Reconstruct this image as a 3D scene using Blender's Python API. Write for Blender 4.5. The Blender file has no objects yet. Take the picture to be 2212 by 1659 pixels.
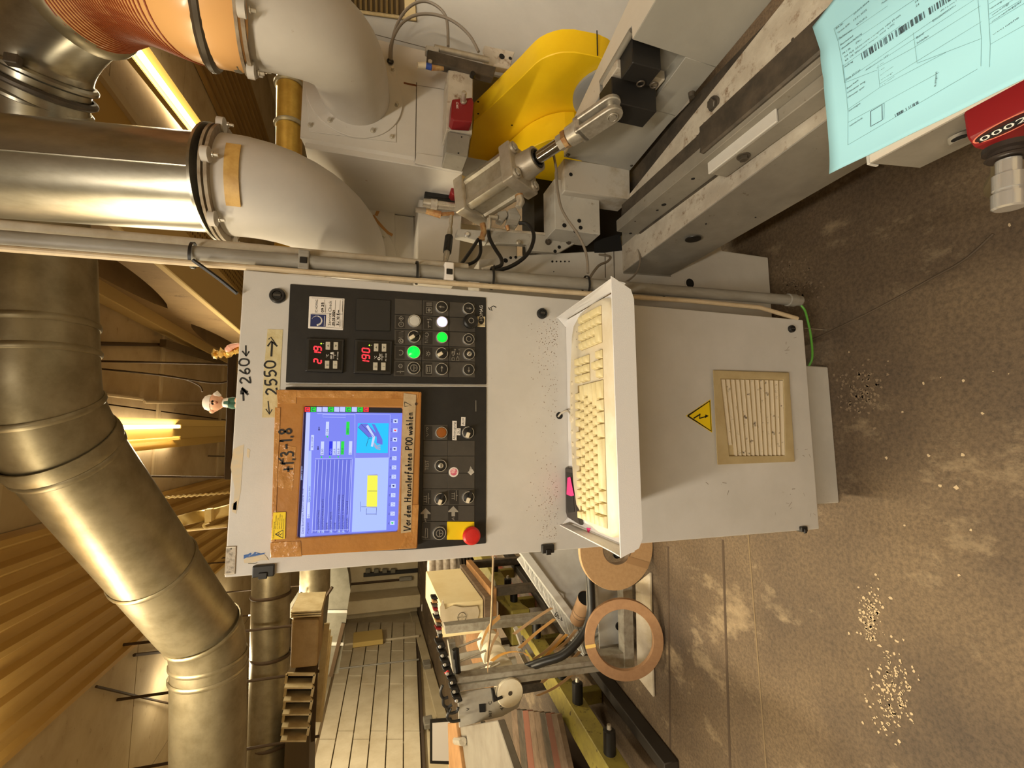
import bpy, bmesh, math, random
from mathutils import Vector, Matrix
random.seed(7)
SC = bpy.context.scene
COL = SC.collection
V = Vector

# ------------------------------------------------------------------ camera (picture taken with the phone on its side)
H = 1.40                                   # camera height, m
FPX = 1010.0                               # focal length in pixels of the 2212 px wide frame
RU = V((0.99343542, -0.11068276, 0.02890329))   # world vector of the upright picture's right
RD = V((-0.00517095, -0.29585438, -0.95521906)) # ... down
RF = V((0.11427745, 0.94879898, -0.29448455))   # ... forward
cam = bpy.data.cameras.new('camera')
camo = bpy.data.objects.new('camera', cam)
COL.objects.link(camo)
mw = Matrix.Identity(4)
for i, a in enumerate((RD, RU, -RF)):
    for j in range(3):
        mw[j][i] = a[j]
mw[0][3], mw[1][3], mw[2][3] = 0.0, 0.0, H
camo.matrix_world = mw
cam.sensor_fit = 'HORIZONTAL'
cam.sensor_width = 36.0
cam.lens = 36.0 * FPX / 2212.0
cam.clip_start = 0.02
SC.camera = camo

SC.view_settings.view_transform = 'Standard'
SC.view_settings.look = 'None'
SC.view_settings.exposure = 0.28
SC.view_settings.gamma = 1.0
SC.view_settings.use_curve_mapping = False

# ------------------------------------------------------------------ light of the hall
wd = bpy.data.worlds.new('world')
SC.world = wd
wd.use_nodes = True
wd.node_tree.nodes['Background'].inputs[0].default_value = (1.0, 0.80, 0.55, 1)
wd.node_tree.nodes['Background'].inputs[1].default_value = 0.02

def area(name, loc, sx, sy, power, color, rot=(0, 0, 0)):
    l = bpy.data.lights.new(name, 'AREA')
    l.shape = 'RECTANGLE'
    l.size, l.size_y = sx, sy
    l.energy = power
    l.color = color
    o = bpy.data.objects.new(name, l)
    o.location = loc
    o.rotation_euler = rot
    COL.objects.link(o)
    return o
NEUT = (1.0, 0.90, 0.74)
WARM = (1.0, 0.85, 0.58)
def tube_light(name, loc, ln, down, up, color):    # bare tubes: light down and a share up to the ceiling
    area(name, loc, 0.12, ln, down, color)
    area(name + '_upward', (loc[0], loc[1], loc[2] + 0.16), 0.12, ln, up, color, (math.pi, 0, 0))
tube_light('tube_light_behind_left', (-0.75, -1.3, 3.08), 2.6, 84, 30, NEUT)
tube_light('tube_light_behind_right', (1.5, -0.75, 3.08), 2.4, 112, 36, NEUT)
tube_light('tube_light_mid_left', (-1.5, 1.9, 2.95), 2.4, 105, 34, WARM)
tube_light('tube_light_lamp_centre', (0.03, 4.9, 3.05), 1.3, 60, 7, WARM)
tube_light('tube_light_lamp_right', (3.15, 4.6, 3.05), 2.2, 90, 8, WARM)
tube_light('tube_light_far_left', (-2.4, 6.8, 2.90), 2.4, 150, 12, WARM)  # added fill for the far left of the hall, no known lamp

# ------------------------------------------------------------------ from a picture point to the plane it lies on
def ray(x, y):
    u = 1659.0 - y
    return RU * (u - 829.5) + RD * (x - 1106.0) + RF * FPX

def P(x, y, Y=None, X=None, Z=None):
    d = ray(x, y)
    if Y is not None:
        t = Y / d.y
    elif X is not None:
        t = X / d.x
    else:
        t = (Z - H) / d.z
    return V((d.x * t, d.y * t, H + d.z * t))

def crop(x0, y0, s):
    return lambda cx, cy: (x0 + cx / s, y0 + cy / s)

# ------------------------------------------------------------------ materials
def lin(c):
    r = []
    for v in c:
        v /= 255.0
        r.append(v / 12.92 if v <= 0.04045 else ((v + 0.055) / 1.055) ** 2.4)
    return (r[0], r[1], r[2], 1.0)

MATS = {}
def mat(name, c, rough=0.5, metal=0.0, c2=None, scale=8.0, detail=6.0, lo=0.4, hi=0.65, bump=0.0, bscale=None,
        stretch=None, speck=None, sscale=60.0, slo=0.62, shi=0.68, emit=0.0, coat=0.0, alpha=None, spec=None, ecol=None):
    if name in MATS:
        return MATS[name]
    m = bpy.data.materials.new(name)
    m.use_nodes = True
    nt = m.node_tree
    N, L = nt.nodes, nt.links
    b = N['Principled BSDF']
    b.inputs['Base Color'].default_value = lin(c)
    b.inputs['Roughness'].default_value = rough
    b.inputs['Metallic'].default_value = metal
    if spec is not None:
        b.inputs['Specular IOR Level'].default_value = spec
    if coat:
        b.inputs['Coat Weight'].default_value = coat
        b.inputs['Coat Roughness'].default_value = 0.15
    if alpha is not None:
        b.inputs['Alpha'].default_value = alpha
    if emit:
        b.inputs['Emission Color'].default_value = lin(ecol or c)
        b.inputs['Emission Strength'].default_value = emit
    if c2 is not None or bump or speck is not None:
        tc = N.new('ShaderNodeTexCoord')
        src = tc.outputs['Object']
        if stretch:
            mp = N.new('ShaderNodeMapping')
            mp.inputs['Scale'].default_value = stretch
            L.new(src, mp.inputs['Vector'])
            src = mp.outputs[0]
    if c2 is not None or speck is not None:
        colout = None
        if c2 is not None:
            n = N.new('ShaderNodeTexNoise')
            n.inputs['Scale'].default_value = scale
            n.inputs['Detail'].default_value = detail
            n.inputs['Roughness'].default_value = 0.65
            L.new(src, n.inputs['Vector'])
            r = N.new('ShaderNodeValToRGB')
            r.color_ramp.elements[0].position = lo
            r.color_ramp.elements[0].color = lin(c)
            r.color_ramp.elements[1].position = hi
            r.color_ramp.elements[1].color = lin(c2)
            L.new(n.outputs['Fac'], r.inputs['Fac'])
            colout = r.outputs['Color']
        if speck is not None:
            n2 = N.new('ShaderNodeTexNoise')
            n2.inputs['Scale'].default_value = sscale
            n2.inputs['Detail'].default_value = 8.0
            n2.inputs['Roughness'].default_value = 0.7
            L.new(src, n2.inputs['Vector'])
            r2 = N.new('ShaderNodeValToRGB')
            r2.color_ramp.elements[0].position = slo
            r2.color_ramp.elements[0].color = (0, 0, 0, 1)
            r2.color_ramp.elements[1].position = shi
            r2.color_ramp.elements[1].color = (1, 1, 1, 1)
            L.new(n2.outputs['Fac'], r2.inputs['Fac'])
            mx = N.new('ShaderNodeMix')
            mx.data_type = 'RGBA'
            L.new(r2.outputs['Color'], mx.inputs[0])
            if colout is not None:
                L.new(colout, mx.inputs[6])
            else:
                mx.inputs[6].default_value = lin(c)
            mx.inputs[7].default_value = lin(speck)
            colout = mx.outputs[2]
        L.new(colout, b.inputs['Base Color'])
    if bump:
        nb = N.new('ShaderNodeTexNoise')
        nb.inputs['Scale'].default_value = bscale or scale * 4
        nb.inputs['Detail'].default_value = 5.0
        L.new(src, nb.inputs['Vector'])
        bp = N.new('ShaderNodeBump')
        bp.inputs['Strength'].default_value = bump
        bp.inputs['Distance'].default_value = 0.01
        L.new(nb.outputs['Fac'], bp.inputs['Height'])
        L.new(bp.outputs['Normal'], b.inputs['Normal'])
    MATS[name] = m
    return m

PAINT = mat('grey_machine_paint', (190, 187, 180), 0.55, c2=(200, 197, 190), scale=5, speck=(150, 140, 124), sscale=55, slo=0.66, shi=0.74, bump=0.04, bscale=350)
PAINTD = mat('dusty_grey_paint', (172, 168, 158), 0.65, c2=(186, 182, 172), scale=7, speck=(128, 112, 92), sscale=38, slo=0.6, shi=0.72, bump=0.05, bscale=300)
HOODP = mat('cream_grey_hood_paint', (196, 190, 180), 0.6, c2=(204, 199, 190), scale=4, speck=(150, 120, 80), sscale=26, slo=0.68, shi=0.76)
RUSTY = mat('dusty_worn_steel', (178, 168, 152), 0.6, c2=(196, 188, 172), scale=18, speck=(120, 92, 66), sscale=30, slo=0.55, shi=0.7, bump=0.08, bscale=200)
STEELD = mat('dark_rolled_steel', (74, 68, 60), 0.5, 0.35, c2=(98, 88, 76), scale=20, bump=0.05, bscale=200)
GREYST = mat('grey_primed_steel', (128, 123, 112), 0.55, c2=(142, 136, 124), scale=9, speck=(90, 76, 58), sscale=40, slo=0.64, shi=0.72)
BLACKP = mat('black_plastic', (26, 25, 24), 0.42, c2=(34, 32, 30), scale=30)
BLACKPAN = mat('black_panel_face', (24, 22, 21), 0.5, c2=(31, 29, 27), scale=40, bump=0.05, bscale=900)
DARKT = mat('dark_grey_button_tile', (62, 58, 52), 0.5, c2=(70, 65, 58), scale=30)
DARKL = mat('label_insert_black', (38, 34, 30), 0.45)
PRINT = mat('pale_grey_print', (150, 144, 132), 0.6)
WHITEP = mat('white_print', (225, 222, 214), 0.6)
INK = mat('black_marker_ink', (16, 15, 15), 0.5)
CHROME = mat('chrome', (222, 222, 220), 0.22, 0.75)
STEEL = mat('bright_steel', (206, 200, 186), 0.34, 0.6, c2=(182, 174, 158), scale=60)
ALU = mat('cast_aluminium', (186, 178, 162), 0.42, 0.55, c2=(172, 160, 140), scale=30, bump=0.06, bscale=260)
ALUD = mat('dull_aluminium_profile', (176, 172, 160), 0.5, 0.35, c2=(150, 142, 128), scale=26)
GALV = mat('galvanised_sheet', (176, 172, 158), 0.30, 0.88, c2=(150, 146, 130), scale=14, stretch=(1, 1, 0.35), bump=0.03, bscale=22)
GALVD = mat('dusty_galvanised_sheet', (158, 148, 122), 0.42, 0.7, c2=(136, 126, 100), scale=8, bump=0.03, bscale=18)
SLATE = mat('grey_duct_sheet', (122, 118, 104), 0.55, 0.3, c2=(110, 106, 92), scale=9)
YELLOW = mat('yellow_guard_paint', (248, 208, 26), 0.42, c2=(242, 198, 20), scale=6, speck=(150, 112, 14), sscale=34, slo=0.68, shi=0.78)
REDC = mat('dark_red_plastic', (128, 22, 28), 0.4)
RED = mat('red_stop_plastic', (206, 40, 36), 0.4, c2=(190, 34, 32), scale=60)
YLAB = mat('yellow_label', (238, 206, 14), 0.5)
BLACKR = mat('black_rubber', (22, 21, 20), 0.42)
DARKHOLE = mat('dark_hole', (10, 9, 8), 0.8)
GREYPVC = mat('grey_pvc_pipe', (150, 146, 136), 0.5, c2=(132, 126, 114), scale=40, stretch=(1, 1, 0.2))
BEIGEC = mat('beige_cable_sheath', (206, 188, 156), 0.5, c2=(190, 170, 138), scale=20)
WHITEC = mat('dirty_white_pvc', (200, 192, 176), 0.5, c2=(178, 166, 144), scale=12)
GREYC = mat('grey_cable_sheath', (128, 118, 104), 0.55)
IVORY = mat('yellowed_ivory_plastic', (226, 214, 170), 0.5, c2=(214, 198, 148), scale=14, speck=(150, 124, 80), sscale=60, slo=0.66, shi=0.74)
IVORYB = mat('ivory_keyboard_case', (226, 218, 196), 0.5, c2=(214, 200, 170), scale=9, speck=(160, 138, 104), sscale=70, slo=0.68, shi=0.75)
TRAYW = mat('white_powder_coat', (226, 224, 222), 0.45, bump=0.10, bscale=500)
PAPERW = mat('white_paper_label', (226, 220, 212), 0.7)
TAPEY = mat('yellowed_masking_tape', (206, 194, 152), 0.7, c2=(192, 176, 128), scale=60, bump=0.1, bscale=150)
TAPEB = mat('beige_paper_tape', (190, 168, 132), 0.7, c2=(176, 152, 114), scale=50, bump=0.1, bscale=160)
CARD = mat('brown_packing_tape', (176, 120, 56), 0.28, c2=(162, 106, 44), scale=12, bump=0.10, bscale=60, coat=0.5)
CARDW = mat('wrinkled_glossy_tape', (190, 136, 72), 0.2, c2=(166, 110, 48), scale=30, bump=0.5, bscale=45, coat=0.8)
TORN = mat('torn_sticker_paper', (204, 194, 172), 0.8, c2=(216, 196, 160), scale=50)
BLUEP = mat('light_blue_paper', (164, 222, 240), 0.8)
BLUEINK = mat('dark_print_ink', (46, 60, 70), 0.8)
BLUEINK2 = mat('faint_print_ink', (104, 148, 156), 0.8)
PINK = mat('pink_sticky_paper', (250, 70, 150), 0.7)
ORANGE = mat('orange_flexible_hose', (238, 184, 118), 0.35, coat=0.4)
ORANGED = mat('dark_orange_hose_rib', (150, 74, 30), 0.45)
EBAND = mat('brown_edge_band', (166, 128, 92), 0.6, c2=(156, 118, 84), scale=40)
EBAND2 = mat('tan_edge_band', (196, 160, 118), 0.6, c2=(186, 150, 108), scale=60, stretch=(1, 0.1, 1))
EBORANGE = mat('ochre_edge_strip', (216, 160, 80), 0.5)
EBTAN = mat('pale_tan_edge_strip', (190, 156, 116), 0.5)
CRATE = mat('light_grey_crate_plastic', (204, 204, 200), 0.5, c2=(192, 191, 186), scale=9)
BRONZE = mat('rusty_brass_fitting', (170, 120, 80), 0.4, 0.6, c2=(200, 170, 120), scale=50)
GOLD = mat('crumpled_gold_foil', (226, 178, 84), 0.22, 0.8, c2=(244, 214, 140), scale=60, bump=0.3, bscale=80)
WOODB = mat('grey_brown_board', (122, 102, 82), 0.7, c2=(98, 80, 62), scale=14, stretch=(1, 1, 0.2))
CARDB = mat('brown_cardboard', (160, 118, 72), 0.8, c2=(146, 104, 60), scale=20)
GREENY = mat('worn_yellow_green_paint', (150, 138, 62), 0.55, c2=(128, 116, 56), scale=10, speck=(70, 56, 34), sscale=22, slo=0.58, shi=0.66)
CREAM = mat('cream_stacked_paper', (246, 230, 184), 0.8, c2=(236, 216, 164), scale=160, stretch=(1, 0.02, 0.02))
GREENW = mat('green_yellow_wire', (96, 170, 60), 0.5)

# ------------------------------------------------------------------ mesh builder
class MB:
    def __init__(s):
        s.v, s.f, s.m, s.cur = [], [], [], 0
    def add(s, vs, fs):
        o = len(s.v)
        s.v += [V(p) for p in vs]
        for f in fs:
            s.f.append([o + i for i in f])
            s.m.append(s.cur)
        return s
    def hexa(s, a, b, c, d, e, f, g, h):      # a-d bottom loop, e-h top loop
        return s.add([a, b, c, d, e, f, g, h], [(3, 2, 1, 0), (4, 5, 6, 7), (0, 1, 5, 4), (1, 2, 6, 5), (2, 3, 7, 6), (3, 0, 4, 7)])
    def box(s, x0, x1, y0, y1, z0, z1):
        return s.hexa((x0, y0, z0), (x1, y0, z0), (x1, y1, z0), (x0, y1, z0), (x0, y0, z1), (x1, y0, z1), (x1, y1, z1), (x0, y1, z1))
    def obox(s, c, ax, ay, az):                # centre and three half axes
        c, ax, ay, az = V(c), V(ax), V(ay), V(az)
        return s.hexa(c-ax-ay-az, c+ax-ay-az, c+ax+ay-az, c-ax+ay-az, c-ax-ay+az, c+ax-ay+az, c+ax+ay+az, c-ax+ay+az)
    def prism(s, pts, vec):
        n = len(pts)
        pts = [V(p) for p in pts]
        vec = V(vec)
        fs = [tuple(range(n)), tuple(range(2*n-1, n-1, -1))]
        for i in range(n):
            j = (i + 1) % n
            fs.append((j, i, n + i, n + j))
        return s.add(pts + [p + vec for p in pts], fs)
    def poly(s, pts):
        return s.add(pts, [tuple(range(len(pts)))])
    def frame(s, axis):
        a = V(axis).normalized()
        t = V((0, 0, 1)) if abs(a.z) < 0.9 else V((1, 0, 0))
        e1 = a.cross(t).normalized()
        return a, e1, a.cross(e1)
    def lathe(s, p0, axis, prof, seg=20, cap0=True, cap1=True):   # prof [(distance along axis, radius)]
        a, e1, e2 = s.frame(axis)
        p0 = V(p0)
        vs, fs = [], []
        for (t, r) in prof:
            for k in range(seg):
                q = 2 * math.pi * k / seg
                vs.append(p0 + a * t + (e1 * math.cos(q) + e2 * math.sin(q)) * r)
        for i in range(len(prof) - 1):
            for k in range(seg):
                j = (k + 1) % seg
                fs.append((i*seg+k, i*seg+j, (i+1)*seg+j, (i+1)*seg+k))
        if cap0:
            fs.append(tuple(reversed(range(seg))))
        if cap1:
            fs.append(tuple(range((len(prof)-1)*seg, len(prof)*seg)))
        return s.add(vs, fs)
    def cyl(s, p0, p1, r, r1=None, seg=16, caps=True):
        d = V(p1) - V(p0)
        return s.lathe(p0, d, [(0, r), (d.length, r if r1 is None else r1)], seg, caps, caps)
    def tube(s, path, r, seg=10, caps=True):
        path = [V(p) for p in path]
        n = len(path)
        rs = r if isinstance(r, (list, tuple)) else [r] * n
        vs, fs = [], []
        e1 = None
        for i, p in enumerate(path):
            d = (path[min(i+1, n-1)] - path[max(i-1, 0)]).normalized()
            if e1 is None:
                _, e1, e2 = s.frame(d)
            else:
                e1 = (e1 - d * e1.dot(d)).normalized()
                e2 = d.cross(e1)
            e2 = d.cross(e1)
            for k in range(seg):
                q = 2 * math.pi * k / seg
                vs.append(p + (e1 * math.cos(q) + e2 * math.sin(q)) * rs[i])
        for i in range(n - 1):
            for k in range(seg):
                j = (k + 1) % seg
                fs.append((i*seg+k, i*seg+j, (i+1)*seg+j, (i+1)*seg+k))
        if caps:
            fs.append(tuple(reversed(range(seg))))
            fs.append(tuple(range((n-1)*seg, n*seg)))
        return s.add(vs, fs)
    def ribbon(s, pts, w, nrm):                # flat stroke of width w
        pts = [V(p) for p in pts]
        nrm = V(nrm).normalized()
        n = len(pts)
        vs = []
        for i, p in enumerate(pts):
            d = (pts[min(i+1, n-1)] - pts[max(i-1, 0)])
            if d.length < 1e-9:
                d = V((1, 0, 0))
            sd = nrm.cross(d.normalized()) * (w / 2)
            vs += [p - sd, p + sd]
        return s.add(vs, [(2*i, 2*i+2, 2*i+3, 2*i+1) for i in range(n - 1)])
    def band(s, pts, w, t, wdir):              # strip with thickness, wdir = direction of its width
        pts = [V(p) for p in pts]
        wdir = V(wdir).normalized()
        n = len(pts)
        vs, fs = [], []
        for i, p in enumerate(pts):
            d = (pts[min(i+1, n-1)] - pts[max(i-1, 0)]).normalized()
            nn = wdir.cross(d).normalized() * (t / 2)
            ww = wdir * (w / 2)
            vs += [p - ww - nn, p + ww - nn, p + ww + nn, p - ww + nn]
        for i in range(n - 1):
            for k in range(4):
                j = (k + 1) % 4
                fs.append((4*i+k, 4*i+j, 4*i+4+j, 4*i+4+k))
        fs += [(3, 2, 1, 0), tuple(4*(n-1)+k for k in range(4))]
        return s.add(vs, fs)
    def torus(s, c, axis, R, r, seg=40, ts=10, sq=None):
        a, e1, e2 = s.frame(axis)
        c = V(c)
        vs, fs = [], []
        for i in range(seg):
            q = 2 * math.pi * i / seg
            e = e1 * math.cos(q) + e2 * math.sin(q)
            for k in range(ts):
                w = 2 * math.pi * k / ts
                vs.append(c + e * (R + r * math.cos(w)) + a * r * math.sin(w))
        for i in range(seg):
            for k in range(ts):
                i2, k2 = (i+1) % seg, (k+1) % ts
                fs.append((i*ts+k, i2*ts+k, i2*ts+k2, i*ts+k2))
        return s.add(vs, fs)
    def ring(s, c, axis, r0, r1, h, seg=48):   # flat ring, height h along the axis from c
        a, e1, e2 = s.frame(axis)
        c = V(c)
        vs, fs = [], []
        for i in range(seg):
            q = 2 * math.pi * i / seg
            e = e1 * math.cos(q) + e2 * math.sin(q)
            vs += [c + e*r0, c + e*r1, c + e*r1 + a*h, c + e*r0 + a*h]
        for i in range(seg):
            j = (i + 1) % seg
            for k in range(4):
                k2 = (k + 1) % 4
                fs.append((4*i+k, 4*j+k, 4*j+k2, 4*i+k2))
        return s.add(vs, fs)
    def sphere(s, c, r, seg=14, rings=8, sc=(1, 1, 1)):
        vs, fs = [], []
        c = V(c)
        for i in range(rings + 1):
            t = math.pi * i / rings
            for k in range(seg):
                q = 2 * math.pi * k / seg
                vs.append(c + V((r*sc[0]*math.sin(t)*math.cos(q), r*sc[1]*math.sin(t)*math.sin(q), r*sc[2]*math.cos(t))))
        for i in range(rings):
            for k in range(seg):
                j = (k + 1) % seg
                fs.append((i*seg+k, (i+1)*seg+k, (i+1)*seg+j, i*seg+j))
        return s.add(vs, fs)
    def text(s, body, o, right, up, size):     # printed characters, baseline origin o
        key = body
        if key not in TXT:
            cu = bpy.data.curves.new('print', 'FONT')
            cu.body = body
            cu.resolution_u = 2
            ob = bpy.data.objects.new('print', cu)
            me = bpy.data.meshes.new_from_object(ob)
            TXT[key] = ([v.co.copy() for v in me.vertices], [tuple(p.vertices) for p in me.polygons])
            bpy.data.objects.remove(ob)
            bpy.data.curves.remove(cu)
            bpy.data.meshes.remove(me)
        vs, fs = TXT[key]
        o, right, up = V(o), V(right).normalized(), V(up).normalized()
        return s.add([o + right * (v.x * size) + up * (v.y * size) for v in vs], fs)
    def textfit(s, body, o, right, up, size, width):
        o0 = len(s.v)
        s.text(body, o, right, up, size)
        r = V(right).normalized()
        w = max([(p - V(o)).dot(r) for p in s.v[o0:]] + [1e-6])
        k = width / w
        for i in range(o0, len(s.v)):
            q = (s.v[i] - V(o)).dot(r)
            s.v[i] = s.v[i] + r * (q * (k - 1))
        return s
    def build(s, name, mats, parent=None, bevel=0.0, smooth=None, org=None, seg=1):
        if not isinstance(mats, (list, tuple)):
            mats = [mats]
        if parent is not None:
            org = ORG[parent.name]
        if org is None:
            xs = [p.x for p in s.v]; ys = [p.y for p in s.v]; zs = [p.z for p in s.v]
            org = V(((min(xs)+max(xs))/2, (min(ys)+max(ys))/2, min(zs)))
        org = V(org)
        me = bpy.data.meshes.new(name)
        me.from_pydata([tuple(p - org) for p in s.v], [], s.f)
        for m in mats:
            me.materials.append(m)
        if len(mats) > 1:
            me.polygons.foreach_set('material_index', s.m)
        bm = bmesh.new()
        bm.from_mesh(me)
        if bevel > 0:
            bmesh.ops.remove_doubles(bm, verts=bm.verts, dist=1e-6)
        bmesh.ops.recalc_face_normals(bm, faces=bm.faces)
        if bevel > 0:
            es = [e for e in bm.edges if len(e.link_faces) == 2 and e.calc_face_angle(0) > 0.6]
            bmesh.ops.bevel(bm, geom=es, offset=bevel, segments=seg, affect='EDGES', profile=0.5, clamp_overlap=True)
        bm.to_mesh(me)
        bm.free()
        if smooth is None or smooth:
            me.polygons.foreach_set('use_smooth', [True] * len(me.polygons))
            me.set_sharp_from_angle(angle=math.radians((18 if (bevel > 0 and seg > 1) else 35) if smooth is None else smooth))
        o = bpy.data.objects.new(name, me)
        COL.objects.link(o)
        if parent is not None:
            o.parent = parent
        else:
            o.location = org
        ORG[o.name] = org
        return o
TXT, ORG = {}, {}

def tag(o, label=None, cat=None, group=None, kind=None):
    if label: o['label'] = label
    if cat: o['category'] = cat
    if group: o['group'] = group
    if kind: o['kind'] = kind
    return o

def thing(name, label, cat, loc, group=None):
    o = bpy.data.objects.new(name, None)
    o.empty_display_size = 0.05
    COL.objects.link(o)
    o.location = V(loc)
    ORG[o.name] = V(loc)
    return tag(o, label, cat, group)

def struct(mb, name, m, parent=None, **k):
    o = mb.build(name, m, parent, **k)
    if parent is None:
        o['kind'] = 'structure'
    return o

def share(o, parent, move=V((0, 0, 0))):      # another part with the same mesh
    c = o.copy()
    COL.objects.link(c)
    c.parent = parent
    c.location = o.location + V(move)
    return c

def spline(pts, n=8):                          # smooth path through the points
    pts = [V(p) for p in pts]
    out = []
    for i in range(len(pts) - 1):
        p0, p1, p2, p3 = pts[max(i-1, 0)], pts[i], pts[i+1], pts[min(i+2, len(pts)-1)]
        for k in range(n):
            t = k / n
            out.append(0.5 * ((2*p1) + (p2-p0)*t + (2*p0-5*p1+4*p2-p3)*t*t + (3*p1-p0-3*p2+p3)*t*t*t))
    out.append(pts[-1])
    return out

def arc(c, a, b, t0, t1, n):                   # points c + a cos + b sin
    c, a, b = V(c), V(a), V(b)
    return [c + a*math.cos(t0 + (t1-t0)*i/n) + b*math.sin(t0 + (t1-t0)*i/n) for i in range(n + 1)]

def hexbolt(name, p, axis, r, h, m, parent, washer=True):
    b = MB()
    if washer:
        b.lathe(p, axis, [(0, r*1.45), (h*0.25, r*1.45)], 16)
    b.lathe(p, axis, [(0, r), (h*0.9, r), (h, r*0.85)], 6)
    return b.build(name, m, parent, smooth=20)

def capbolt(name, p, axis, r, h, m, parent):
    b = MB()
    b.lathe(p, axis, [(0, r*1.5), (h*0.2, r*1.5), (h*0.2, r), (h, r*0.9)], 12)
    return b.build(name, m, parent)

# ================================================================== SETTING
XL, XR, YF, YB, ZC = -4.5, 6.5, 13.0, -3.2, 3.3

def floor_mat():
    m = bpy.data.materials.new('stained_concrete_floor')
    m.use_nodes = True
    nt = m.node_tree; N, L = nt.nodes, nt.links
    b = N['Principled BSDF']
    tc = N.new('ShaderNodeTexCoord')
    def noise(sc, det, ro, vec=None):
        n = N.new('ShaderNodeTexNoise')
        n.inputs['Scale'].default_value = sc
        n.inputs['Detail'].default_value = det
        n.inputs['Roughness'].default_value = ro
        L.new(vec or tc.outputs['Object'], n.inputs['Vector'])
        return n.outputs['Fac']
    def ramp(f, stops):
        r = N.new('ShaderNodeValToRGB')
        r.color_ramp.elements[0].position = stops[0][0]; r.color_ramp.elements[0].color = lin(stops[0][1])
        r.color_ramp.elements[1].position = stops[-1][0]; r.color_ramp.elements[1].color = lin(stops[-1][1])
        for p, c in stops[1:-1]:
            e = r.color_ramp.elements.new(p); e.color = lin(c)
        L.new(f, r.inputs['Fac'])
        return r.outputs['Color']
    def mix(f, a, c):
        x = N.new('ShaderNodeMix'); x.data_type = 'RGBA'
        L.new(f, x.inputs[0]); L.new(a, x.inputs[6])
        if isinstance(c, tuple): x.inputs[7].default_value = lin(c)
        else: L.new(c, x.inputs[7])
        return x.outputs[2]
    base = ramp(noise(1.6, 8, 0.62), [(0.34, (82, 68, 54)), (0.5, (102, 85, 65)), (0.68, (120, 101, 76))])
    fine = ramp(noise(90, 8, 0.75), [(0.42, (255, 255, 255)), (0.62, (120, 120, 120))])
    mu = N.new('ShaderNodeMix'); mu.data_type = 'RGBA'; mu.blend_type = 'MULTIPLY'
    mu.inputs[0].default_value = 0.55
    L.new(base, mu.inputs[6]); L.new(fine, mu.inputs[7])
    mp = N.new('ShaderNodeMapping'); mp.inputs['Scale'].default_value = (1.0, 0.6, 1)
    L.new(tc.outputs['Object'], mp.inputs['Vector'])
    patch = ramp(noise(4.2, 9, 0.72, mp.outputs[0]), [(0.55, (0, 0, 0)), (0.68, (200, 200, 200))])
    c = mix(patch, mu.outputs[2], (176, 156, 124))
    dark = ramp(noise(2.7, 8, 0.7), [(0.62, (0, 0, 0)), (0.72, (170, 170, 170))])
    c = mix(dark, c, (58, 47, 38))
    L.new(c, b.inputs['Base Color'])
    b.inputs['Roughness'].default_value = 0.72
    bp = N.new('ShaderNodeBump'); bp.inputs['Strength'].default_value = 0.15; bp.inputs['Distance'].default_value = 0.01
    L.new(noise(70, 6, 0.7), bp.inputs['Height']); L.new(bp.outputs['Normal'], b.inputs['Normal'])
    return m
FLOORM = floor_mat()
floor = struct(MB().box(XL-.3, XR+.3, YB-.3, YF+.3, -0.1, 0.0), 'floor', FLOORM, smooth=False)
SEAM = mat('dark_floor_seam', (74, 60, 46), 0.9)
SEAML = mat('pale_floor_seam', (122, 104, 78), 0.9)
def seam(name, a, b, w, m):
    p, q = P(*a, Z=0.001), P(*b, Z=0.001)
    struct(MB().ribbon([p, q], w, (0, 0, 1)), name, m, floor)
seam('slab_seam', (1561, 1166), (1577, 1659), 0.012, SEAM)
seam('slab_seam', (1616, 1155), (1655, 1659), 0.006, SEAML)
seam('slab_seam', (1443, 1180), (1448, 1659), 0.012, SEAM)
# dried paint and dust left on the floor
rnd = random.Random(3)
def blot(name, cx, cy, rx, ry, n, m):
    b = MB()
    for i in range(n*3):
        x = cx + rnd.gauss(0, rx); y = cy + rnd.gauss(0, ry)
        c = P(x, y, Z=0.0012)
        k = rnd.uniform(0.001, 0.0055)
        a0 = rnd.uniform(0, 6)
        b.poly([c + V((math.cos(a0+q)*k*rnd.uniform(.4, 1.3), math.sin(a0+q)*k*rnd.uniform(.4, 1.3), 0)) for q in (0, .9, 1.8, 2.7, 3.6, 4.5, 5.4)])
    o = struct(b, name, m, floor)
    o['kind'] = 'stuff'
PALEDUST = mat('dried_pale_paint', (188, 168, 136), 0.9)
blot('paint_residue', 1880, 1330, 14, 30, 46, PALEDUST)
blot('paint_residue', 1925, 1490, 26, 50, 70, PALEDUST)
blot('paint_residue', 1712, 622, 22, 26, 60, mat('dust_on_floor', (128, 110, 88), 0.9))
blot('paint_residue', 1860, 850, 24, 26, 60, mat('dust_on_floor', (128, 110, 88), 0.9))
blot('sawdust_chip', 2000, 900, 130, 170, 9, PALEDUST)

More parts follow.
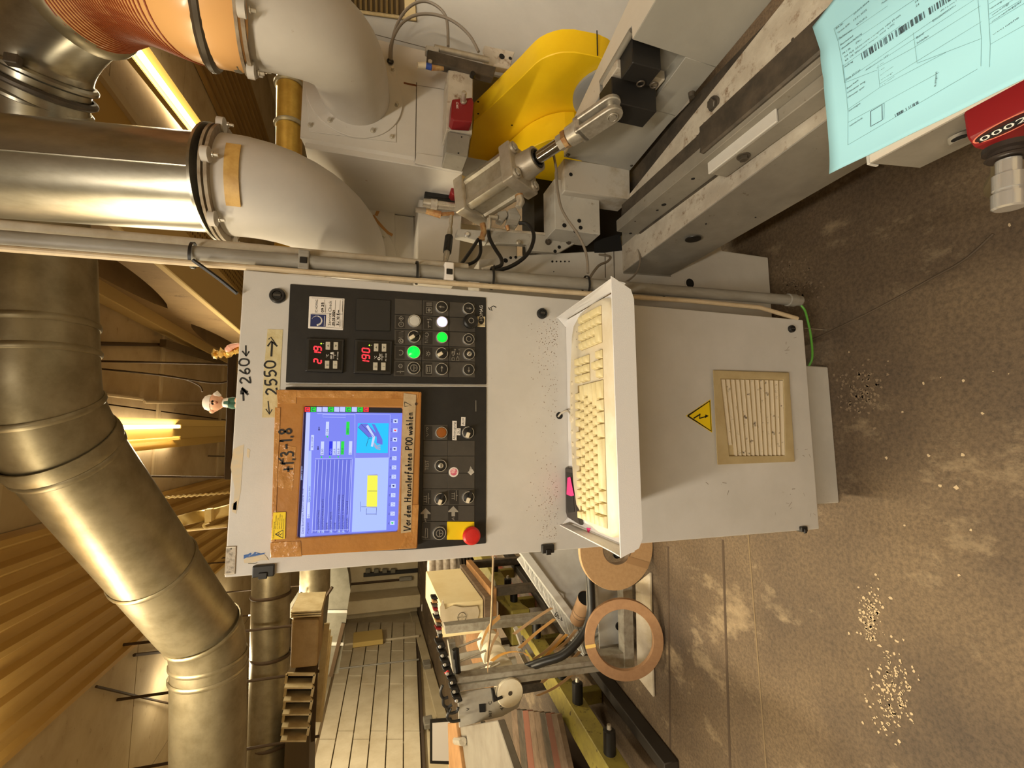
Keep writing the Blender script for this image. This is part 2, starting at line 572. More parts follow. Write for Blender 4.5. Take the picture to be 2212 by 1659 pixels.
WALLM = mat('cream_painted_wall', (206, 192, 160), 0.8, c2=(192, 176, 142), scale=2.2, speck=(150, 128, 92), sscale=14, slo=0.64, shi=0.74)
struct(MB().box(XL-.2, XL, YB, YF, 0, ZC+.2), 'wall_left', WALLM, smooth=False)
struct(MB().box(XR, XR+.2, YB, YF, 0, ZC+.2), 'wall_right', WALLM, smooth=False)
wf = struct(MB().box(XL-.2, XR+.2, YF, YF+.2, 0, ZC+.2), 'wall_far', WALLM, smooth=False)
struct(MB().box(XL-.2, XR+.2, YB-.2, YB, 0, ZC+.2), 'wall_back', WALLM, smooth=False)
CEILM = mat('dusty_ceiling_board', (190, 172, 138), 0.85, c2=(170, 150, 116), scale=1.6, speck=(122, 100, 70), sscale=12, slo=0.62, shi=0.76)
CEILD = mat('ceiling_joint', (110, 92, 66), 0.9)
ceil = struct(MB().box(XL-.2, XR+.2, YB-.2, YF+.2, ZC+.03, ZC+.2), 'ceiling', CEILD, smooth=False)
def panels(x0, x1, nx, y0, dy, n):
    w = (x1 - x0) / nx
    src = None
    for i in range(nx):
        for j in range(n):
            if src is None:
                b = MB().box(-w/2+.006, w/2-.006, -dy/2+.006, dy/2-.006, -0.012, 0.03)
                src = b.build('ceiling_panel', CEILM, None, org=(0, 0, 0), smooth=False)
                src.parent = ceil
                c = src
            else:
                c = src.copy(); COL.objects.link(c)
            c.location = V((x0 + w*(i+.5), y0 + dy*(j+.5), ZC)) - ORG['ceiling']
panels(-0.55, 1.09, 2, -2.6, 1.95, 8)
panels(XL, -1.75, 2, -2.6, 1.95, 8)
panels(2.6, 4.05, 1, -2.6, 1.30, 12)
panels(5.4, XR, 1, -2.6, 1.95, 8)
BATTEN = mat('ceiling_batten', (198, 182, 148), 0.8)
for j in range(1, 8):
    y = -2.6 + 1.95*j
    struct(MB().box(-0.55, 1.09, y-.03, y+.03, ZC-.03, ZC-.008), 'ceiling_batten', BATTEN, ceil, bevel=.004)
for (a, c) in (((170, 845), (308, 862)), ((312, 868), (452, 872))):
    p, q = P(*a, Z=ZC-.03), P(*c, Z=ZC-.03)
    struct(MB().tube([p, q], .014, 6), 'ceiling_batten', BATTEN, ceil)

# translucent ribbed roof strips
CORR = mat('ochre_ribbed_sheet', (190, 154, 84), 0.6, c2=(176, 140, 72), scale=3, stretch=(1, .2, 1))
CORRD = mat('dusty_ribbed_sheet', (158, 126, 70), 0.7, c2=(140, 108, 56), scale=4, stretch=(1, .2, 1))
def ribbed(name, label, x0, x1, y0, y1, n, m):
    t = thing(name, label, 'roof sheet', ((x0+x1)/2, (y0+y1)/2, ZC-.02))
    MB().box(x0, x1, y0, y1, ZC-.022, ZC+.028).build('sheet', m, t, smooth=False)
    w = (x1 - x0) / n
    for i in range(n + 1):
        xc = x0 + w*i
        MB().prism([(xc-.045, y0, ZC-.02), (xc-.018, y0, ZC-.055), (xc+.018, y0, ZC-.055), (xc+.045, y0, ZC-.02)], (0, y1-y0, 0)).build('rib', m, t, smooth=False)
ribbed('ribbed_roof_sheet', 'wide ochre ribbed ceiling sheet behind the slanting round duct', -1.75, -0.55, 2.2, 10.5, 8, CORR)
ribbed('ribbed_roof_sheet', 'dusty ribbed ceiling sheet beyond the orange hose and bright tube lamp', 4.05, 5.4, 2.6, 11.0, 9, CORRD)
t = thing('perforated_ceiling_sheet', 'yellowish ceiling sheet full of small holes behind the grey conduit', 'ceiling sheet', (2.0, 6, ZC-.02))
MB().box(1.45, 2.58, -2.5, 12, ZC-.022, ZC+.02).build('sheet', mat('yellowish_perforated_sheet', (184, 152, 84), 0.7), t, smooth=False)
b = MB()
for i in range(13):
    for j in range(70):
        x, y = 1.56 + .075*i, 4.2 + .075*j
        b.poly([(x+.02*math.cos(q), y+.02*math.sin(q), ZC-.0235) for q in (0, 1.05, 2.1, 3.14, 4.19, 5.24)])
o = b.build('perforation', mat('perforation_dark', (96, 72, 34), 0.9), t); o['kind'] = 'stuff'
MB().box(2.53, 2.60, -2.5, 12, ZC-.06, ZC+.02).build('edge_strip', BATTEN, t, smooth=False)

# deep roof girder with lens shaped openings
GIRD = mat('brown_dusty_girder', (150, 124, 86), 0.85, c2=(132, 108, 74), scale=2, speck=(100, 76, 48), sscale=9, slo=0.6, shi=0.74)
GIRDY = mat('cream_girder_flange', (198, 172, 116), 0.8)
gx, gz0 = 1.09, 2.64
t = thing('roof_girder', 'long brown roof girder pierced by lens shaped openings above the control cabinet', 'girder', (1.26, 5, gz0))
holes = [(2.4, 4.5, 3.02), (5.05, 7.2, 3.02), (7.8, 9.9, 3.02), (10.4, 12.3, 3.02)]
def lens(y0, y1, zc, hh, n=14):
    top = [(y0 + (y1-y0)*i/n, zc + hh*math.sin(math.pi*i/n)**0.7) for i in range(n+1)]
    bot = [(y0 + (y1-y0)*i/n, zc - hh*math.sin(math.pi*i/n)**0.7) for i in range(n+1)]
    return top, bot
b = MB()
ycur = -2.5
for (y0, y1, zc) in holes:
    b.box(gx, gx+.34, ycur, y0, gz0+.05, ZC)
    top, bot = lens(y0, y1, zc, .13)
    for i in range(len(top)-1):
        (ya, za), (yb, zb) = top[i], top[i+1]
        b.hexa((gx, ya, za), (gx+.34, ya, za), (gx+.34, yb, zb), (gx, yb, zb), (gx, ya, ZC), (gx+.34, ya, ZC), (gx+.34, yb, ZC), (gx, yb, ZC))
        (ya, za), (yb, zb) = bot[i], bot[i+1]
        b.hexa((gx, ya, gz0+.05), (gx+.34, ya, gz0+.05), (gx+.34, yb, gz0+.05), (gx, yb, gz0+.05), (gx, ya, za), (gx+.34, ya, za), (gx+.34, yb, zb), (gx, yb, zb))
    ycur = y1
b.box(gx, gx+.34, ycur, 12.9, gz0+.05, ZC)
b.build('web', GIRD, t, smooth=False)
MB().box(gx-.01, gx+.35, -2.5, 12.9, gz0, gz0+.05).build('bottom_flange', GIRDY, t, bevel=.006)
MB().box(gx-.10, gx+.02, -2.5, 12.9, ZC-.13, ZC-.012).build('top_flange', GIRDY, t, bevel=.006)

# hangers and wires below the ceiling
WIRE = mat('dark_wire', (70, 52, 30), 0.7)
def wire(label, pts, r, Z=None, Y=None, cat='wire', name='ceiling_wire', m=WIRE, grp=None):
    ps = [P(*q, Z=Z) if Z is not None else P(*q, Y=Y) for q in pts]
    return tag(MB().tube(spline(ps, 6) if len(ps) > 2 else ps, r, 6).build(name, m), label, cat, grp)
wire('thick dark cable from the overhead duct to the steel angle under the ceiling', [(192, 742), (350, 745)], .016, Z=ZC-.05)
wire('thin dark rod from the ceiling to the dark hung bar by the gold foil figure', [(175, 779), (498, 787)], .008, Y=4.02)
wire('thin wire with a drooping loose end on the ceiling boards behind the capped figurine', [(342, 809), (395, 818), (430, 833), (437, 846)], .007, Y=4.3)
wire('slack thin wire tied down to the dark hung bar behind the capped figurine', [(200, 795), (344, 810), (460, 827), (498, 822)], .007, Y=4.02)
wire('thin dark wire left of the centre lamp running down to the dark hung bar', [(170, 1026), (490, 1032)], .008, Y=4.02)
wire('short wire on the ceiling boards below the centre lamp', [(450, 985), (490, 986)], .008, Z=ZC-.05)
wire('dark wire across the dim ceiling left of the ribbed sheet', [(208, 1483), (375, 1521), (392, 1514)], .010, Z=ZC-.05)
wire('dark wire hanging between the two round ducts at the left', [(290, 1415), (400, 1402)], .014, Z=ZC-.05)
t = tag(MB().band([P(352, 741, Z=ZC-.10), P(503, 788, Z=ZC-.10)], .07, .05, (1, 0, 0)).build('steel_angle', mat('dark_steel_angle', (92, 76, 50), .6)), 'dark steel angle under the ceiling left of the pierced girder', 'steel bar')
t = tag(MB().prism([P(492, 762, Y=3.98), P(506, 763, Y=3.98), P(500, 1036, Y=3.98), P(484, 1036, Y=3.98)], (0, .08, 0)).build('hung_bar', mat('dark_purlin', (66, 48, 28), .8), bevel=.004), 'dark level bar hung from thin rods just above the cabinet top', 'bar')
wire('dark cable tie tail slanting down from the conduit to the cabinet top', [(417, 562), (470, 600), (512, 634)], .004, Y=1.02, name='cable_tail', m=BLACKR)

# fluorescent lamps
TUBE = mat('lit_fluorescent_tube', (255, 244, 206), 0.4, emit=9, ecol=(255, 238, 188))
TUBEO = mat('weak_fluorescent_tube', (255, 214, 130), 0.4, emit=0.9, ecol=(255, 190, 80))
LAMPW = mat('lamp_housing_white', (214, 186, 112), 0.5)
def lamp(label, a, bq, w, tubes, body_a=None, body_b=None, tr=.015):
    z = 3.10
    p, q = P(*a, Z=z), P(*bq, Z=z)
    d = (q - p); d.z = 0; d.normalize()
    s = V((d.y, -d.x, 0))
    t = thing('fluorescent_lamp', label, 'lamp', (p + q) / 2)
    pa = P(*body_a, Z=z) if body_a else p
    pb = P(*body_b, Z=z) if body_b else q
    c = (pa + pb) / 2; L = (pb - pa).length / 2
    dd = (pb - pa).normalized()
    b = MB()
    up = V((0, 0, 1))
    b.obox(c + up*.075, dd*L, s*(w*.22), up*.03)
    for sg in (-1, 1):
        pr = [c - dd*L + s*sg*w*.22 + up*.05, c - dd*L + s*sg*w*.5 + up*.0, c - dd*L + s*sg*w*.5 + up*.008, c - dd*L + s*sg*w*.22 + up*.06]
        b.prism(pr, dd*2*L)
    b.build('housing', LAMPW, t, smooth=False)
    for (off, m) in tubes:
        MB().cyl(p + s*off, q + s*off, tr, seg=12).build('tube', m, t)
        for e in (p, q):
            MB().obox(e + s*off + up*.02, d*.012, s*.02, up*.04).build('socket', LAMPW, t, bevel=.005)
    for e in (.2, .8):
        MB().cyl(pa.lerp(pb, e) + up*.1, pa.lerp(pb, e) + up*(ZC-z), .006, seg=6).build('hanger', WIRE, t)
    return t
lamp('lit double tube lamp hanging in depth above the capped figurine', (150, 944), (386, 934), .26, [(-.055, TUBEO), (.055, TUBE)], (150, 944), (505, 931))
lamp('bright slanting tube lamp beside the orange hose', (225, 5), (470, 338), .24, [(-.02, TUBE)], tr=.024)

# ------------------------------------------------------------------ left wall: sliding door of wide boards
DOORM = mat('dirty_white_door_board', (204, 192, 166), 0.7, c2=(188, 174, 146), scale=2.5, speck=(140, 118, 86), sscale=20, slo=.66, shi=.76)
t = bpy.data.objects.new('door_1', None); COL.objects.link(t); t['kind'] = 'structure'
xw = XL + .04
t.location = P(820, 1500, X=xw); ORG['door_1'] = t.location.copy()
def wl(x, y):
    return P(x, y, X=xw)
ycols = [1790, 1600, 1480, 1408, 1345]
xl0, sl = 675.0, .2336
xr0, sr = 910.5, .0416
def wx(f, y):                                  # f 0 top edge .. 1 bottom edge of the door
    a = xl0 + (1659-y)*sl; c = xr0 - (1659-y)*sr
    return a + (c-a)*f
for i in range(6):
    f0, f1 = i/6 + .006, (i+1)/6 - .006
    for j in range(4):
        ya, yb = ycols[j] - 1.2, ycols[j+1] + 1.2
        if i % 2: ya, yb = ya - (18 if j else 0), yb - (18 if j < 3 else 0)
        q = [wl(wx(f0, ya), ya), wl(wx(f1, ya), ya), wl(wx(f1, yb), yb), wl(wx(f0, yb), yb)]
        MB().prism(q, (.02, 0, 0)).build('door_board', DOORM, t, smooth=False)
MB().ribbon([wl(wx(0, y)-2, y) for y in (1790, 1338)], .05, (1, 0, 0)).build('door_rail', CEILD, t)
MB().ribbon([wl(wx(1, y)+3, y) for y in (1790, 1326)], .07, (1, 0, 0)).build('door_rail', SEAM, t)
MB().tube([wl(700, 1452) + V((.03, 0, 0)), wl(905, 1428) + V((.03, 0, 0))], .018, 6).build('wall_pipe', GREYPVC, t)
MB().tube([wl(745, 1396) + V((.03, 0, 0)), wl(905, 1377) + V((.03, 0, 0))], .03, 6).build('wall_pipe', DOORM, t)
t = tag(MB().box(xw+.03, xw+.13, wl(820, 1395).y-.02, wl(820, 1372).y, wl(822, 1390).z-.05, wl(806, 1390).z+.42).build('wall_lamp', LAMPW, bevel=.01), 'long pale lamp fixed upright on the board door', 'lamp')
struct(MB().box(XL, XL+.05, 2.5, 12.9, .02, wl(930, 1500).z), 'trim_1', WALLM, bevel=.008)
# socket boxes on the trim
for (lab, x, y) in (('grey socket box at the foot of the door pipe', 922, 1435), ('small pale fitting low on the left wall', 925, 1560), ('round pale fitting low on the left wall beyond the black notice frame', 948, 1605)):
    c = P(x, y, X=XL+.09)
    tag(MB().box(c.x-.04, c.x+.04, c.y-.12, c.y+.12, c.z-.07, c.z+.07).build('socket_box', GREYPVC, bevel=.01), lab, 'socket')
# column and machine cabinet before the far wall
c0, c1 = P(748, 1330, Y=12.2), P(925, 1283, Y=12.2)
tag(MB().box(c0.x, c1.x, 12.2, 12.9, 0.0, c0.z+.5).build('column', WALLM, bevel=.02), 'square cream column at the far end of the board door', 'column')
YW = YF - .03
t = thing('wall_rack', 'dark tool rack on the far cream wall beside the cabinet edge', 'rack', P(830, 1235, Y=YW))
a, c = P(785, 1246, Y=YW), P(915, 1226, Y=YW)
MB().box(a.x, c.x, YW-.05, YW, c.z, a.z).build('back_plate', BLACKP, t, bevel=.01)
for k in range(4):
    q = P(795 + 18*k, 1233, Y=YW-.1)
    MB().box(q.x-.05, q.x+.05, YW-.14, YW-.04, q.z-.06, q.z+.06).build('hook', SLATE, t, bevel=.01)
a, c = P(862, 1254, Y=YW), P(890, 1243, Y=YW)
tag(MB().box(a.x, c.x, YW-.12, YW, c.z, a.z).build('junction_box', GREYPVC, bevel=.02), 'pale junction box below the dark rack on the far wall', 'box')
tag(MB().tube([P(758, 1262, Y=YW-.03), P(868, 1252, Y=YW-.03)], .03, 6).build('wall_cable', WIRE), 'thin dark cable running to the junction box on the far wall', 'cable')
a, c = P(910, 1320, Y=11.9), P(935, 1302, Y=11.9)
t = thing('notice_plate', 'white plate with a red diamond on the far column', 'sign', (a + c) / 2)
MB().box(a.x, c.x, 11.86, 11.9, c.z, a.z).build('plate', PAPERW, t, bevel=.01)
q = P(922, 1311, Y=11.85)
MB().poly([q+V((.09, 0, 0)), q+V((0, 0, .09)), q+V((-.09, 0, 0)), q+V((0, 0, -.09))]).build('diamond', RED, t)

# ================================================================== DUCTWORK
def clampband(name, c, axis, r, w, m, parent):
    b = MB()
    b.lathe(V(c) - V(axis).normalized()*w/2, axis, [(0, r), (0, r+.006), (w*.3, r+.012), (w*.7, r+.012), (w, r+.006), (w, r)], 32, False, False)
    return b.build(name, m, parent)

# big overhead round duct
t = thing('overhead_duct', 'large dusty round duct bending down across the ceiling to the left', 'duct', P(250, 1150, Y=2.8))
A = P(35, 380, Y=2.42); A2 = P(70, 560, Y=2.42); B0 = P(74, 790, Y=2.42); B1 = P(88, 880, Y=2.48)
C0 = P(140, 975, Y=2.6); C1 = P(415, 1335, Y=3.45); D0 = P(452, 1420, Y=3.6); D1 = P(450, 1900, Y=3.75)
R = .21
path = [A, A2, B0] + spline([B0, B1, C0], 5)[1:] + [C0.lerp(C1, .5), C1] + spline([C1, P(444, 1372, Y=3.55), D0], 5)[1:] + [D1]
MB().tube(path, R, 36).build('duct_tube', GALVD, t)
for (p, d) in ((P(72, 705, Y=2.42), A2-B0), (P(73, 765, Y=2.42), A2-B0), (B1, C0-B0), (C0.lerp(C1, .02), C1-C0), (C0.lerp(C1, .62), C1-C0), (P(438, 1360, Y=3.5), D0-C1), (D0, D1-D0), (P(451, 1448, Y=3.61), D1-D0)):
    clampband('seam_band', p, d, R-.002, .03, GALVD, t)
clampband('clamp_ring', C0.lerp(C1, -.02), C1-C0, R+.004, .07, GALVD, t)
br0, br1 = P(10, 600, Y=2.30), P(-60, 520, Y=3.9)
MB().tube([P(35, 640, Y=2.42), br0, br1], .14, 28).build('branch', GALVD, t)

# galvanised pipe and elbow at the top right, clamped to the orange hose
t = thing('galvanised_elbow_pipe', 'thick galvanised pipe bending down to the orange hose at the top right', 'duct', P(80, 200, Y=1.45))
e0, e1 = P(78, 420, Y=1.55), P(82, 190, Y=1.45)
e2, e3, e4 = P(95, 110, Y=1.40), P(132, 52, Y=1.34), P(200, -10, Y=1.26)
RE = .105
MB().tube([e0, e1] + spline([e1, e2, e3, e4], 7)[1:], RE, 32).build('pipe', GALV, t)
d1 = (e1 - e2)
for k, o_ in ((0, 0.0), (1, .035), (2, .07)):
    clampband('clamp_ring', e1 + d1.normalized()*(-.045 + o_), d1, RE + (.004 if k == 1 else 0), .018, GALV if k != 1 else STEELD, t)
d4 = (e4 - e3)
clampband('clamp_ring', e3.lerp(e4, .72), d4, RE+.003, .05, GALVD, t)
bx = P(28, 130, Y=1.31)
MB().obox(bx, V((.012, 0, 0)), V((0, .01, 0)), V((0, 0, .014))).build('clamp_screw', STEELD, t, bevel=.002)

# right white elbow (from the right hood up to the orange hose)
def elbow_path(base, out, top, up, n=12):
    # quarter bend leaving base along out and arriving at top along up
    pts = []
    for i in range(n + 1):
        s = i / n
        h = .62
        b0, b1, b2, b3 = base, base + out*h, top - up*h, top
        pts.append(b0*(1-s)**3 + b1*3*s*(1-s)**2 + b2*3*s*s*(1-s) + b3*s**3)
    return pts
rb = P(768, 207, Y=1.28); rt = P(546, 26, Y=1.00)
rp = elbow_path(rb, V((-.03, -.30, .03)), rt, V((0, 0, .26)))
tr = thing('white_elbow_duct', 'white painted duct elbow bolted to the right hood below the orange hose', 'duct', rb)
n = len(rp)
MB().tube(rp, [.092 + (.103-.092)*i/(n-1) for i in range(n)], 36).build('elbow', HOODP, tr)
ax = (rp[-1] - rp[-2]).normalized()
def flange(t, c, ax, r, lugs):
    b = MB()
    b.lathe(c, ax, [(0, r), (0, r+.018), (.007, r+.018), (.007, r)], 40, False, False)
    b.lathe(c + ax*.012, ax, [(0, r), (0, r+.018), (.006, r+.018), (.006, r)], 40, False, False)
    b.build('flange', mat('worn_flange', (160, 148, 128), .6, c2=(120, 100, 76), scale=20), t)
    _, e1_, e2_ = MB().frame(ax)
    for q in lugs:
        e = e1_*math.cos(q) + e2_*math.sin(q)
        f = ax.cross(e)
        MB().lathe(c + e*(r+.016) - ax*.004, ax, [(0, .017), (.014, .017)], 16).build('lug', HOODP, t)
        capbolt('flange_bolt', c + e*(r+.018) - ax*.010, -ax, .004, .012, STEEL, t)
flange(tr, rt, ax, .102, [k*math.pi/3 + .35 for k in range(6)])
MB().ring(rb + V((0, .0, 0)), (0, -1, 0), .090, .128, .008).build('base_ring', HOODP, tr, bevel=.001)
for q in range(6):
    a_ = q*math.pi/3 + .45
    capbolt('ring_bolt', rb + V((math.cos(a_)*.112, -.008, math.sin(a_)*.112)), (0, -1, 0), .0045, .010, STEEL, tr)

# orange hose between the elbow pipe and the flange
to = thing('flexible_hose', 'orange ribbed flexible hose clamped between two ducts at the top right', 'hose', P(380, 10, Y=1.05))
h0 = rt + ax*.03
hraw = spline([h0, h0 + ax*.06, P(330, -34, Y=1.09), P(262, -36, Y=1.17), e4 + (e3-e4)*.1], 30)
hp, acc = [hraw[0]], 0.0
for i in range(1, len(hraw)):               # even steps along the hose
    a, c = hraw[i-1], hraw[i]
    L = (c - a).length
    while acc + L >= .0065 and L > 1e-6:
        a = a.lerp(c, (.0065 - acc)/L); L = (c - a).length; acc = 0.0
        hp.append(a)
    acc += L
MB().tube(hp, .114, 40).build('hose_wall', ORANGE, to)
for i in range(11, len(hp)-1, 2):
    d = (hp[i+1] - hp[i-1]).normalized()
    MB().torus(hp[i], d, .1150, .0020, 36, 6).build('rib', ORANGED, to)
clampband('hose_clamp', h0 + ax*.050, ax, .1145, .022, mat('printed_clamp_band', (86, 78, 66), .4, .5), to)
clampband('hose_clamp', h0 + ax*.004, ax, .104, .028, GALV, to)

# left white elbow and the galvanised riser
lb = P(765, 556, Y=1.60); lt = P(494, 402, Y=1.22)
g1 = P(-20, 360, Y=1.30)
lp = elbow_path(lb, V((0, -.34, .02)), lt, (g1 - lt).normalized()*.30)
tl = thing('white_elbow_duct', 'white stained duct elbow under the galvanised riser beside the conduit', 'duct', lb)
n = len(lp)
MB().tube(lp, [.104 + (.116-.104)*i/(n-1) for i in range(n)], 36).build('elbow', mat('stained_white_duct_paint', (192, 188, 182), .55, c2=(202, 196, 188), scale=4, speck=(92, 80, 62), sscale=17, slo=.70, shi=.74), tl)
axl = (lp[-1] - lp[-2]).normalized()
flange(tl, lt, axl, .115, [k*math.pi/3 for k in range(6)])
MB().band([lt - axl*.035 + V((-.117*math.cos(q), -.117*math.sin(q), -.0)) for q in [.75 + k*.11 for k in range(12)]], .03, .004, axl).build('glue_strip', mat('old_glue', (206, 168, 96), .5, c2=(180, 140, 70), scale=20), tl)
MB().ring(lb, (0, -1, 0), .102, .140, .008).build('base_ring', HOODP, tl, bevel=.001)
for q in range(6):
    a_ = q*math.pi/3 + .2
    capbolt('ring_bolt', lb + V((math.cos(a_)*.124, -.008, math.sin(a_)*.124)), (0, -1, 0), .0045, .010, STEEL, tl)
tg = thing('galvanised_riser', 'shiny galvanised riser pipe standing on the left white elbow', 'duct', lt)
g0 = lt + axl*.02
MB().tube([g0, g1, g1 + (g1-g0)*.6], .112, 40).build('riser_tube', GALV, tg)
gd = (g1 - g0).normalized()
MB().lathe(g0, gd, [(0, .1125), (0, .134), (.006, .134), (.007, .1125)], 40, False, False).build('collar', GALV, tg)
_, f1, f2 = MB().frame(gd)
for dist, q in ((.1, 2.6), (.16, 3.4), (.3, 2.9)):
    e = f1*math.cos(q) + f2*math.sin(q)
MB().tube([g0 + gd*.03 + V((-.02, -.113, 0)), g1 + V((-.02, -.113, 0))], .0018, 6).build('lock_seam', GALV, tg)

# two brass coloured pipe lengths behind the hoods
yp = 2.3
a, c = P(628, -30, Y=yp), P(622, 600, Y=yp)
t = thing('yellowish_pipe', 'yellowish galvanised pipe running level behind the white hoods', 'duct', (a + c) / 2)
MB().cyl(a, c, .058, seg=28).build('pipe', mat('yellow_lit_galvanised_pipe', (196, 160, 74), .35, .75, c2=(170, 134, 56), scale=8), t)
for y in (185, 272, 100):
    clampband('seam_band', P(626, y, Y=yp), c-a, .058, .02, GALVD, t)

# further round duct, level, behind the cabinet's upper left corner
yd = 5.2
a, c = P(588, 1150, Y=yd), P(575, 1800, Y=yd)
t = thing('far_round_duct', 'long level round duct with thin clamp rings left of the cabinet', 'duct', (a + c) / 2)
MB().cyl(a, c, .17, seg=32).build('duct_tube', GALVD, t)
for y in (1283, 1415, 1600):
    clampband('clamp_ring', P(585, y, Y=yd), c-a, .17, .03, WIRE, t)
# branch stub and rectangular elbow duct behind it
ye = 6.6
t = thing('stub_duct', 'short grey duct stub with strapped funnel behind the level round duct', 'duct', P(680, 1270, Y=ye))
MB().cyl(P(682, 1180, Y=ye), P(680, 1278, Y=ye), .18, seg=26).build('stub', GALVD, t)
MB().cyl(P(680, 1278, Y=ye), P(660, 1335, Y=ye), .18, .26, seg=4).build('funnel', SLATE, t)
for (p, q) in (((652, 1280), (632, 1315)), ((718, 1268), (686, 1316))):
    MB().cyl(P(*p, Y=ye-.2), P(*q, Y=ye-.2), .02, seg=6).build('strap', WIRE, t)
for x in (1262, 1200):
    c = P(682, x, Y=ye)
    MB().cyl(c, V((c.x, c.y, ZC)), .008, seg=6).build('hanger_rod', WIRE, t)
yq = 7.4
t = thing('square_bend_duct', 'dark grey square duct bending down beside the far wall', 'duct', P(725, 1330, Y=yq))
pts_o = [P(742, 1195, Y=yq), P(752, 1235, Y=yq), P(757, 1275, Y=yq), P(750, 1320, Y=yq), P(742, 1390, Y=yq), P(731, 1455, Y=yq)]
pts_i = [P(706, 1205, Y=yq), P(707, 1240, Y=yq), P(706, 1280, Y=yq), P(706, 1320, Y=yq), P(704, 1390, Y=yq), P(703, 1458, Y=yq)]
b = MB()
dv = V((0, .5, 0))
for i in range(5):
    b.hexa(pts_i[i], pts_o[i], pts_o[i]+dv, pts_i[i]+dv, pts_i[i+1], pts_o[i+1], pts_o[i+1]+dv, pts_i[i+1]+dv)
b.build('duct_casing', SLATE, t, smooth=30)
for i in (3, 4):
    MB().band([pts_i[i]+V((0, -.01, 0)), pts_o[i]+V((0, -.01, 0))], .04, .02, (1, 0, 0)).build('joint_flange', PAINTD, t)
MB().band([P(742, 1345, Y=yq), P(714, 1460, Y=yq)], .05, .05, (0, 1, 0)).build('corner_strip', WIRE, t)

for i in (0, 3, 5):
    MB().cyl(pts_o[i] + dv*.5, V((pts_o[i].x, yq+.25, ZC)), .01, seg=6).build('hanger_rod', WIRE, t)
# stacked tilted storage bins hanging left
yb_ = 4.4
BIN = mat('cream_plastic_bin', (206, 190, 150), .6, c2=(184, 164, 122), scale=7)
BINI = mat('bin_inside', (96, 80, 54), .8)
bl = ['second storage bin from the top', 'topmost open storage bin']
names = ['topmost open cream bin below the closed box', 'open cream bin second below the closed box', 'open cream bin third below the closed box', 'open cream bin fourth below the closed box', 'lowest open cream bin below the closed box']
for k in range(5):
    y0 = 1456 + 28*k; y1 = y0 + 20
    q = [P(620-2*k, y0, Y=yb_), P(680-3*k, y0, Y=yb_), P(676-3*k, y1, Y=yb_), P(617-2*k, y1, Y=yb_)]
    t = thing('storage_bin', names[k], 'bin', sum(q, V())/4, 'open cream storage bins at the left')
    dv = V((0, .35, 0))
    for (i, j) in ((0, 1), (1, 2), (3, 0)):
        MB().band([q[i] + V((0, .0, 0)), q[j]], .02, .02, (0, 1, 0)).build('bin_rim', BIN, t)
    b = MB(); b.add(q + [p + dv for p in q], [(0, 1, 5, 4), (1, 2, 6, 5), (2, 3, 7, 6), (3, 0, 4, 7), (4, 5, 6, 7)])
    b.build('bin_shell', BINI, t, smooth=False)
    MB().band([q[3], q[2]], .16, .012, (0, 1, 0)).build('bin_lip', BIN, t)
q = [P(630, 1338, Y=yb_), P(690, 1338, Y=yb_), P(686, 1440, Y=yb_), P(626, 1446, Y=yb_)]
t = thing('closed_box', 'closed cream box with layered lids above the open storage bins', 'box', sum(q, V())/4)
MB().prism(q, (0, .45, 0)).build('box_body', mat('brown_dusty_box', (160, 134, 92), .7, c2=(140, 114, 74), scale=6), t, bevel=.02, seg=2)
for k in range(3):
    z0 = 1322 + 5*k
    MB().prism([P(628, z0, Y=yb_-.02), P(694, z0-4, Y=yb_-.02), P(694, z0-1, Y=yb_-.02), P(628, z0+3, Y=yb_-.02)], (0, .5, 0)).build('lid_board', BIN, t, smooth=False)
t = thing('leaning_board', 'thin cream boards standing behind the stacked bins', 'board', P(705, 1400, Y=yb_+.5))
for k in range(3):
    MB().prism([P(700+4*k, 1348+14*k, Y=yb_+.5+.05*k), P(712+3*k, 1348+14*k, Y=yb_+.5+.05*k), P(690+3*k, 1560, Y=yb_+.5+.05*k), P(676+4*k, 1560, Y=yb_+.5+.05*k)], (0, .03, 0)).build('board', BIN, t, smooth=False)
q = [P(616, 1588, Y=yb_+.3), P(668, 1585, Y=yb_+.3), P(664, 1800, Y=yb_+.3), P(606, 1800, Y=yb_+.3)]
t = thing('hanging_rack', 'thin dark rods hanging from the ceiling that carry the cream bins', 'rack', P(640, 1500, Y=yb_+.5))
for y in (1345, 1450, 1590):
    c = P(690, y, Y=yb_+.48)
    MB().cyl(c, V((c.x, c.y, ZC)), .012, seg=8).build('hanger_rod', WIRE, t)
MB().band([P(688, 1340, Y=yb_+.48), P(676, 1600, Y=yb_+.48)], .03, .03, (0, 1, 0)).build('carrier_bar', WIRE, t)
tag(MB().prism(q, (0, .6, 0)).build('dark_cabinet', mat('dark_brown_box_paint', (84, 70, 48), .7), bevel=.02), 'dark box at the left edge under the level round duct', 'cabinet')
# pale plastic bag-like lamp strip over the cabinet
a = [P(372, 1118, Y=3.9), P(420, 1104, Y=3.9), P(455, 1100, Y=3.9), P(500, 1088, Y=3.9)]
c = [P(392, 1137, Y=3.9), P(440, 1127, Y=3.9), P(455, 1127, Y=3.9), P(500, 1112, Y=3.9)]
t = thing('folded_plastic_strip', 'folded pale plastic strip with loops sticking out behind the cabinet top', 'plastic strip', P(440, 1115, Y=3.9))
b = MB()
for i in range(3):
    b.hexa(a[i], c[i], c[i]+V((0, .02, 0)), a[i]+V((0, .02, 0)), a[i+1], c[i+1], c[i+1]+V((0, .02, 0)), a[i+1]+V((0, .02, 0)))
PALEP = mat('pale_yellow_plastic', (238, 214, 150), .45, c2=(226, 198, 128), scale=10)
b.build('strip', PALEP, t, bevel=.006)
hq = P(376, 1119, Y=3.9)
MB().cyl(hq, V((hq.x, hq.y, ZC)), .006, seg=6).build('hanger', WIRE, t)
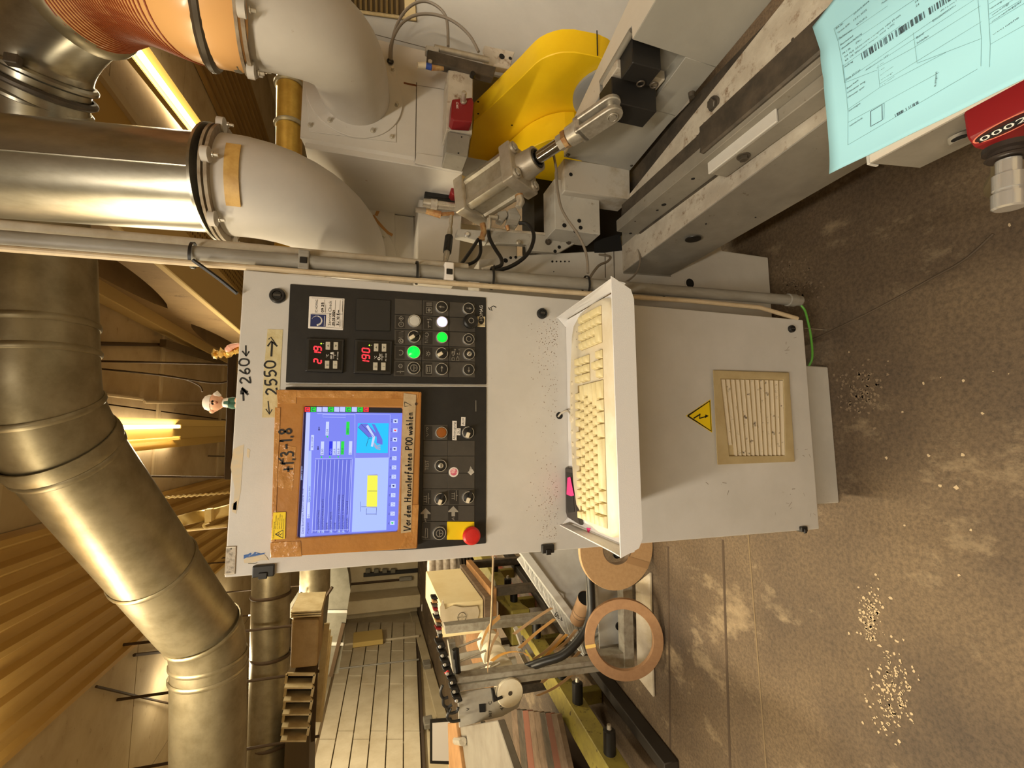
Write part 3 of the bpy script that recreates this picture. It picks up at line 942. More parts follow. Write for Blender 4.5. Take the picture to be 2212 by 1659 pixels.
MB().tube(spline([P(370, 1124, Y=3.86), P(384, 1136, Y=3.86), P(394, 1141, Y=3.86), P(386, 1147, Y=3.86), P(420, 1144, Y=3.86), P(490, 1137, Y=3.86)], 6), .009, 8).build('loop', PALEP, t)
MB().tube(spline([P(452, 1128, Y=3.85), P(440, 1134, Y=3.85), P(446, 1141, Y=3.85), P(460, 1138, Y=3.85), P(490, 1134, Y=3.85)], 6), .009, 8).build('loop', PALEP, t)
for x in (452,):
    MB().band([P(x, 1099, Y=3.87), P(x, 1126, Y=3.87)], .06, .04, (0, 1, 0)).build('clip', PALEP, t)
tag(MB().tube([P(168+6*k, 1089-.45*k + (1.2 if k % 2 else -1.2), Y=3.8) for k in range(58)], .008, 6).build('hanging_chain', PALEP), 'thin pale chain hanging from the ceiling behind the cabinet top', 'chain')

# ================================================================== CONTROL CABINET
YC = 1.034
CX0, CX1, CZ0, CZ1 = -0.2585, 0.3410, 0.179, 1.647
def F(x, y, o=0.0015):
    return P(x, y, Y=YC - o)
cab = thing('control_cabinet', 'tall grey control cabinet with screen, black button panels and keyboard tray', 'control cabinet', ((CX0+CX1)/2, YC+.12, 0))
MB().box(CX0, CX1, YC+.018, YC+.26, CZ0, CZ1).build('cabinet_body', PAINT, cab, bevel=.003)
DOORP = mat('cabinet_door_paint', (196, 193, 187), 0.5, c2=(204, 201, 196), scale=5, speck=(158, 148, 132), sscale=34, slo=0.69, shi=0.76, bump=0.03, bscale=400)
MB().box(CX0, CX1, YC, YC+.0175, CZ0, CZ1).build('front_door', DOORP, cab, bevel=.0022, seg=2)
pl0, pl1 = P(1800, 1087, Y=1.11), P(1745, 790, Y=1.11)
MB().box(pl0.x, pl1.x, 1.11, YC+.26, 0.0, CZ0+.001).build('plinth', PAINT, cab, bevel=.003)
N = V((0, -1, 0))
RX, UZ = V((1, 0, 0)), V((0, 0, 1))
def panel(pts, o, th, name, m, parent=cab, bevel=0.0, seg=1, mp=lambda a, b: (a, b)):
    q = [F(*mp(*p), o) for p in pts]
    return MB().prism(q, (0, th, 0)).build(name, m, parent, bevel=bevel, seg=seg, smooth=False if not bevel else None)
def flat(b, pts, o, mp=lambda a, c: (a, c)):
    b.poly([F(*mp(*p), o) for p in pts])
def stroke(b, pts, wpx, o, mp=lambda a, c: (a, c)):
    b.ribbon([F(*mp(*p), o) for p in pts], wpx * .00102, N)
def prnt(b, s, xb, ys, hpx, o, mp=lambda a, c: (a, c), width=None):
    x, y = mp(xb, ys)
    k = (F(x, y - 1, o) - F(x, y, o)).length
    p = F(x, y, o)
    if width is None:
        b.text(s, p, RX, UZ, hpx * k / .72)
    else:
        b.textfit(s, p, RX, UZ, hpx * k / .72, width * k)

# black panels ---------------------------------------------------------------
panel([(626.8, 613), (1050, 642.5), (1051, 830), (617, 826)], .004, .004, 'upper_control_panel', BLACKPAN, bevel=.0012)
panel([(617, 836), (1051, 836), (1050, 1174), (898, 1187), (606, 1200)], .004, .004, 'lower_control_panel', BLACKPAN, bevel=.0012)
b = MB(); stroke(b, [(618, 831), (1051, 833)], 2.2, .0042); b.build('panel_joint_strip', ALUD, cab)

c1 = crop(480, 560, 3.814)
c6 = crop(640, 630, 8.732)
c7 = crop(840, 640, 9.218)
c9 = crop(860, 850, 4.74)
c2 = crop(480, 820, 3.771)

def knob(p, r, depth, name, label_m, parent=cab):
    return None

def bezel(c, r, m=CHROME, parent=cab, h=.006, inner=.8):
    b = MB()
    b.lathe(c, N, [(0, r), (h*.5, r), (h, r*.9), (h, r*inner), (h*.45, r*inner)], 32, False, False)
    return b.build('bezel', m, parent)

def push(mp, cx, cy, rr, cap_m, sym=None, dome=False, mush=False, lab=None, org='push_button'):
    x, y = mp(cx, cy)
    c = F(x, y, .0055)
    r = rr * .00102
    if mush:
        q = MB().lathe(c, N, [(0, r*.8), (.010, r*.85), (.013, r), (.019, r*1.0), (.022, r*.8), (.0215, r*.55)], 32)
        o = q.build(org, BLACKR, cab)
        rad, top = r*.55, .0222
    else:
        q = MB().lathe(c, N, [(0, r*.84), (.0045, r*.84), (.0062, r*.78), (.0066, r*.5)] if not dome else [(0, r*.86), (.004, r*.88), (.009, r*.8), (.012, r*.55), (.0128, r*.2)], 32)
        o = q.build(org, cap_m, cab)
        bb = MB()
        bb.lathe(c, N, [(0, r), (.004, r), (.0072, r*.93), (.0072, r*.86), (.003, r*.86)], 32, False, False)
        bb.build('bezel', CHROME, o)
        rad, top = r*.7, .0068
    if lab: o['label'] = lab
    if sym:
        s = MB()
        z = V((0, -top - .0003, 0))
        def ln(pts, w=.0014):
            s.ribbon([c + z + V((a*rad, 0, d*rad)) for (a, d) in pts], w, N)
        if sym == 'ring':
            ln([(.62*math.cos(k*.314), .62*math.sin(k*.314)) for k in range(21)], .0013)
        elif sym == 'power':
            ln([(.72*math.cos(k*.314), .72*math.sin(k*.314)) for k in range(21)], .0011)
            ln([(-.6, 0), (.6, 0)], .0011); ln([(0, -.6), (0, 0.1)], .0011)
        else:
            a = {'up': (0, 1), 'down': (0, -1), 'left': (-1, 0), 'right': (1, 0)}[sym]
            pr = (-a[1], a[0])
            ln([(-a[0]*.6, -a[1]*.6), (a[0]*.3, a[1]*.3)], .0013)
            s.poly([c + z + V((u*rad, 0, w*rad)) for (u, w) in ((a[0]*.75, a[1]*.75), (a[0]*.15+pr[0]*.3, a[1]*.15+pr[1]*.3), (a[0]*.15-pr[0]*.3, a[1]*.15-pr[1]*.3))])
        s.build('symbol', PRINT, o)
    return o

def selector(mp, cx, cy, rr, ang=2.2, lab=None):
    x, y = mp(cx, cy)
    c = F(x, y, .0055)
    r = rr * .00102
    o = MB().lathe(c, N, [(0, r*.84), (.005, r*.82), (.006, r*.7)], 32).build('selector_switch', BLACKP, cab)
    MB().lathe(c, N, [(0, r), (.004, r), (.0072, r*.93), (.0072, r*.86), (.003, r*.86)], 32, False, False).build('bezel', CHROME, o)
    d = V((math.cos(ang), 0, math.sin(ang)))
    e = V((-d.z, 0, d.x))
    MB().obox(c + N*.011 - d*r*.15, d*r*.85, e*r*.2, N*.005).build('lever', BLACKP, o, bevel=.0015)
    MB().obox(c + N*.0125 + d*r*.42, d*r*.42, e*r*.27, N*.0045).build('lever_tip', mat('cream_lever_tip', (228, 216, 190), .5), o, bevel=.0012)
    if lab: o['label'] = lab
    return o

def keyswitch(mp, cx, cy, rr, ang):
    x, y = mp(cx, cy)
    c = F(x, y, .0055); r = rr*.00102
    o = MB().lathe(c, N, [(0, r*.84), (.005, r*.82), (.0056, r*.7)], 32).build('key_switch', BLACKP, cab)
    MB().lathe(c, N, [(0, r), (.004, r), (.0072, r*.93), (.0072, r*.86), (.003, r*.86)], 32, False, False).build('bezel', CHROME, o)
    MB().lathe(c, N, [(0, r*.4), (.009, r*.4), (.0095, r*.34)], 20).build('lock_core', STEEL, o)
    d = V((math.cos(ang), 0, math.sin(ang))); e = V((-d.z, 0, d.x))
    MB().obox(c + N*.0096, d*r*.26, e*r*.06, N*.0004).build('key_slot', DARKHOLE, o)
    return o

# upper button field: tiles ---------------------------------------------------
TLq, TRq, BLq, BRq = (115, 35), (1725, 135), (90, 1600), (1720, 1620)
def bil(u, v, q=(TLq, TRq, BLq, BRq)):
    a = (q[0][0]+(q[1][0]-q[0][0])*u, q[0][1]+(q[1][1]-q[0][1])*u)
    c = (q[2][0]+(q[3][0]-q[2][0])*u, q[2][1]+(q[3][1]-q[2][1])*u)
    return (a[0]+(c[0]-a[0])*v, a[1]+(c[1]-a[1])*v)
us, vs_ = [0, .345, .675, 1], [0, .205, .395, .595, .79, 1]
GAP = .004
for i in range(3):
    for j in range(5):
        q = [bil(u, v) for (u, v) in ((us[i]+GAP, vs_[j]+GAP), (us[i+1]-GAP, vs_[j]+GAP), (us[i+1]-GAP, vs_[j+1]-GAP), (us[i]+GAP, vs_[j+1]-GAP))]
        panel(q, .0055, .0016, 'button_tile', DARKT, bevel=.0006, mp=c7)
ins = {(0, 1), (0, 2), (0, 3), (0, 4), (1, 0), (1, 1), (1, 2), (1, 3), (1, 4), (2, 3)}
for (i, j) in ins:
    u0, u1 = us[i] + .022, us[i] + (.132 if i == 0 else .128)
    q = [bil(u, v) for (u, v) in ((u0, vs_[j]+.02), (u1, vs_[j]+.02), (u1, vs_[j+1]-.02), (u0, vs_[j+1]-.02))]
    panel(q, .0058, .0004, 'symbol_label', DARKL, mp=c7)
# pictograms on the label inserts
b = MB(); O = .0060
def cs(pts, w=1.1):
    stroke(b, pts, w, O, c7)
def circ(cx, cy, r, a0=0, a1=6.2832, n=18):
    return [(cx + r*math.cos(a0+(a1-a0)*k/n), cy + r*math.sin(a0+(a1-a0)*k/n)) for k in range(n+1)]
cs([(200, 440), (245, 395), (292, 440), (245, 485), (200, 440)]); cs([(225, 440), (268, 440)], 1.4)
cs(circ(245, 560, 48)); prnt(b, 'M', 262, 578, 3.4, O, c7)
cs([(195, 820), (290, 810), (195, 795), (290, 785), (195, 770), (290, 758), (195, 745), (290, 732), (195, 720), (290, 700)], .9); cs(circ(242, 890, 45)); cs(circ(250, 888, 24)); cs([(285, 930), (200, 860)], .9)
cs(circ(232, 1122, 50, -2.2, 2.2)); cs(circ(232, 1388, 36)); cs([(210, 1388), (255, 1388)])
cs([(155, 1505), (235, 1500), (230, 1475), (230, 1530)], 1.3); cs([(225, 1496), (305, 1496)], 1.3)
for y in (135, 160, 185): cs([(745, y), (860, y)], 1.0)
cs([(745, 225), (855, 225), (855, 330), (745, 330), (745, 225)]); cs(circ(802, 275, 26)); cs(circ(802, 275, 10))
cs([(760, 455), (790, 470), (820, 450), (850, 475)], 1.4); cs([(785, 510), (785, 630)], 1.0); cs([(785, 585), (835, 612)], 1.0); cs(circ(785, 515, 10))
cs(circ(752, 765, 36, -2.4, 2.6)); cs([(715, 920), (780, 915), (715, 895), (780, 885), (715, 865), (780, 855), (715, 835), (780, 822)], .9)
cs(circ(790, 1142, 28)); cs([(745, 1142), (762, 1142)], .9); cs([(790, 1100), (790, 1085)], .9); cs([(760, 1115), (748, 1102)], .9); cs([(760, 1170), (748, 1184)], .9); cs([(790, 1184), (790, 1198)], .9)
cs([(742, 1365), (742, 1545)], 1.3); cs([(845, 1365), (845, 1545)], 1.3)
for y in (1375, 1535): cs([(735, y), (852, y)], 1.2)
cs([(770, 1510), (770, 1405), (785, 1420)], .9); cs([(812, 1400), (812, 1505), (798, 1490)], .9)
for (x0, y0) in ((1255, 1100), (1255, 1225), (1345, 1225)):
    cs([(x0, y0), (x0+50, y0), (x0+50, y0+52), (x0, y0+52), (x0, y0)], .9)
cs([(1310, 1170), (1320, 1055)], .9); cs([(1350, 1165), (1405, 1165), (1405, 1120)], .9)
prnt(b, '0', 1335, 1075, 4.0, O, c7); prnt(b, '2', 1415, 1078, 4.0, O, c7)
for q in ((1280, 1180), (1370, 1200), (1365, 1140), (1275, 1120)): flat(b, [(q[0]-10, q[1]-8), (q[0]+12, q[1]-8), (q[0]+12, q[1]+9), (q[0]-10, q[1]+9)], O, c7)
b.build('pictogram_print', PRINT, cab)['kind'] = 'stuff'

GLIT = mat('lit_green_lens', (0, 230, 70), .25, emit=.85, ecol=(0, 240, 70))
GLIT2 = mat('lit_green_lens_small', (0, 220, 60), .25, emit=.7, ecol=(0, 225, 60))
WLIT = mat('lit_white_lens', (226, 224, 255), .25, emit=.75, ecol=(205, 203, 255))
GLENS = mat('grey_white_lens', (196, 194, 186), .3)
AMB = mat('amber_lens', (146, 82, 24), .35)
push(c7, 1045, 228, 13.5, BLACKP, 'up'); push(c7, 1578, 255, 13.5, BLACKP, 'down')
push(c7, 503, 500, 14, GLENS, lab='grey white lens'); push(c7, 1052, 522, 13.3, WLIT, lab='lit white lens')
push(c7, 1600, 530, 16.5, BLACKR, 'ring', mush=True, lab='large black mushroom button')
selector(c7, 497, 812, 13.8, 2.15); push(c7, 1052, 828, 13.3, GLIT2, lab='lit green lens'); push(c7, 1580, 862, 13.4, BLACKP, 'ring')
push(c7, 490, 1122, 15.0, GLIT, dome=True, lab='large domed lit green lens')
selector(c7, 1048, 1146, 13.6, 2.15); keyswitch(c7, 1588, 1158, 13.2, -.8)
push(c7, 492, 1436, 14, BLACKP, 'power'); push(c7, 1045, 1455, 13.8, BLACKP, 'right'); push(c7, 1580, 1468, 13.2, BLACKP, 'left')
# maker's badge
b = MB()
b.cur = 0; flat(b, [(1765, 400), (1918, 405), (1918, 614), (1765, 608)], .0046, c7)
b.cur = 1; flat(b, [(1840 + 58*math.cos(k*.349), 480 + 78*math.sin(k*.349)) for k in range(18)], .0049, c7)
flat(b, [(1800, 400), (1880, 400), (1880, 480), (1800, 480)], .0048, c7)
b.cur = 0
stroke(b, [(1765, 580), (1918, 586)], .8, .0049, c7)
b.cur = 2; prnt(b, 'HOMAG', 1868, 500, 7.0, .0054, c7, width=34.5)
b.cur = 1; stroke(b, [(1768, 570), (1915, 574)], 1.0, .0051, c7)
b.build('maker_badge', [mat('cream_badge', (222, 206, 168), .5), BLACKP, WHITEP], cab)
# marker squiggle right of the badge
b = MB(); stroke(b, [(1055, 664), (1058, 669), (1063, 671), (1060, 664), (1066, 661), (1072, 664)], 2, .0008); b.build('pen_mark', INK, cab)

# temperature controllers, blank cover, service sticker ------------------------
LED = mat('red_led_segment', (255, 40, 60), .4, emit=1.1, ecol=(255, 50, 62))
LEDG = mat('green_led', (190, 255, 60), .4, emit=1.2, ecol=(185, 255, 60))
KEYG = mat('pale_grey_key', (190, 184, 166), .5)
def seg7(b, d, x, y, h, w, o, mp, sl=.12):
    # upright digit at crop (x: top .. x+h: bottom, y: left .. y-w: right)
    S = {'0': 'abcdef', '1': 'bc', '2': 'abged', '9': 'abcdfg', '5': 'acdfg'}[d]
    pts = {'a': ((0, 0), (0, 1)), 'b': ((0, 1), (.5, 1)), 'c': ((.5, 1), (1, 1)), 'd': ((1, 0), (1, 1)), 'e': ((.5, 0), (1, 0)), 'f': ((0, 0), (.5, 0)), 'g': ((.5, 0), (.5, 1))}
    for k in S:
        (a0, b0), (a1, b1) = pts[k]
        f = .07
        da, db = (a1-a0)*f, (b1-b0)*f*1.2
        p = [(x + h*(a0+da), y - w*(b0+db) - sl*h*(.5-a0)), (x + h*(a1-da), y - w*(b1-db) - sl*h*(.5-a1))]
        stroke(b, p, 2.5, o, mp)
def controller(dx, dy, digits, icon):
    mp = lambda a, c: c6(a + dx, c + dy)
    o = panel([(190, 865), (905, 895), (880, 1530), (170, 1505)], .0135, .010, 'temperature_controller', BLACKP, bevel=.002, seg=2, mp=mp)
    b = MB(); flat(b, [(245, 905), (860, 925), (850, 1480), (225, 1462)], .0138, mp); b.build('display_window', mat('display_black', (14, 13, 14), .2), o)
    b = MB()
    for (d, y) in digits: seg7(b, d, 335, y, 135, 72, .0142, mp)
    b.build('display_digit', LED, o)
    for (x, y) in ((555, 945), (705, 950), (540, 1300), (692, 1302)):
        k = panel([(x, y), (x+85, y+2), (x+82, y+150), (x-2, y+148)], .0150, .0016, 'controller_key', KEYG, bevel=.0005, mp=mp)
        k.parent = o
    b = MB()
    for (x, y, s) in ((597, 1020, -1), (748, 1020, 1)):
        flat(b, [(x-18*-s, y), (x+14*-s, y-24), (x+14*-s, y+24)], .0153, mp)
    for y in (1370, 1392): stroke(b, [(565, y), (612, y)], .9, .0153, mp)
    stroke(b, [(718, 1382), (760, 1382)], .9, .0153, mp)
    b.build('key_print', mat('key_print_grey', (96, 92, 78), .6), o)
    b = MB()
    prnt(b, '\u00b0C', 605, 1245, 5.0, .0141, mp); prnt(b, 'PI 1040', 792, 1282, 3.0, .0141, mp, width=17)
    stroke(b, [(705, 1140), (705, 1265)], .8, .0141, mp); stroke(b, [(705, 1200), (745, 1200)], .8, .0141, mp)
    if icon == 0:
        for y in (1215, 1235, 1255): stroke(b, circ(662, y, 16, n=8), .8, .0141, mp)
        flat(b, [(640, 1170), (640, 1150), (692, 1140), (692, 1185)], .0141, mp)
    else:
        stroke(b, circ(650, 1232, 22, n=10), 1.4, .0141, mp); stroke(b, circ(655, 1180, 20, -1.5, 1.5, 8), 1.0, .0141, mp); stroke(b, circ(655, 1160, 20, -1.5, 1.5, 8), 1.0, .0141, mp)
    b.build('controller_print', WHITEP, o)
    b = MB(); b.lathe(F(*mp(470, 980), .0138), N, [(0, .0016), (.0006, .0013)], 10); b.build('indicator_light', LEDG, o)
    b = MB(); b.lathe(F(*mp(512, 980), .0138), N, [(0, .0011), (.0005, .001)], 8); b.build('indicator_light', KEYG, o)
    return o
controller(0, 0, (('2', 1345), ('1', 1215), ('9', 1112)), 0)
controller(910, 32, (('1', 1345), ('9', 1235), ('0', 1112)), 1)
panel([(1130, 118), (1785, 160), (1770, 745), (1110, 730)], .0075, .004, 'blank_cover', mat('blank_cover_black', (34, 33, 32), .45), bevel=.0012, mp=c6)

o = panel([(245, 80), (915, 125), (885, 725), (222, 690)], .0062, .003, 'service_sticker', PAPERW, bevel=.0016, seg=2, mp=c6)
b = MB(); O = .0066
flat(b, [(272, 425), (562, 435), (552, 668), (262, 655)], O, c6)
b.build('blue_field', mat('navy_print', (34, 44, 96), .5), o)
b = MB()
for k in range(15):
    a_ = -2.3 + k*.29
    rr = 6 + 14*(k/14)
    cx, cy = 385 + 95*math.sin(a_+1.2), 545 - 85*math.cos(a_+1.2)
    flat(b, circ(cx, cy, rr, n=8)[:-1], .0069, c6)
stroke(b, [(535, 460), (525, 655)], .9, .0069, c6)
b.build('dot_print', WHITEP, o)
b = MB()
prnt(b, 'IC HOMAG', 398, 395, 5.0, O, c6, width=28)
prnt(b, 'Service Check', 650, 640, 6.2, O, c6, width=54)
for (pts) in ([(290, 408), (880, 425)], [(290, 115), (880, 140), (868, 690), (560, 672)], [(535, 150), (545, 395)], [(740, 160), (720, 660)], [(830, 165), (815, 670)], [(865, 380), (875, 180)]):
    stroke(b, pts, .5, O, c6)
prnt(b, 'Date of Service', 752, 640, 1.6, O, c6); prnt(b, 'Date Next Service', 558, 390, 1.6, O, c6); prnt(b, 'Service Engineer', 842, 655, 1.6, O, c6)
b.build('sticker_print', INK, o)

# handwriting -------------------------------------------------------------------
GL = {  # glyph strokes, x 0..1 to the right, y 0..1 up
 '0': [[(.5, 1), (.15, .8), (.1, .3), (.4, 0), (.8, .15), (.9, .7), (.5, 1)]], '1': [[(.3, .7), (.6, 1), (.5, 0)]],
 '2': [[(.1, .8), (.4, 1), (.8, .8), (.6, .45), (.1, 0), (.9, .05)]], '5': [[(.85, 1), (.3, 1), (.2, .55), (.6, .6), (.85, .3), (.5, 0), (.1, .1)]],
 '6': [[(.7, 1), (.3, .6), (.15, .2), (.5, 0), (.8, .2), (.6, .45), (.2, .35)]], '9': [[(.8, .7), (.4, 1), (.2, .7), (.5, .5), (.8, .75), (.7, .3), (.4, 0)]],
 '3': [[(.15, .95), (.6, 1), (.75, .75), (.4, .55), (.8, .35), (.6, 0), (.1, .05)]], '4': [[(.5, 1), (.15, .4), (.85, .4)], [(.7, .7), (.65, 0)]],
 '8': [[(.5, .5), (.2, .8), (.5, 1), (.8, .8), (.5, .5), (.15, .2), (.5, 0), (.85, .2), (.5, .5)]], '.': [[(.4, 0), (.5, .06)]], ',': [[(.5, .1), (.35, -.15)]],
 '+': [[(.1, .5), (.9, .5)], [(.5, .9), (.5, .1)]], '-': [[(.15, .5), (.85, .5)]],
 'V': [[(.05, 1), (.35, 0), (.5, .1), (.95, 1)]], 'o': [[(.5, .5), (.15, .3), (.4, 0), (.8, .2), (.5, .5), (.85, .5)]], 'r': [[(.25, .5), (.3, 0)], [(.28, .35), (.5, .52), (.75, .45)]],
 'd': [[(.65, .5), (.25, .35), (.3, .02), (.65, .2), (.75, 1)], [(.65, .2), (.8, 0)]], 'e': [[(.2, .25), (.7, .32), (.5, .52), (.2, .3), (.4, 0), (.8, .1)]],
 'm': [[(.05, .5), (.1, 0)], [(.1, .4), (.3, .5), (.4, 0)], [(.4, .4), (.65, .5), (.75, 0)]], 'n': [[(.15, .5), (.2, 0)], [(.2, .4), (.55, .5), (.7, 0)]],
 'H': [[(.15, 1), (.15, 0)], [(.8, 1), (.8, 0)], [(.1, .5), (.85, .5)]], 'u': [[(.15, .5), (.2, .05), (.6, .1), (.75, .5)], [(.72, .4), (.8, 0)]], 't': [[(.45, .9), (.4, .05), (.65, 0)], [(.15, .55), (.75, .55)]],
 'f': [[(.8, .9), (.5, .95), (.4, .3), (.3, -.25)], [(.15, .5), (.7, .5)]], 'a': [[(.65, .5), (.25, .4), (.2, .05), (.6, .15), (.7, .5), (.8, 0)]], 'h': [[(.25, 1), (.2, 0)], [(.22, .35), (.55, .5), (.7, 0)]],
 'P': [[(.2, 1), (.2, 0)], [(.15, .95), (.7, .95), (.75, .6), (.2, .5)]], 'w': [[(.05, .5), (.25, 0), (.5, .4), (.7, 0), (.95, .5)]], 'l': [[(.4, 1), (.35, .1), (.6, 0)]],
 'ä': [[(.65, .5), (.25, .4), (.2, .05), (.6, .15), (.7, .5), (.8, 0)], [(.3, .75), (.33, .8)], [(.6, .75), (.63, .8)]],
 '!': [[(.2, 1), (.8, 1), (.5, .3), (.2, 1)], [(.42, .1), (.58, .1), (.5, .0), (.42, .1)]], 'C': [[(.8, .9), (.3, .9), (.15, .4), (.4, .02), (.8, .1)]],
 '7': [[(.1, .95), (.85, .95), (.4, 0)]], 'v': [[(.1, .5), (.4, 0), (.8, .6)]], 's': [[(.7, .5), (.3, .4), (.6, .2), (.2, 0)]], 'E': [[(.8, 1), (.2, .95), (.2, .05), (.8, 0)], [(.2, .5), (.6, .5)]],
}
def hand(b, s, p0, p1, hpx, wpx, o, mp=lambda a, c: (a, c), prop=None):
    # p0 baseline start, p1 baseline end (picture points)
    n = len(s)
    ws = [(.45 if ch in ' .,!1lrt' else 1.25 if ch in 'mwHVP' else .95) for ch in s]
    T = sum(ws); acc = 0
    dx, dy = p1[0]-p0[0], p1[1]-p0[1]
    L = math.hypot(dx, dy)
    ux, uy = dx/L, dy/L                   # along the writing
    vx, vy = uy, -ux                      # up in the picture = towards smaller x
    if vx > 0: vx, vy = -vx, -vy
    for ch, w in zip(s, ws):
        if ch != ' ':
            for st in GL[ch]:
                pts = [(p0[0] + ux*L*(acc + gx_*w*.9)/T + vx*hpx*gy, p0[1] + uy*L*(acc + gx_*w*.9)/T + vy*hpx*gy) for gx_, gy in st]
                q = [F(*mp(*p), o) for p in pts]
                b.ribbon(spline(q, 4) if len(q) > 2 else q, wpx*.00102, N)
        acc += w
b = MB()
hand(b, '25.03.2024', (712, 640), (722, 340), 34, 1.1, .0068, c6); hand(b, '09.25', (512, 390), (516, 200), 40, 1.1, .0068, c6); hand(b, '3v 10 Ew', (800, 640), (805, 340), 36, 1.1, .0068, c6)
b.build('sticker_handwriting', INK, o)

# door writing "-> 260 <-"
b = MB(); O = .0007
hand(b, '260', (541, 829), (537, 771), 22, 3.0, O)
stroke(b, [(531, 746), (531, 769)], 2.6, O); stroke(b, [(523, 758), (532, 769), (538, 759)], 2.6, O)
stroke(b, [(526, 866), (525, 848)], 3.0, O); flat(b, [(519, 845), (523, 836), (536, 846), (531, 851), (528, 846), (526, 852), (519, 852)], O); stroke(b, [(522, 838), (536, 853)], 4, O)
b.build('marker_writing', INK, cab)['label'] = 'handwritten 260 between two arrows'
# masking tape "<- 2550 ->"
o = panel([(578, 711), (611, 712), (606, 800), (602, 902), (566, 902), (570, 800)], .0009, .0008, 'masking_tape', TAPEY)
b = MB(); O = .0013
hand(b, '2550', (599, 853), (594, 776), 24, 3.4, O)
stroke(b, [(586, 770), (588, 738)], 3.6, O); stroke(b, [(599, 748), (586, 737), (578, 748)], 3.2, O); stroke(b, [(596, 744), (585, 728), (580, 733)], 2.0, O)
stroke(b, [(579, 866), (582, 894)], 2.0, O); stroke(b, [(574, 883), (582, 895), (588, 884)], 2.0, O)
b.build('tape_writing', INK, o)
# torn sticker remains, name plate, half scraped blue sticker
for pts in ([(518, 963), (527, 960), (524, 1000), (520, 1060), (512, 1102), (503, 1101), (507, 1055), (498, 1010), (504, 970)], [(534, 968), (540, 972), (538, 990), (533, 986)], [(500, 1090), (512, 1082), (510, 1110), (502, 1106)]):
    panel(pts, .0004, .0003, 'sticker_remains', TORN)
c3 = crop(480, 1160, 13.825)
o = panel([(110, 285), (425, 270), (385, 1115), (65, 1140)], .0022, .002, 'name_plate', ALU, bevel=.001, mp=c3)
panel([(128, 330), (398, 315), (362, 1075), (85, 1095)], .0023, .0002, 'plate_field', mat('etched_plate', (168, 158, 142), .5, .4, c2=(120, 112, 100), scale=90, lo=.48, hi=.6), o, mp=c3)
c = F(*c3(265, 355), .0024)
MB().lathe(c, N, [(0, .0013), (.0005, .001)], 8).build('rivet', DARKHOLE, o)
b = MB(); flat(b, [(645, 540), (760, 515), (860, 462), (1000, 450), (1090, 480), (1140, 495), (1295, 470), (1240, 510), (1090, 545), (860, 590), (720, 615), (640, 660)], .0006, c3); ob = b.build('blue_sticker', mat('blue_sticker_print', (44, 92, 160), .5, c2=(196, 200, 204), scale=60, lo=.56, hi=.6), cab)
b = MB(); flat(b, [(640, 680), (760, 612), (960, 590), (1250, 520), (1330, 600), (1380, 690), (1150, 700), (900, 770), (660, 780)], .0008, c3); b.build('sticker_remains', TORN, cab)
b = MB(); stroke(b, [(770, 785), (860, 795), (980, 790), (1040, 768)], 1.2, .0009, c3); b.build('sticker_edge', SLATE, cab)

# door locks, hinges, hole
def lock(x, y, r):
    c = F(x, y, 0); r *= .00102
    o = MB().lathe(c, N, [(0, r), (.006, r), (.009, r*.86), (.009, r*.62), (.003, r*.6)], 28).build('door_lock', BLACKP, cab)
    MB().lathe(c, N, [(0, r*.58), (.0075, r*.55)], 20).build('lock_insert', BLACKR, o)
    MB().obox(c + N*.0085, (r*.14, 0, 0), (0, .002, 0), (0, 0, r*.45)).build('key_bit', DARKT, o)
lock(600, 640, 15); lock(1170, 678, 12.5); lock(1708, 711, 10.5)
for (x, y, w, h) in ((570, 1234, 37, 19), (1182, 1184, 29, 17), (1733, 1138, 21, 12)):
    c = F(x, y, 0); k = .00102
    o = MB().box(CX0-.003, CX0-.003+h*k+.002, YC-.008, YC+.03, c.z-w*k/2, c.z+w*k/2).build('door_hinge', BLACKP, cab, bevel=.0018, seg=2)
    MB().box(CX0-.006, CX0+.006, YC-.011, YC-.006, c.z-w*k*.2, c.z+w*k*.2).build('hinge_pin', BLACKR, o, bevel=.001)
MB().lathe(F(1207, 898, -.004), N, [(0, .0085), (.0045, .0085)], 20).build('cable_hole', DARKHOLE, cab)
# dirt on the door above the tray (worn through fingers and dust)
rnd = random.Random(11)
b = MB()
for i in range(520):
    side = rnd.random()
    x = 1205 - abs(rnd.gauss(0, 26))
    y = rnd.choice((rnd.gauss(1120, 60), rnd.gauss(720, 40), rnd.uniform(700, 1150)))
    if not (690 < y < 1165): continue
    r_ = rnd.uniform(.3, 1.3)
    flat(b, [(x - r_, y), (x, y - r_*rnd.uniform(.5, 1.4)), (x + r_, y), (x, y + r_)], .0005)
b.build('dirt_speck', mat('brown_dirt', (140, 122, 104), .9), cab)['kind'] = 'stuff'
b = MB()
for i in range(26):
    x, y = rnd.choice(((1700, 1080), (1730, 980), (1700, 740), (1560, 1040), (1755, 1090))); x += rnd.gauss(0, 12); y += rnd.gauss(0, 14)
    if x > 1758: continue
    stroke(b, [(x, y), (x + rnd.gauss(0, 5), y + rnd.gauss(0, 5))], rnd.uniform(.6, 2.2), .0005)
b.build('scuff_mark', mat('grey_scuff', (150, 142, 132), .8), cab)['kind'] = 'stuff'

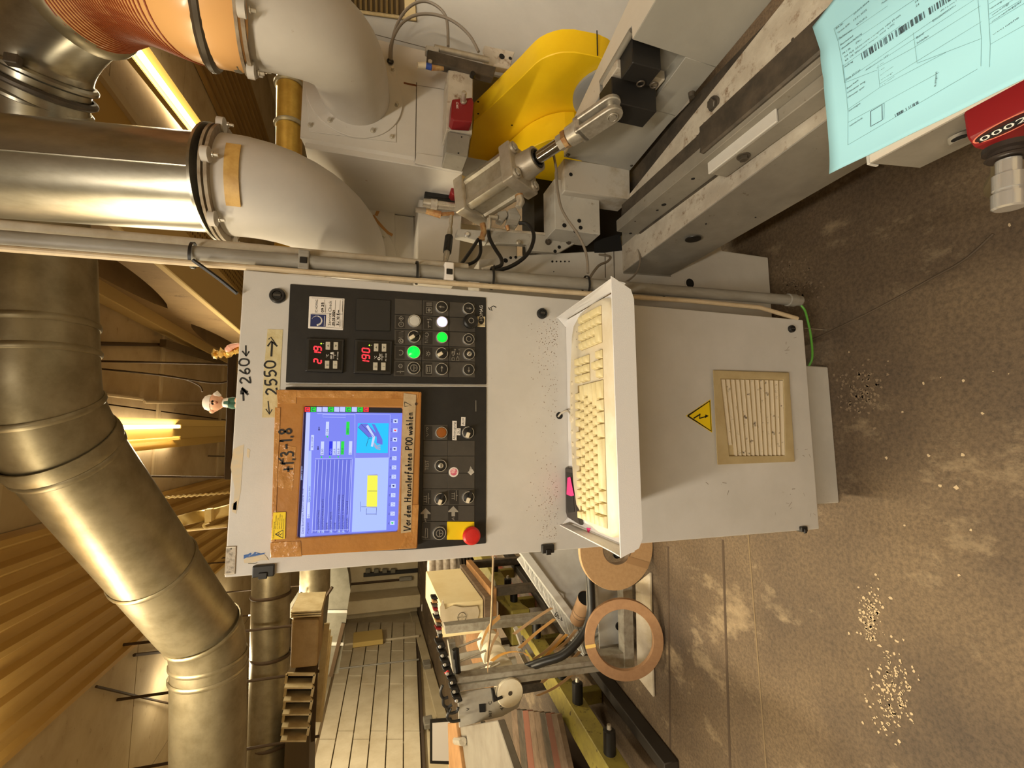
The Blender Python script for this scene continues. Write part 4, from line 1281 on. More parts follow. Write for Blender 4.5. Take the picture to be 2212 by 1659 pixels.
# monitor with taped frame -------------------------------------------------------------
YM = .030
def M(x, y, o=YM): return F(x, y, o)
fo = [(600, 841), (911, 846), (902, 1185), (584, 1205)]
fi = [(657, 877), (870, 881), (859, 1148), (642, 1162)]
mon = MB()
q_o = [M(*p) for p in fo]; q_i = [M(*p) for p in fi]
back = [p + V((0, YM-.004, 0)) for p in q_o]
inb = [p + V((0, .010, 0)) for p in q_i]
mon.add(q_o + q_i + back + inb, [(0, 1, 5, 4), (1, 2, 6, 5), (2, 3, 7, 6), (3, 0, 4, 7), (0, 8, 9, 1), (1, 9, 10, 2), (2, 10, 11, 3), (3, 11, 8, 0), (4, 5, 13, 12), (5, 6, 14, 13), (6, 7, 15, 14), (7, 4, 12, 15)])
mon = mon.build('monitor', CARD, cab, bevel=.003, seg=2)
for (pts, h) in ([(597, 842), (640, 842), (640, 872), (600, 872)], .0012), ([(584, 1172), (650, 1168), (652, 1202), (584, 1205)], .0012), ([(594, 880), (606, 880), (594, 1170), (585, 1170)], .0016), ([(890, 1090), (905, 1090), (900, 1184), (862, 1186), (870, 1170)], .0012), ([(606, 842), (905, 846), (903, 862), (606, 858)], .0008), ([(604, 960), (640, 965), (632, 1060), (598, 1052)], .0006):
    n_ = len(pts); b = MB()
    q = [M(*p, YM + h) for p in pts]
    b.prism(q, (0, h + .0004, 0))
    b.build('wrinkled_tape', CARDW, mon, bevel=.0006)
b = MB()
hand(b, '+1,3-1,8', (636, 1020), (628, 922), 26, 3.2, YM + .0018)
stroke(b, [(602, 990), (611, 999)], 2.6, YM + .0018); stroke(b, [(611, 990), (611, 999), (604, 1001)], 2.2, YM + .0018)
b.build('tape_writing', INK, mon)
# warning sticker on the frame
c5 = crop(340, 1080, 7.373)
o = MB().prism([M(*c5(*p), YM+.0022) for p in ((1845, 200), (2045, 192), (2030, 620), (1818, 632))], (0, .0008, 0)).build('warning_sticker', YLAB, mon)
b = MB(); O = YM + .0025
stroke(b, [(1880, 545), (2000, 478), (1998, 608), (1880, 545)], 1.7, O, c5)
stroke(b, [(1915, 560), (1945, 530), (1950, 558), (1985, 535)], 1.3, O, c5)
prnt(b, 'Gefährliche Spannung!', 1856, 612, 2.6, O, c5, width=36)
for k, (s_, w_) in enumerate((('Nach dem Abschalten', 29), ('ca. 1 Minute lang', 24), ('warten und vor dem Arbeiten', 32), ('Netzstecker ziehen und', 29), ('Servicewerkstatt', 22))):
    prnt(b, s_, 1888 + 31*k, 462, 2.2, O, c5, width=w_)
b.build('warning_print', INK, o)
# paper tape with the handwritten reminder
pts = [(872, 849), (899, 853), (893, 1000), (888, 1149), (866, 1152), (868, 1000), (870, 900)]
o = MB().prism([M(*p, YM+.0024) for p in pts], (0, .0008, 0)).build('reminder_tape', TAPEB, mon)
b = MB()
hand(b, 'Vor dem Herunterfahren P00 wählen', (886, 1147), (892, 889), 14.5, 2.3, YM + .0027)
stroke(b, [(874, 868), (874, 878), (889, 876), (874, 868)], 1.5, YM+.0027); stroke(b, circ(899, 872.5, 2.2, n=8), 1.5, YM+.0027)
b.build('reminder_writing', INK, o)

# the picture on the screen
SN = {}
def scr(name, c, e=1.0):
    return mat('screen_' + name, (4, 4, 6), .35, emit=e, ecol=c)
c8 = crop(640, 870, 5.528)
OS = YM - .010
scm = [scr('black', (20, 18, 26)), scr('navy', (20, 22, 66)), scr('bar', (176, 186, 255)), scr('blue', (112, 122, 224)), scr('pale', (160, 180, 252)), scr('white', (186, 198, 255)), scr('line', (168, 176, 246)), scr('ink', (26, 30, 90)), scr('green', (20, 206, 60)), scr('red', (240, 50, 52)), scr('cyan', (20, 182, 238)), scr('selblue', (24, 40, 214)), scr('yellow', (228, 226, 76)), scr('dim', (92, 102, 206)), scr('grey', (150, 154, 190))]
KX = {m.name[7:]: i for i, m in enumerate(scm)}
sb = MB(); lay = [0]
def sq(k, pts):
    sb.cur = KX[k]; lay[0] += 1
    sb.poly([M(*c8(*p), OS + .0004 + lay[0]*.000012) for p in pts])
def sl_(k, pts, w=.9):
    sb.cur = KX[k]; lay[0] += 1
    sb.ribbon([M(*c8(*p), OS + .0004 + lay[0]*.000012) for p in pts], w*.00102, N)
def st_(k, s, xb, ys, h, w=None):
    sb.cur = KX[k]; lay[0] += 1
    o_ = OS + .0004 + lay[0]*.000012
    x, y = c8(xb, ys); p = M(x, y, o_)
    kk = (M(x, y-1, o_) - p).length
    rr = (M(*c8(xb+0, ys-100), o_) - M(*c8(xb, ys), o_)).normalized()
    if w is None: sb.text(s, p, rr, UZ, h*kk/.72/5.528)
    else: sb.textfit(s, p, rr, UZ, h*kk/.72/5.528, w*kk/5.528)
sq('black', [(90, 38), (1275, 58), (1225, 1545), (5, 1618)])
sq('blue', [(118, 112), (1265, 122), (1218, 1535), (50, 1600)])
sq('navy', [(60, 940), (95, 120), (125, 118), (45, 1602), (18, 1604)])
sq('bar', [(85, 940), (118, 118), (168, 118), (105, 1600), (45, 1602)])
st_('white', 'Simon Mastel', 72, 925, 26, 170)
st_('ink', 'Datei Bearbeiten Ansicht Extras Hilfe', 88, 1565, 24, 545)
st_('ink', 'Programm', 148, 1560, 20, 130)
sq('white', [(132, 1190), (165, 1188), (160, 1378), (125, 1380)]); st_('ink', '01', 156, 1370, 20, 34)
sq('pale', [(145, 575), (182, 570), (170, 1185), (134, 1187)]); st_('ink', 'EA 2mm links', 168, 1178, 20, 180)
sq('white', [(178, 385), (212, 385), (205, 565), (170, 567)]); st_('ink', '18.12.2024', 200, 545, 20, 140)
# list block
sq('dim', [(232, 680), (668, 672), (632, 1540), (185, 1560)])
for k in range(9):
    x = 262 + 48*k
    sl_('line', [(x+6, 680), (x - 38, 1545)], 1.0)
sl_('line', [(232, 680), (188, 1556)], 1.2); sl_('line', [(668, 674), (634, 1540)], 1.2); sl_('line', [(195, 1530), (625, 1512)], .8)
rows = ['KANTENSTAERKE', 'KANTENSTAERKE RECHTS', 'BREITE', 'OFFSET BREITE', 'HOEHE', 'ZAEHLWERK X EINLAUFLINEAL', 'ZAEHLWERK X GEGENDRUCK', 'NOCKEN    Vorwahl 0-8']
ww = [232, 362, 82, 212, 82, 425, 420, 340]
for k, s_ in enumerate(rows):
    x = 279 + 48.5*k
    st_('ink', s_, x, 1512, 22, ww[k])
    if k in (0, 1, 3, 5, 6): sq('pale', [(x-26, 1555), (x+4, 1555), (x+4, 1528), (x-26, 1528)]); st_('ink', 'P', x, 1552, 22, 17)
    else: sq('dim', [(x-22, 1553), (x, 1553), (x, 1530), (x-22, 1530)])
# value block
sq('blue', [(250, 130), (705, 140), (672, 662), (224, 668)])
sl_('line', [(250, 130), (705, 142)], 1.0); sl_('line', [(224, 668), (672, 660)], 1.0)
for (a, y1, y2, k, s_) in ((312, 462, 625, 'white', '2.00'), (412, 460, 625, 'selblue', '1072.5'), (456, 460, 625, 'white', '260.0'), (504, 460, 622, 'white', '16.0'), (553, 460, 618, 'green', '37.0'), (648, 458, 620, 'white', '0'), (372, 226, 390, 'white', '2.00'), (616, 226, 382, 'green', '-38.0')):
    sq(k, [(a-17, y1), (a+21, y1), (a+15, y2), (a-23, y2)])
    st_('white' if k == 'selblue' else 'ink', s_, a+10, y2-6, 22, 70 if len(s_) > 1 else 16)
for (x, y) in ((300, 648), (400, 648), (500, 645), (370, 405)):
    sq('green', [(x-6, y-10), (x+8, y-10), (x+8, y+10), (x-6, y+10)])
for (x, y) in ((260, 540), (272, 310)):
    sl_('ink', [(x, y-22), (x, y+22)], 1.6); sl_('ink', [(x-9, y+8), (x, y+22), (x+9, y+8)], 1.2)
sl_('line', [(318, 140), (590, 148), (590, 176), (318, 170), (318, 140)], .8)
# picture blocks
sq('pale', [(700, 660), (1105, 655), (1075, 1520), (662, 1545)])
sq('grey', [(858, 860), (965, 852), (978, 866), (972, 880), (850, 880)])
sq('yellow', [(850, 868), (972, 868), (965, 1240), (838, 1240)])
sq('grey', [(838, 1240), (965, 1240), (950, 1258), (848, 1250)])
sl_('ink', [(855, 1055), (965, 1055)], .7); sl_('ink', [(775, 1242), (842, 1242)], .6); sl_('ink', [(768, 1180), (768, 1300)], .6)
sl_('ink', [(838, 1260), (835, 1340)], .6); sl_('ink', [(960, 1250), (955, 1340)], .6); sl_('ink', [(835, 1328), (955, 1328)], .7)
sl_('line', [(700, 132), (700, 660), (1110, 655), (1122, 140), (712, 132)], .9)
sq('cyan', [(735, 245), (1105, 245), (1092, 602), (715, 600)])
sq('dim', [(740, 290), (770, 250), (850, 250), (1030, 450), (1030, 500), (1000, 495), (955, 400), (868, 415)])
sq('dim', [(900, 250), (940, 260), (1030, 440), (1020, 500), (960, 480), (960, 380)])
sq('white', [(832, 280), (858, 265), (942, 410), (915, 525), (890, 520), (912, 412)])
sq('cyan', [(870, 430), (905, 420), (895, 500), (885, 480)])
for k in range(3): sl_('grey', [(930+k*2, 480+18*k), (960, 520+14*k), (1005, 505+26*k)], 2.4)
sl_('ink', [(835, 520), (860, 430)], .8); sl_('ink', [(860, 430), (905, 420)], .6); sl_('ink', [(740, 292), (868, 418)], .6); sl_('ink', [(772, 252), (930, 410)], .6)
# function keys
for k in range(12):
    y = 1435 - k*110.5
    x0 = 1098 + k*3.4
    st_('ink', 'F%d' % (k+1), x0+16, y+14, 18)
    sq('white', [(x0+24, y-24), (x0+76, y-24), (x0+75, y+24), (x0+22, y+24)])
    g = 'green' if k == 0 else ('red' if k == 10 else 'ink')
    if k in (0, 4, 8, 9, 10, 11): sq(g, [(x0+36, y-10), (x0+62, y-8), (x0+58, y+12), (x0+38, y+6)])
    else: sl_('grey', [(x0+34, y-14), (x0+66, y), (x0+38, y+14)], 1.2)
# status row at the right end
for k in range(11):
    x0 = 100 + 70*k
    kk = {0: 'red', 1: 'green', 4: 'green', 7: 'green', 9: 'green', 10: 'red'}.get(k, 'bar')
    if k < 11: sq(kk, [(x0+3, 50), (x0+66, 52), (x0+64, 110), (x0+1, 108)])
    if kk in ('red', 'green'): sl_('ink', circ(x0+34, 80, 17, .6, 5.6, 10), 1.2)
sb.build('screen', scm, mon, smooth=False)

# lower button field ------------------------------------------------------------------
vb = [318, 480, 640, 815, 975, 1145, 1310, 1500]
for j in range(7):
    for (x0, x1) in ((262, 511), (511, 790)):
        if j == 0 and x0 == 511: continue
        s0, s1 = -.018, -.018
        q = [(x0+2-14*(vb[j]/1500.), vb[j]+2), (x1-2-8*(vb[j]/1500.), vb[j]+2), (x1-2-8*(vb[j+1]/1500.), vb[j+1]-2), (x0+2-14*(vb[j+1]/1500.), vb[j+1]-2)]
        m = YLAB if (j == 6 and x0 == 511) else DARKT
        panel(q, .0055, .0016, 'button_tile', m, bevel=.0005, mp=c9)
for (x0, x1, y0, y1) in ((272, 350, 335, 470), (250, 338, 990, 1135), (525, 620, 990, 1135), (245, 335, 1150, 1300), (512, 615, 1152, 1300), (240, 330, 1325, 1490)):
    panel([(x0, y0), (x1, y0), (x1, y1), (x0, y1)], .0058, .0004, 'symbol_label', DARKL, mp=c9)
push(c9, 440, 400, 13, AMB, lab='amber lens'); selector(c9, 712, 400, 13.5, 2.75); keyswitch(c9, 432, 737, 13.2, 0)
selector(c9, 430, 1078, 13, 2.75); selector(c9, 715, 1060, 13.2, 2.75); push(c9, 420, 1425, 14, BLACKP, 'power')
b = MB(); O = .0060
prnt(b, 'TEST', 311, 786, 8.2, .0059, c9, width=22)
for (x, y) in ((282, 1225), (565, 1205)):
    flat(b, [(x-52, y+0), (x, y-52), (x+50, y+0), (x+50, y+10), (x+18, y+8), (x+18, y+52), (x-18, y+52), (x-18, y+8), (x-52, y+10)], O, c9)
stroke(b, [(268, 1285), (285, 1295), (275, 1305), (290, 1315)], 1.0, O, c9); stroke(b, [(550, 1280), (575, 1272), (560, 1290), (578, 1296)], 1.2, O, c9)
for dx, dy in ((0, 0), (285, -30)):
    for y in (1035, 1060, 1085): stroke(b, [(262+dx, y+dy+20), (292+dx, y+dy+20)], .9, O, c9)
    stroke(b, [(292+dx, 1045+dy), (292+dx, 1120+dy)], .9, O, c9); stroke(b, [(310+dx, 1020+dy), (310+dx, 1130+dy)], .9, O, c9); stroke(b, [(310+dx, 1075+dy), (325+dx, 1075+dy)], .9, O, c9)
stroke(b, [(290, 440), (310, 420), (290, 405)], .8, O, c9); stroke(b, [(285, 375), (300, 395)], .8, O, c9); stroke(b, circ(298, 358, 10, n=8), .8, O, c9)
stroke(b, [(275, 1480), (302, 1475), (302, 1385), (282, 1378), (275, 1480)], .9, O, c9); stroke(b, [(242, 1468), (262, 1468), (262, 1475)], .9, O, c9)
b.build('pictogram_print', PRINT, cab)['kind'] = 'stuff'
for (pts, s_, xb, ys, w) in (([(555, 280), (601, 282), (598, 480), (554, 478)], 'Absaugung', 586, 472, 38), ([(603, 356), (640, 357), (637, 428), (600, 426)], 'ZU', 632, 415, 10), ([(646, 241), (690, 243), (686, 332), (643, 330)], 'AUF', 678, 322, 15)):
    o = panel(pts, .0062, .0006, 'paper_label', PAPERW, mp=c9)
    b = MB(); prnt(b, s_, xb, ys, 5.2, .0064, c9, width=w); b.build('label_print', INK, o)
x, y = c9(727, 1434)
c = F(x, y, .0055)
o = MB().lathe(c, N, [(0, .0125), (.014, .0125), (.016, .0165), (.022, .0192), (.028, .0188), (.032, .015), (.0335, .007)], 36).build('emergency_stop', RED, cab); o['label'] = 'red mushroom stop button'
MB().lathe(c, N, [(0, .0155), (.006, .0150), (.008, .0130)], 28).build('stop_collar', YLAB, o)
o = MB().lathe(F(*c9(568, 805), .0062), N, [(0, .0108), (.0004, .0106)], 24).build('round_sticker', PAPERW, cab)
b = MB(); b.lathe(F(*c9(570, 803), .0068), N, [(0, .0078), (.0002, .0077)], 20); b.build('sticker_print', mat('pink_print', (206, 96, 120), .5, c2=(232, 190, 190), scale=160, lo=.5, hi=.58), o)
panel([(742, 745), (780, 806), (745, 838), (712, 808), (728, 790)], .0062, .0004, 'torn_label', mat('torn_metal_label', (206, 200, 190), .4, c2=(150, 146, 138), scale=80), mp=c9)
b = MB(); stroke(b, [(1028, 865), (1028, 889)], 1.2, .0044); b.build('scratch', PRINT, cab)

# filter grille and high voltage triangle ------------------------------------------------
c4 = crop(1340, 500, 2.2423)
FILT = mat('beige_grille_plastic', (190, 172, 130), .55, c2=(178, 158, 116), scale=14)
FILS = mat('dusty_grille_slat', (206, 190, 160), .6, speck=(92, 76, 58), sscale=45, slo=.6, shi=.66)
og = [(448, 672), (817, 684), (845, 1115), (470, 1130)]
ig = [(486, 712), (790, 718), (800, 1086), (528, 1088)]
b = MB()
qo = [F(*c4(*p), .012) for p in og]; qi = [F(*c4(*p), .011) for p in ig]
qb = [F(*c4(*p), 0) for p in og]; qd = [p + V((0, .009, 0)) for p in qi]
b.add(qo + qi + qb + qd, [(0, 1, 5, 4), (1, 2, 6, 5), (2, 3, 7, 6), (3, 0, 4, 7), (0, 8, 9, 1), (1, 9, 10, 2), (2, 10, 11, 3), (3, 11, 8, 0), (4, 5, 13, 12), (5, 6, 14, 13), (6, 7, 15, 14), (7, 4, 12, 15), (12, 13, 14, 15)])
gr = b.build('filter_grille', FILT, cab, bevel=.0012)
for k in range(13):
    u = k / 13 + .012
    def gp(f, v): 
        a = bil(f, v, (ig[0], ig[1], ig[3], ig[2])); return a
    v1 = .86 if k == 0 else 1.0
    u2 = u + .056
    p = [F(*c4(*gp(u, .01)), .004), F(*c4(*gp(u2, .01)), .011), F(*c4(*gp(u2, v1)), .011), F(*c4(*gp(u, v1)), .004)]
    MB().prism(p, (0, .003, -.0005)).build('grille_slat', FILS, gr, bevel=.0006)
tri = [(318, 893), (437, 813), (445, 975)]
cx_, cy_ = sum(p[0] for p in tri)/3, sum(p[1] for p in tri)/3
o = panel(tri, .0008, .0006, 'voltage_warning', YLAB, mp=c4)
b = MB()
t2 = [(cx_ + (p[0]-cx_)*.9, cy_ + (p[1]-cy_)*.9) for p in tri]
stroke(b, t2 + [t2[0]], 4.0, .0011, c4)
stroke(b, [(355, 905), (388, 885)], 3.4, .0011, c4); stroke(b, [(386, 882), (384, 908)], 2.4, .0011, c4); stroke(b, [(382, 906), (418, 895)], 2.8, .0011, c4); flat(b, [(412, 886), (428, 893), (410, 905)], .0011, c4)
b.build('voltage_print', INK, o)

# keyboard tray (bolted to the door) -----------------------------------------------------
TX0, TX1, TY0, TZ, TT = -.203, .291, .758, .940, .963
b = MB()
b.box(TX0+.006, TX1-.006, TY0+.002, YC-.001, TZ-.002, TZ)
tray = b.build('keyboard_tray', TRAYW, cab)
for sx, X in ((-1, TX0), (1, TX1)):
    pr = [(X, YC-.001, TZ-.002), (X, YC-.001, TT+.002), (X - sx*-.004, TY0+.03, TT+.006), (X - sx*-.006, TY0, TT+.006), (X, TY0, TZ-.002)]
    MB().prism([V(p) for p in pr], (-sx*.002, 0, 0)).build('tray_side', TRAYW, tray, smooth=False)
    MB().prism([(X, YC-.001, TZ-.002), (X, YC-.001, TT), (X - sx*.022, YC-.001, TZ+.002), (X - sx*.022, YC-.001, TZ-.014), (X-sx*.004, YC-.001, TZ-.014)], (0, -.003, 0)).build('fixing_lug', TRAYW, tray, bevel=.0008)
fl = [(TX0-.008, TT+.004), (TX1+.010, TT+.006), (TX1-.012, TZ-.012), (TX1-.03, TZ-.018), (TX0+.022, TZ-.018), (TX0+.006, TZ-.010)]
MB().prism([V((a, TY0-.002, z)) for a, z in fl], (0, .0025, 0)).build('front_lip', TRAYW, tray, smooth=False)

# ================================================================== KEYBOARD
kb = thing('keyboard', 'yellowed dusty ivory keyboard lying in the white tray', 'keyboard', (.045, .875, TZ))
ol = [(0.255, .952), (0.272, .92), (0.279, .86), (0.277, .813), (.264, .786), (.235, .772), (.0, .770), (-.150, .772), (-.176, .782), (-.187, .806), (-.187, .86), (-.176, .914), (-.150, .957), (-.10, .972), (-.02, .978), (.05, .981), (.13, .978), (.20, .967), (.235, .962)]
b = MB()
n = len(ol)
cen = (.045, .875)
def inset(p, f, z): return V((cen[0]+(p[0]-cen[0])*f, cen[1]+(p[1]-cen[1])*(f if f == 1 else f-.01), z))
loops = [(1, TZ), (1, TZ+.010), (.995, TZ+.0155), (.975, TZ+.0185)]
vv = [inset(p, f, z) for (f, z) in loops for p in ol]
fs = [tuple(reversed(range(n)))]
for l in range(len(loops)-1):
    for i in range(n):
        j = (i+1) % n
        fs.append((l*n+i, l*n+j, (l+1)*n+j, (l+1)*n+i))
fs.append(tuple(range(3*n, 4*n)))
b.add(vv, fs)
b.build('keyboard_case', IVORYB, kb, smooth=50)
KW = {}
KZ = TZ + .0185
def key(x, y, w=1.0, d=1.0, h=.0085, m=None):
    k = (w, d, h)
    loc = V((x, y, 0))
    if k not in KW:
        hx, hy = w*.0095 - .0006, d*.0095 - .0006
        tx, ty = hx - .0024, hy - .0022
        b = MB().hexa((x-hx, y-hy, KZ), (x+hx, y-hy, KZ), (x+hx, y+hy, KZ), (x-hx, y+hy, KZ), (x-tx, y-ty+.0006, KZ+h-.0008), (x+tx, y-ty+.0006, KZ+h-.0008), (x+tx, y+ty+.0012, KZ+h), (x-tx, y+ty+.0012, KZ+h))
        KW[k] = (b.build('key', IVORY, kb, bevel=.0007), loc)
        return KW[k][0]
    o, l0 = KW[k]
    return share(o, kb, loc - l0)
U = .019
x0, y0 = -.172, .8255
def row(y, ws, xs=x0):
    x = xs
    for w in ws:
        if w < 0: x += -w*U; continue
        key(x + w*U/2, y, w); x += w*U
row(y0, [1.25, 1.25, 1.25, 5.25, 1.5, 1.25, 1.25, 2.0])
row(y0+U, [1.25] + [1]*11 + [2.75])
row(y0+2*U, [1.75] + [1]*11 + [2.25])
row(y0+3*U, [1.5] + [1]*12 + [1.5])
row(y0+4*U, [1]*13 + [2])
row(y0+5*U+.004, [1, -.4, 1, 1, 1, 1, -.4, 1, 1, 1, 1, -.4, 1, 1, 1, 1])
nx = .1165
row(y0, [1, 1, 1], nx); row(y0+U, [-1, 1], nx)
row(y0+3*U, [1, 1, 1], nx); row(y0+4*U, [1, 1, 1], nx); row(y0+5*U+.004, [1, 1, 1], nx)
px = .1865
key(px+U, y0, 2); key(px+2.5*U, y0, 1)
for r_ in (1, 2, 3, 4): row(y0+r_*U, [1, 1, 1], px)
key(px+3.5*U, y0+.5*U, 1, 2); key(px+3.5*U, y0+2.5*U, 1, 2); key(px+3.5*U, y0+4*U, 1)
wells = MB()
for (xa, xb, ya, yb) in ((x0, x0+15*U, y0-.5*U, y0+4.5*U), (x0, x0+15*U, y0+4.5*U+.004, y0+5.5*U+.004), (nx, nx+3*U, y0-.5*U, y0+.5*U), (nx+U, nx+2*U, y0+.5*U, y0+1.5*U), (nx, nx+3*U, y0+2.5*U, y0+4.5*U), (px, px+4*U, y0-.5*U, y0+4.5*U)):
    wells.poly([V((xa, ya, KZ+.0003)), V((xb, ya, KZ+.0003)), V((xb, yb, KZ+.0003)), V((xa, yb, KZ+.0003))])
wells.build('key_well', mat('dirty_key_gap', (150, 128, 84), .8), kb)
for k in range(7):
    xx = .122 - .0265*k - (.004 if k > 3 else 0)
    r_ = .0085 if k == 3 else .0045
    MB().lathe((xx, .9635 + .006*math.sin((k+.5)*.45), KZ-.001), (0, 0, 1), [(0, r_*1.25), (.0016, r_*1.2), (.0016, r_), (.0034, r_*.9)], 16).build('media_button', IVORYB, kb)
for k in range(3):
    MB().lathe((.200+.017*k, .9345, KZ-.0005), (0, 0, 1), [(0, .0015), (.0007, .0014)], 8).build('status_light', SLATE, kb)
tag(MB().tube(spline([V((.050, .985, TZ+.012)), V((.062, 1.006, TZ+.012)), V((.058, 1.022, TZ+.020)), V((.050, 1.034, TZ+.024)), V((.048, 1.05, TZ+.022))], 8), .0022, 8).build('keyboard_cable', WHITEC), 'short white keyboard cable going into the hole in the cabinet door', 'cable')
t = thing('flat_tablet', 'dark flat framed slab half hidden under the left end of the keyboard', 'slab', (-.14, .96, TZ))
MB().prism([V(p) for p in ((-.184, 1.024, TZ+.0005), (-.172, 1.032, TZ+.0005), (-.07, 1.031, TZ+.0005), (-.07, .985, TZ+.0005), (-.150, .975, TZ+.0005), (-.19, .955, TZ+.0005))], (0, 0, .010)).build('slab_frame', mat('dark_slab', (58, 52, 48), .35), t, bevel=.002)
MB().prism([V(p) for p in ((-.172, 1.016, TZ+.0108), (-.160, 1.022, TZ+.0108), (-.08, 1.021, TZ+.0108), (-.08, .990, TZ+.0108), (-.165, .981, TZ+.0108))], (0, 0, .0006)).build('slab_face', BLACKP, t)
tag(MB().prism([P(1226, 1032, Z=TZ+.0118), P(1224, 1068, Z=TZ+.0118), P(1234, 1072, Z=TZ+.012), P(1240, 1070, Z=TZ+.013), P(1232, 1030, Z=TZ+.013)], (0, 0, .0004)).build('sticky_note', PINK), 'pink sticky note behind the keyboard, nearer the tray middle', 'note')
tag(MB().prism([P(1267, 1140, Z=TZ+.0008), P(1276, 1141, Z=TZ+.0008), P(1272, 1152, Z=TZ+.0008), P(1269, 1148, Z=TZ+.0008)], (0, 0, .0004)).build('sticky_note', PINK), 'tiny pink paper corner beside the left end of the keyboard', 'note')

# ================================================================== ON TOP OF THE CABINET
fg = thing('worker_figurine', 'tiny figurine in white cap and green dungarees raising both arms', 'figurine', (0, YC+.05, CZ1))
yf = YC + .03
FK = mat('figurine_skin', (232, 176, 140), .5); FW = mat('figurine_white', (236, 226, 210), .5); FGN = mat('figurine_green', (52, 96, 78), .5)
c10 = crop(400, 720, 8.294)
def G(cx, cy, dy=0.0): return P(*c10(cx, cy), Y=yf + dy)
dz = CZ1 - G(885, 1200).z
def GG(cx, cy, dy=0.0): return G(cx, cy, dy) + V((0, 0, dz*(cx-350)/535.))
MB().tube([GG(595, 1245), GG(640, 1245), GG(700, 1245), GG(720, 1245)], [.0035, .0085, .010, .010], 14).build('shirt', FW, fg)
for s_, y in ((1, 1205), (-1, 1290)):
    MB().tube([GG(712, 1245 - s_*14), GG(790, y), GG(838, y)], [.0085, .0075, .0065], 12).build('trouser_leg', FGN, fg)
    MB().tube([GG(838, y, 0), GG(868, y - s_*4, -.004), GG(886, y - s_*8, -.008)], [.0058, .0068, .005], 10).build('bare_foot', FK, fg)
MB().prism([GG(632, 1218, -.011), GG(632, 1272, -.011), GG(715, 1282, -.011), GG(715, 1208, -.011)], (0, .004, 0)).build('dungaree_bib', FGN, fg, bevel=.001)
for pts in ([(622, 1215), (590, 1170), (545, 1138), (520, 1120)], [(622, 1275), (580, 1315), (530, 1350), (480, 1385)]):
    MB().tube([GG(*p) for p in pts], [.005, .0045, .0045, .004], 10).build('arm', FK, fg)
for p in ((510, 1118), (462, 1388)):
    MB().sphere(GG(*p), .0055, 10, 6).build('hand', FK, fg)
MB().tube([GG(490, 1110, -.003), GG(525, 1095, -.003), GG(585, 1135, -.003)], [.004, .008, .004], 8).build('tool_in_hand', FW, fg)
hd = MB().sphere(GG(505, 1240), .0165, 18, 10, (1, .95, .92)).build('head', FK, fg)
MB().sphere(GG(505, 1240, -.0155), .003, 8, 6).build('nose', FK, hd)
for p in ((470, 1218), (470, 1262)):
    MB().sphere(GG(p[0], p[1], -.0148), .0022, 8, 6).build('eye', DARKHOLE, hd)
MB().tube([GG(535, 1222, -.0135), GG(545, 1240, -.0145), GG(535, 1258, -.0135)], .0008, 6).build('mouth', mat('figurine_mouth', (150, 60, 50), .5), hd)
for p in ((500, 1192), (505, 1308)):
    MB().sphere(GG(*p), .004, 8, 6).build('ear', FK, hd)
MB().lathe(GG(440, 1245), (0, 0, 1), [(-.002, .0158), (.003, .016), (.009, .0135), (.0125, .008), (.013, .001)], 20).build('cap', FW, fg)
MB().prism([GG(438, 1222, -.012), GG(438, 1266, -.012), GG(442, 1262, -.021), GG(442, 1226, -.021)], (0, 0, .0015)).build('cap_peak', FW, fg)
gf = thing('gold_foil_figure', 'crumpled gold foil wrapped bunny shape lying on the cabinet top edge', 'foil figure', (.17, YC+.05, CZ1))
rnd = random.Random(5)
pth = [P(460, 765, Y=YC+.06), P(472, 763, Y=YC+.06), P(490, 762, Y=YC+.06), P(508, 757, Y=YC+.06), P(522, 752, Y=YC+.06)]
b = MB(); b.tube(spline(pth, 4), [.005 + .004*math.sin(i*.9)**2 + .002*rnd.random() for i in range(17)], 9)
b.v = [p + V((rnd.gauss(0, .0013), rnd.gauss(0, .0013), rnd.gauss(0, .0013))) for p in b.v]
b.build('foil_body', GOLD, gf, smooth=12)
MB().tube(spline([P(488, 760, Y=YC+.05), P(496, 751, Y=YC+.05), P(508, 746, Y=YC+.05), P(520, 744, Y=YC+.05)], 4), [.001, .004, .006, .006, .007, .006, .006, .005, .005, .004, .004, .003, .002], 8).build('pink_ear', mat('pale_pink_foil', (232, 172, 150), .4), gf)

# ================================================================== CONDUIT BESIDE THE CABINET
YP = 1.055
def conduit_pt(x, dy=0.0, dY=0.0):
    y = 515 + (x/1730.0)*135.0
    return P(x, y + dy, Y=YP + dY)
t = thing('conduit_pipe', 'grey conduit pipe running upright beside the cabinet from floor level to the ceiling', 'pipe', conduit_pt(1728))
top_ = conduit_pt(-60); bot_ = conduit_pt(1728)
top2 = top_ + (top_ - bot_)*.75
MB().tube([bot_, conduit_pt(900), top_, top2], .0155, 18).build('pipe', GREYPVC, t)
for (x, m) in ((658, WHITEC), (968, PAPERW)):
    c = conduit_pt(x)
    b = MB(); b.box(c.x-.0215, c.x+.0215, YP-.0185, YP+.02, c.z-.011, c.z+.011)
    o = b.build('pipe_clip', m if x > 700 else GREYPVC, t, bevel=.003, seg=2)
    MB().box(c.x-.009, c.x+.004, YP-.0215, YP-.0180, c.z-.007, c.z+.007).build('clip_screw', BLACKR, o, bevel=.001)
for x in (417, 900, 1062, 1266):
    c = conduit_pt(x, 4)
    b = MB()
    b.band([c + V((.0265*math.cos(q), .0215*math.sin(q), 0)) for q in [k*.3142 for k in range(21)]], .0055, .0014, (0, 0, 1))
    b.build('cable_tie', BLACKR, t)
MB().lathe(conduit_pt(1700), bot_ - top_, [(0, .0155), (.002, .019), (.028, .019), (.03, .0155)], 18).build('pipe_sleeve', GREYPVC, t)
t = thing('white_conduit', 'dirty white conduit standing just behind the grey one', 'pipe', conduit_pt(960, -24, .03))
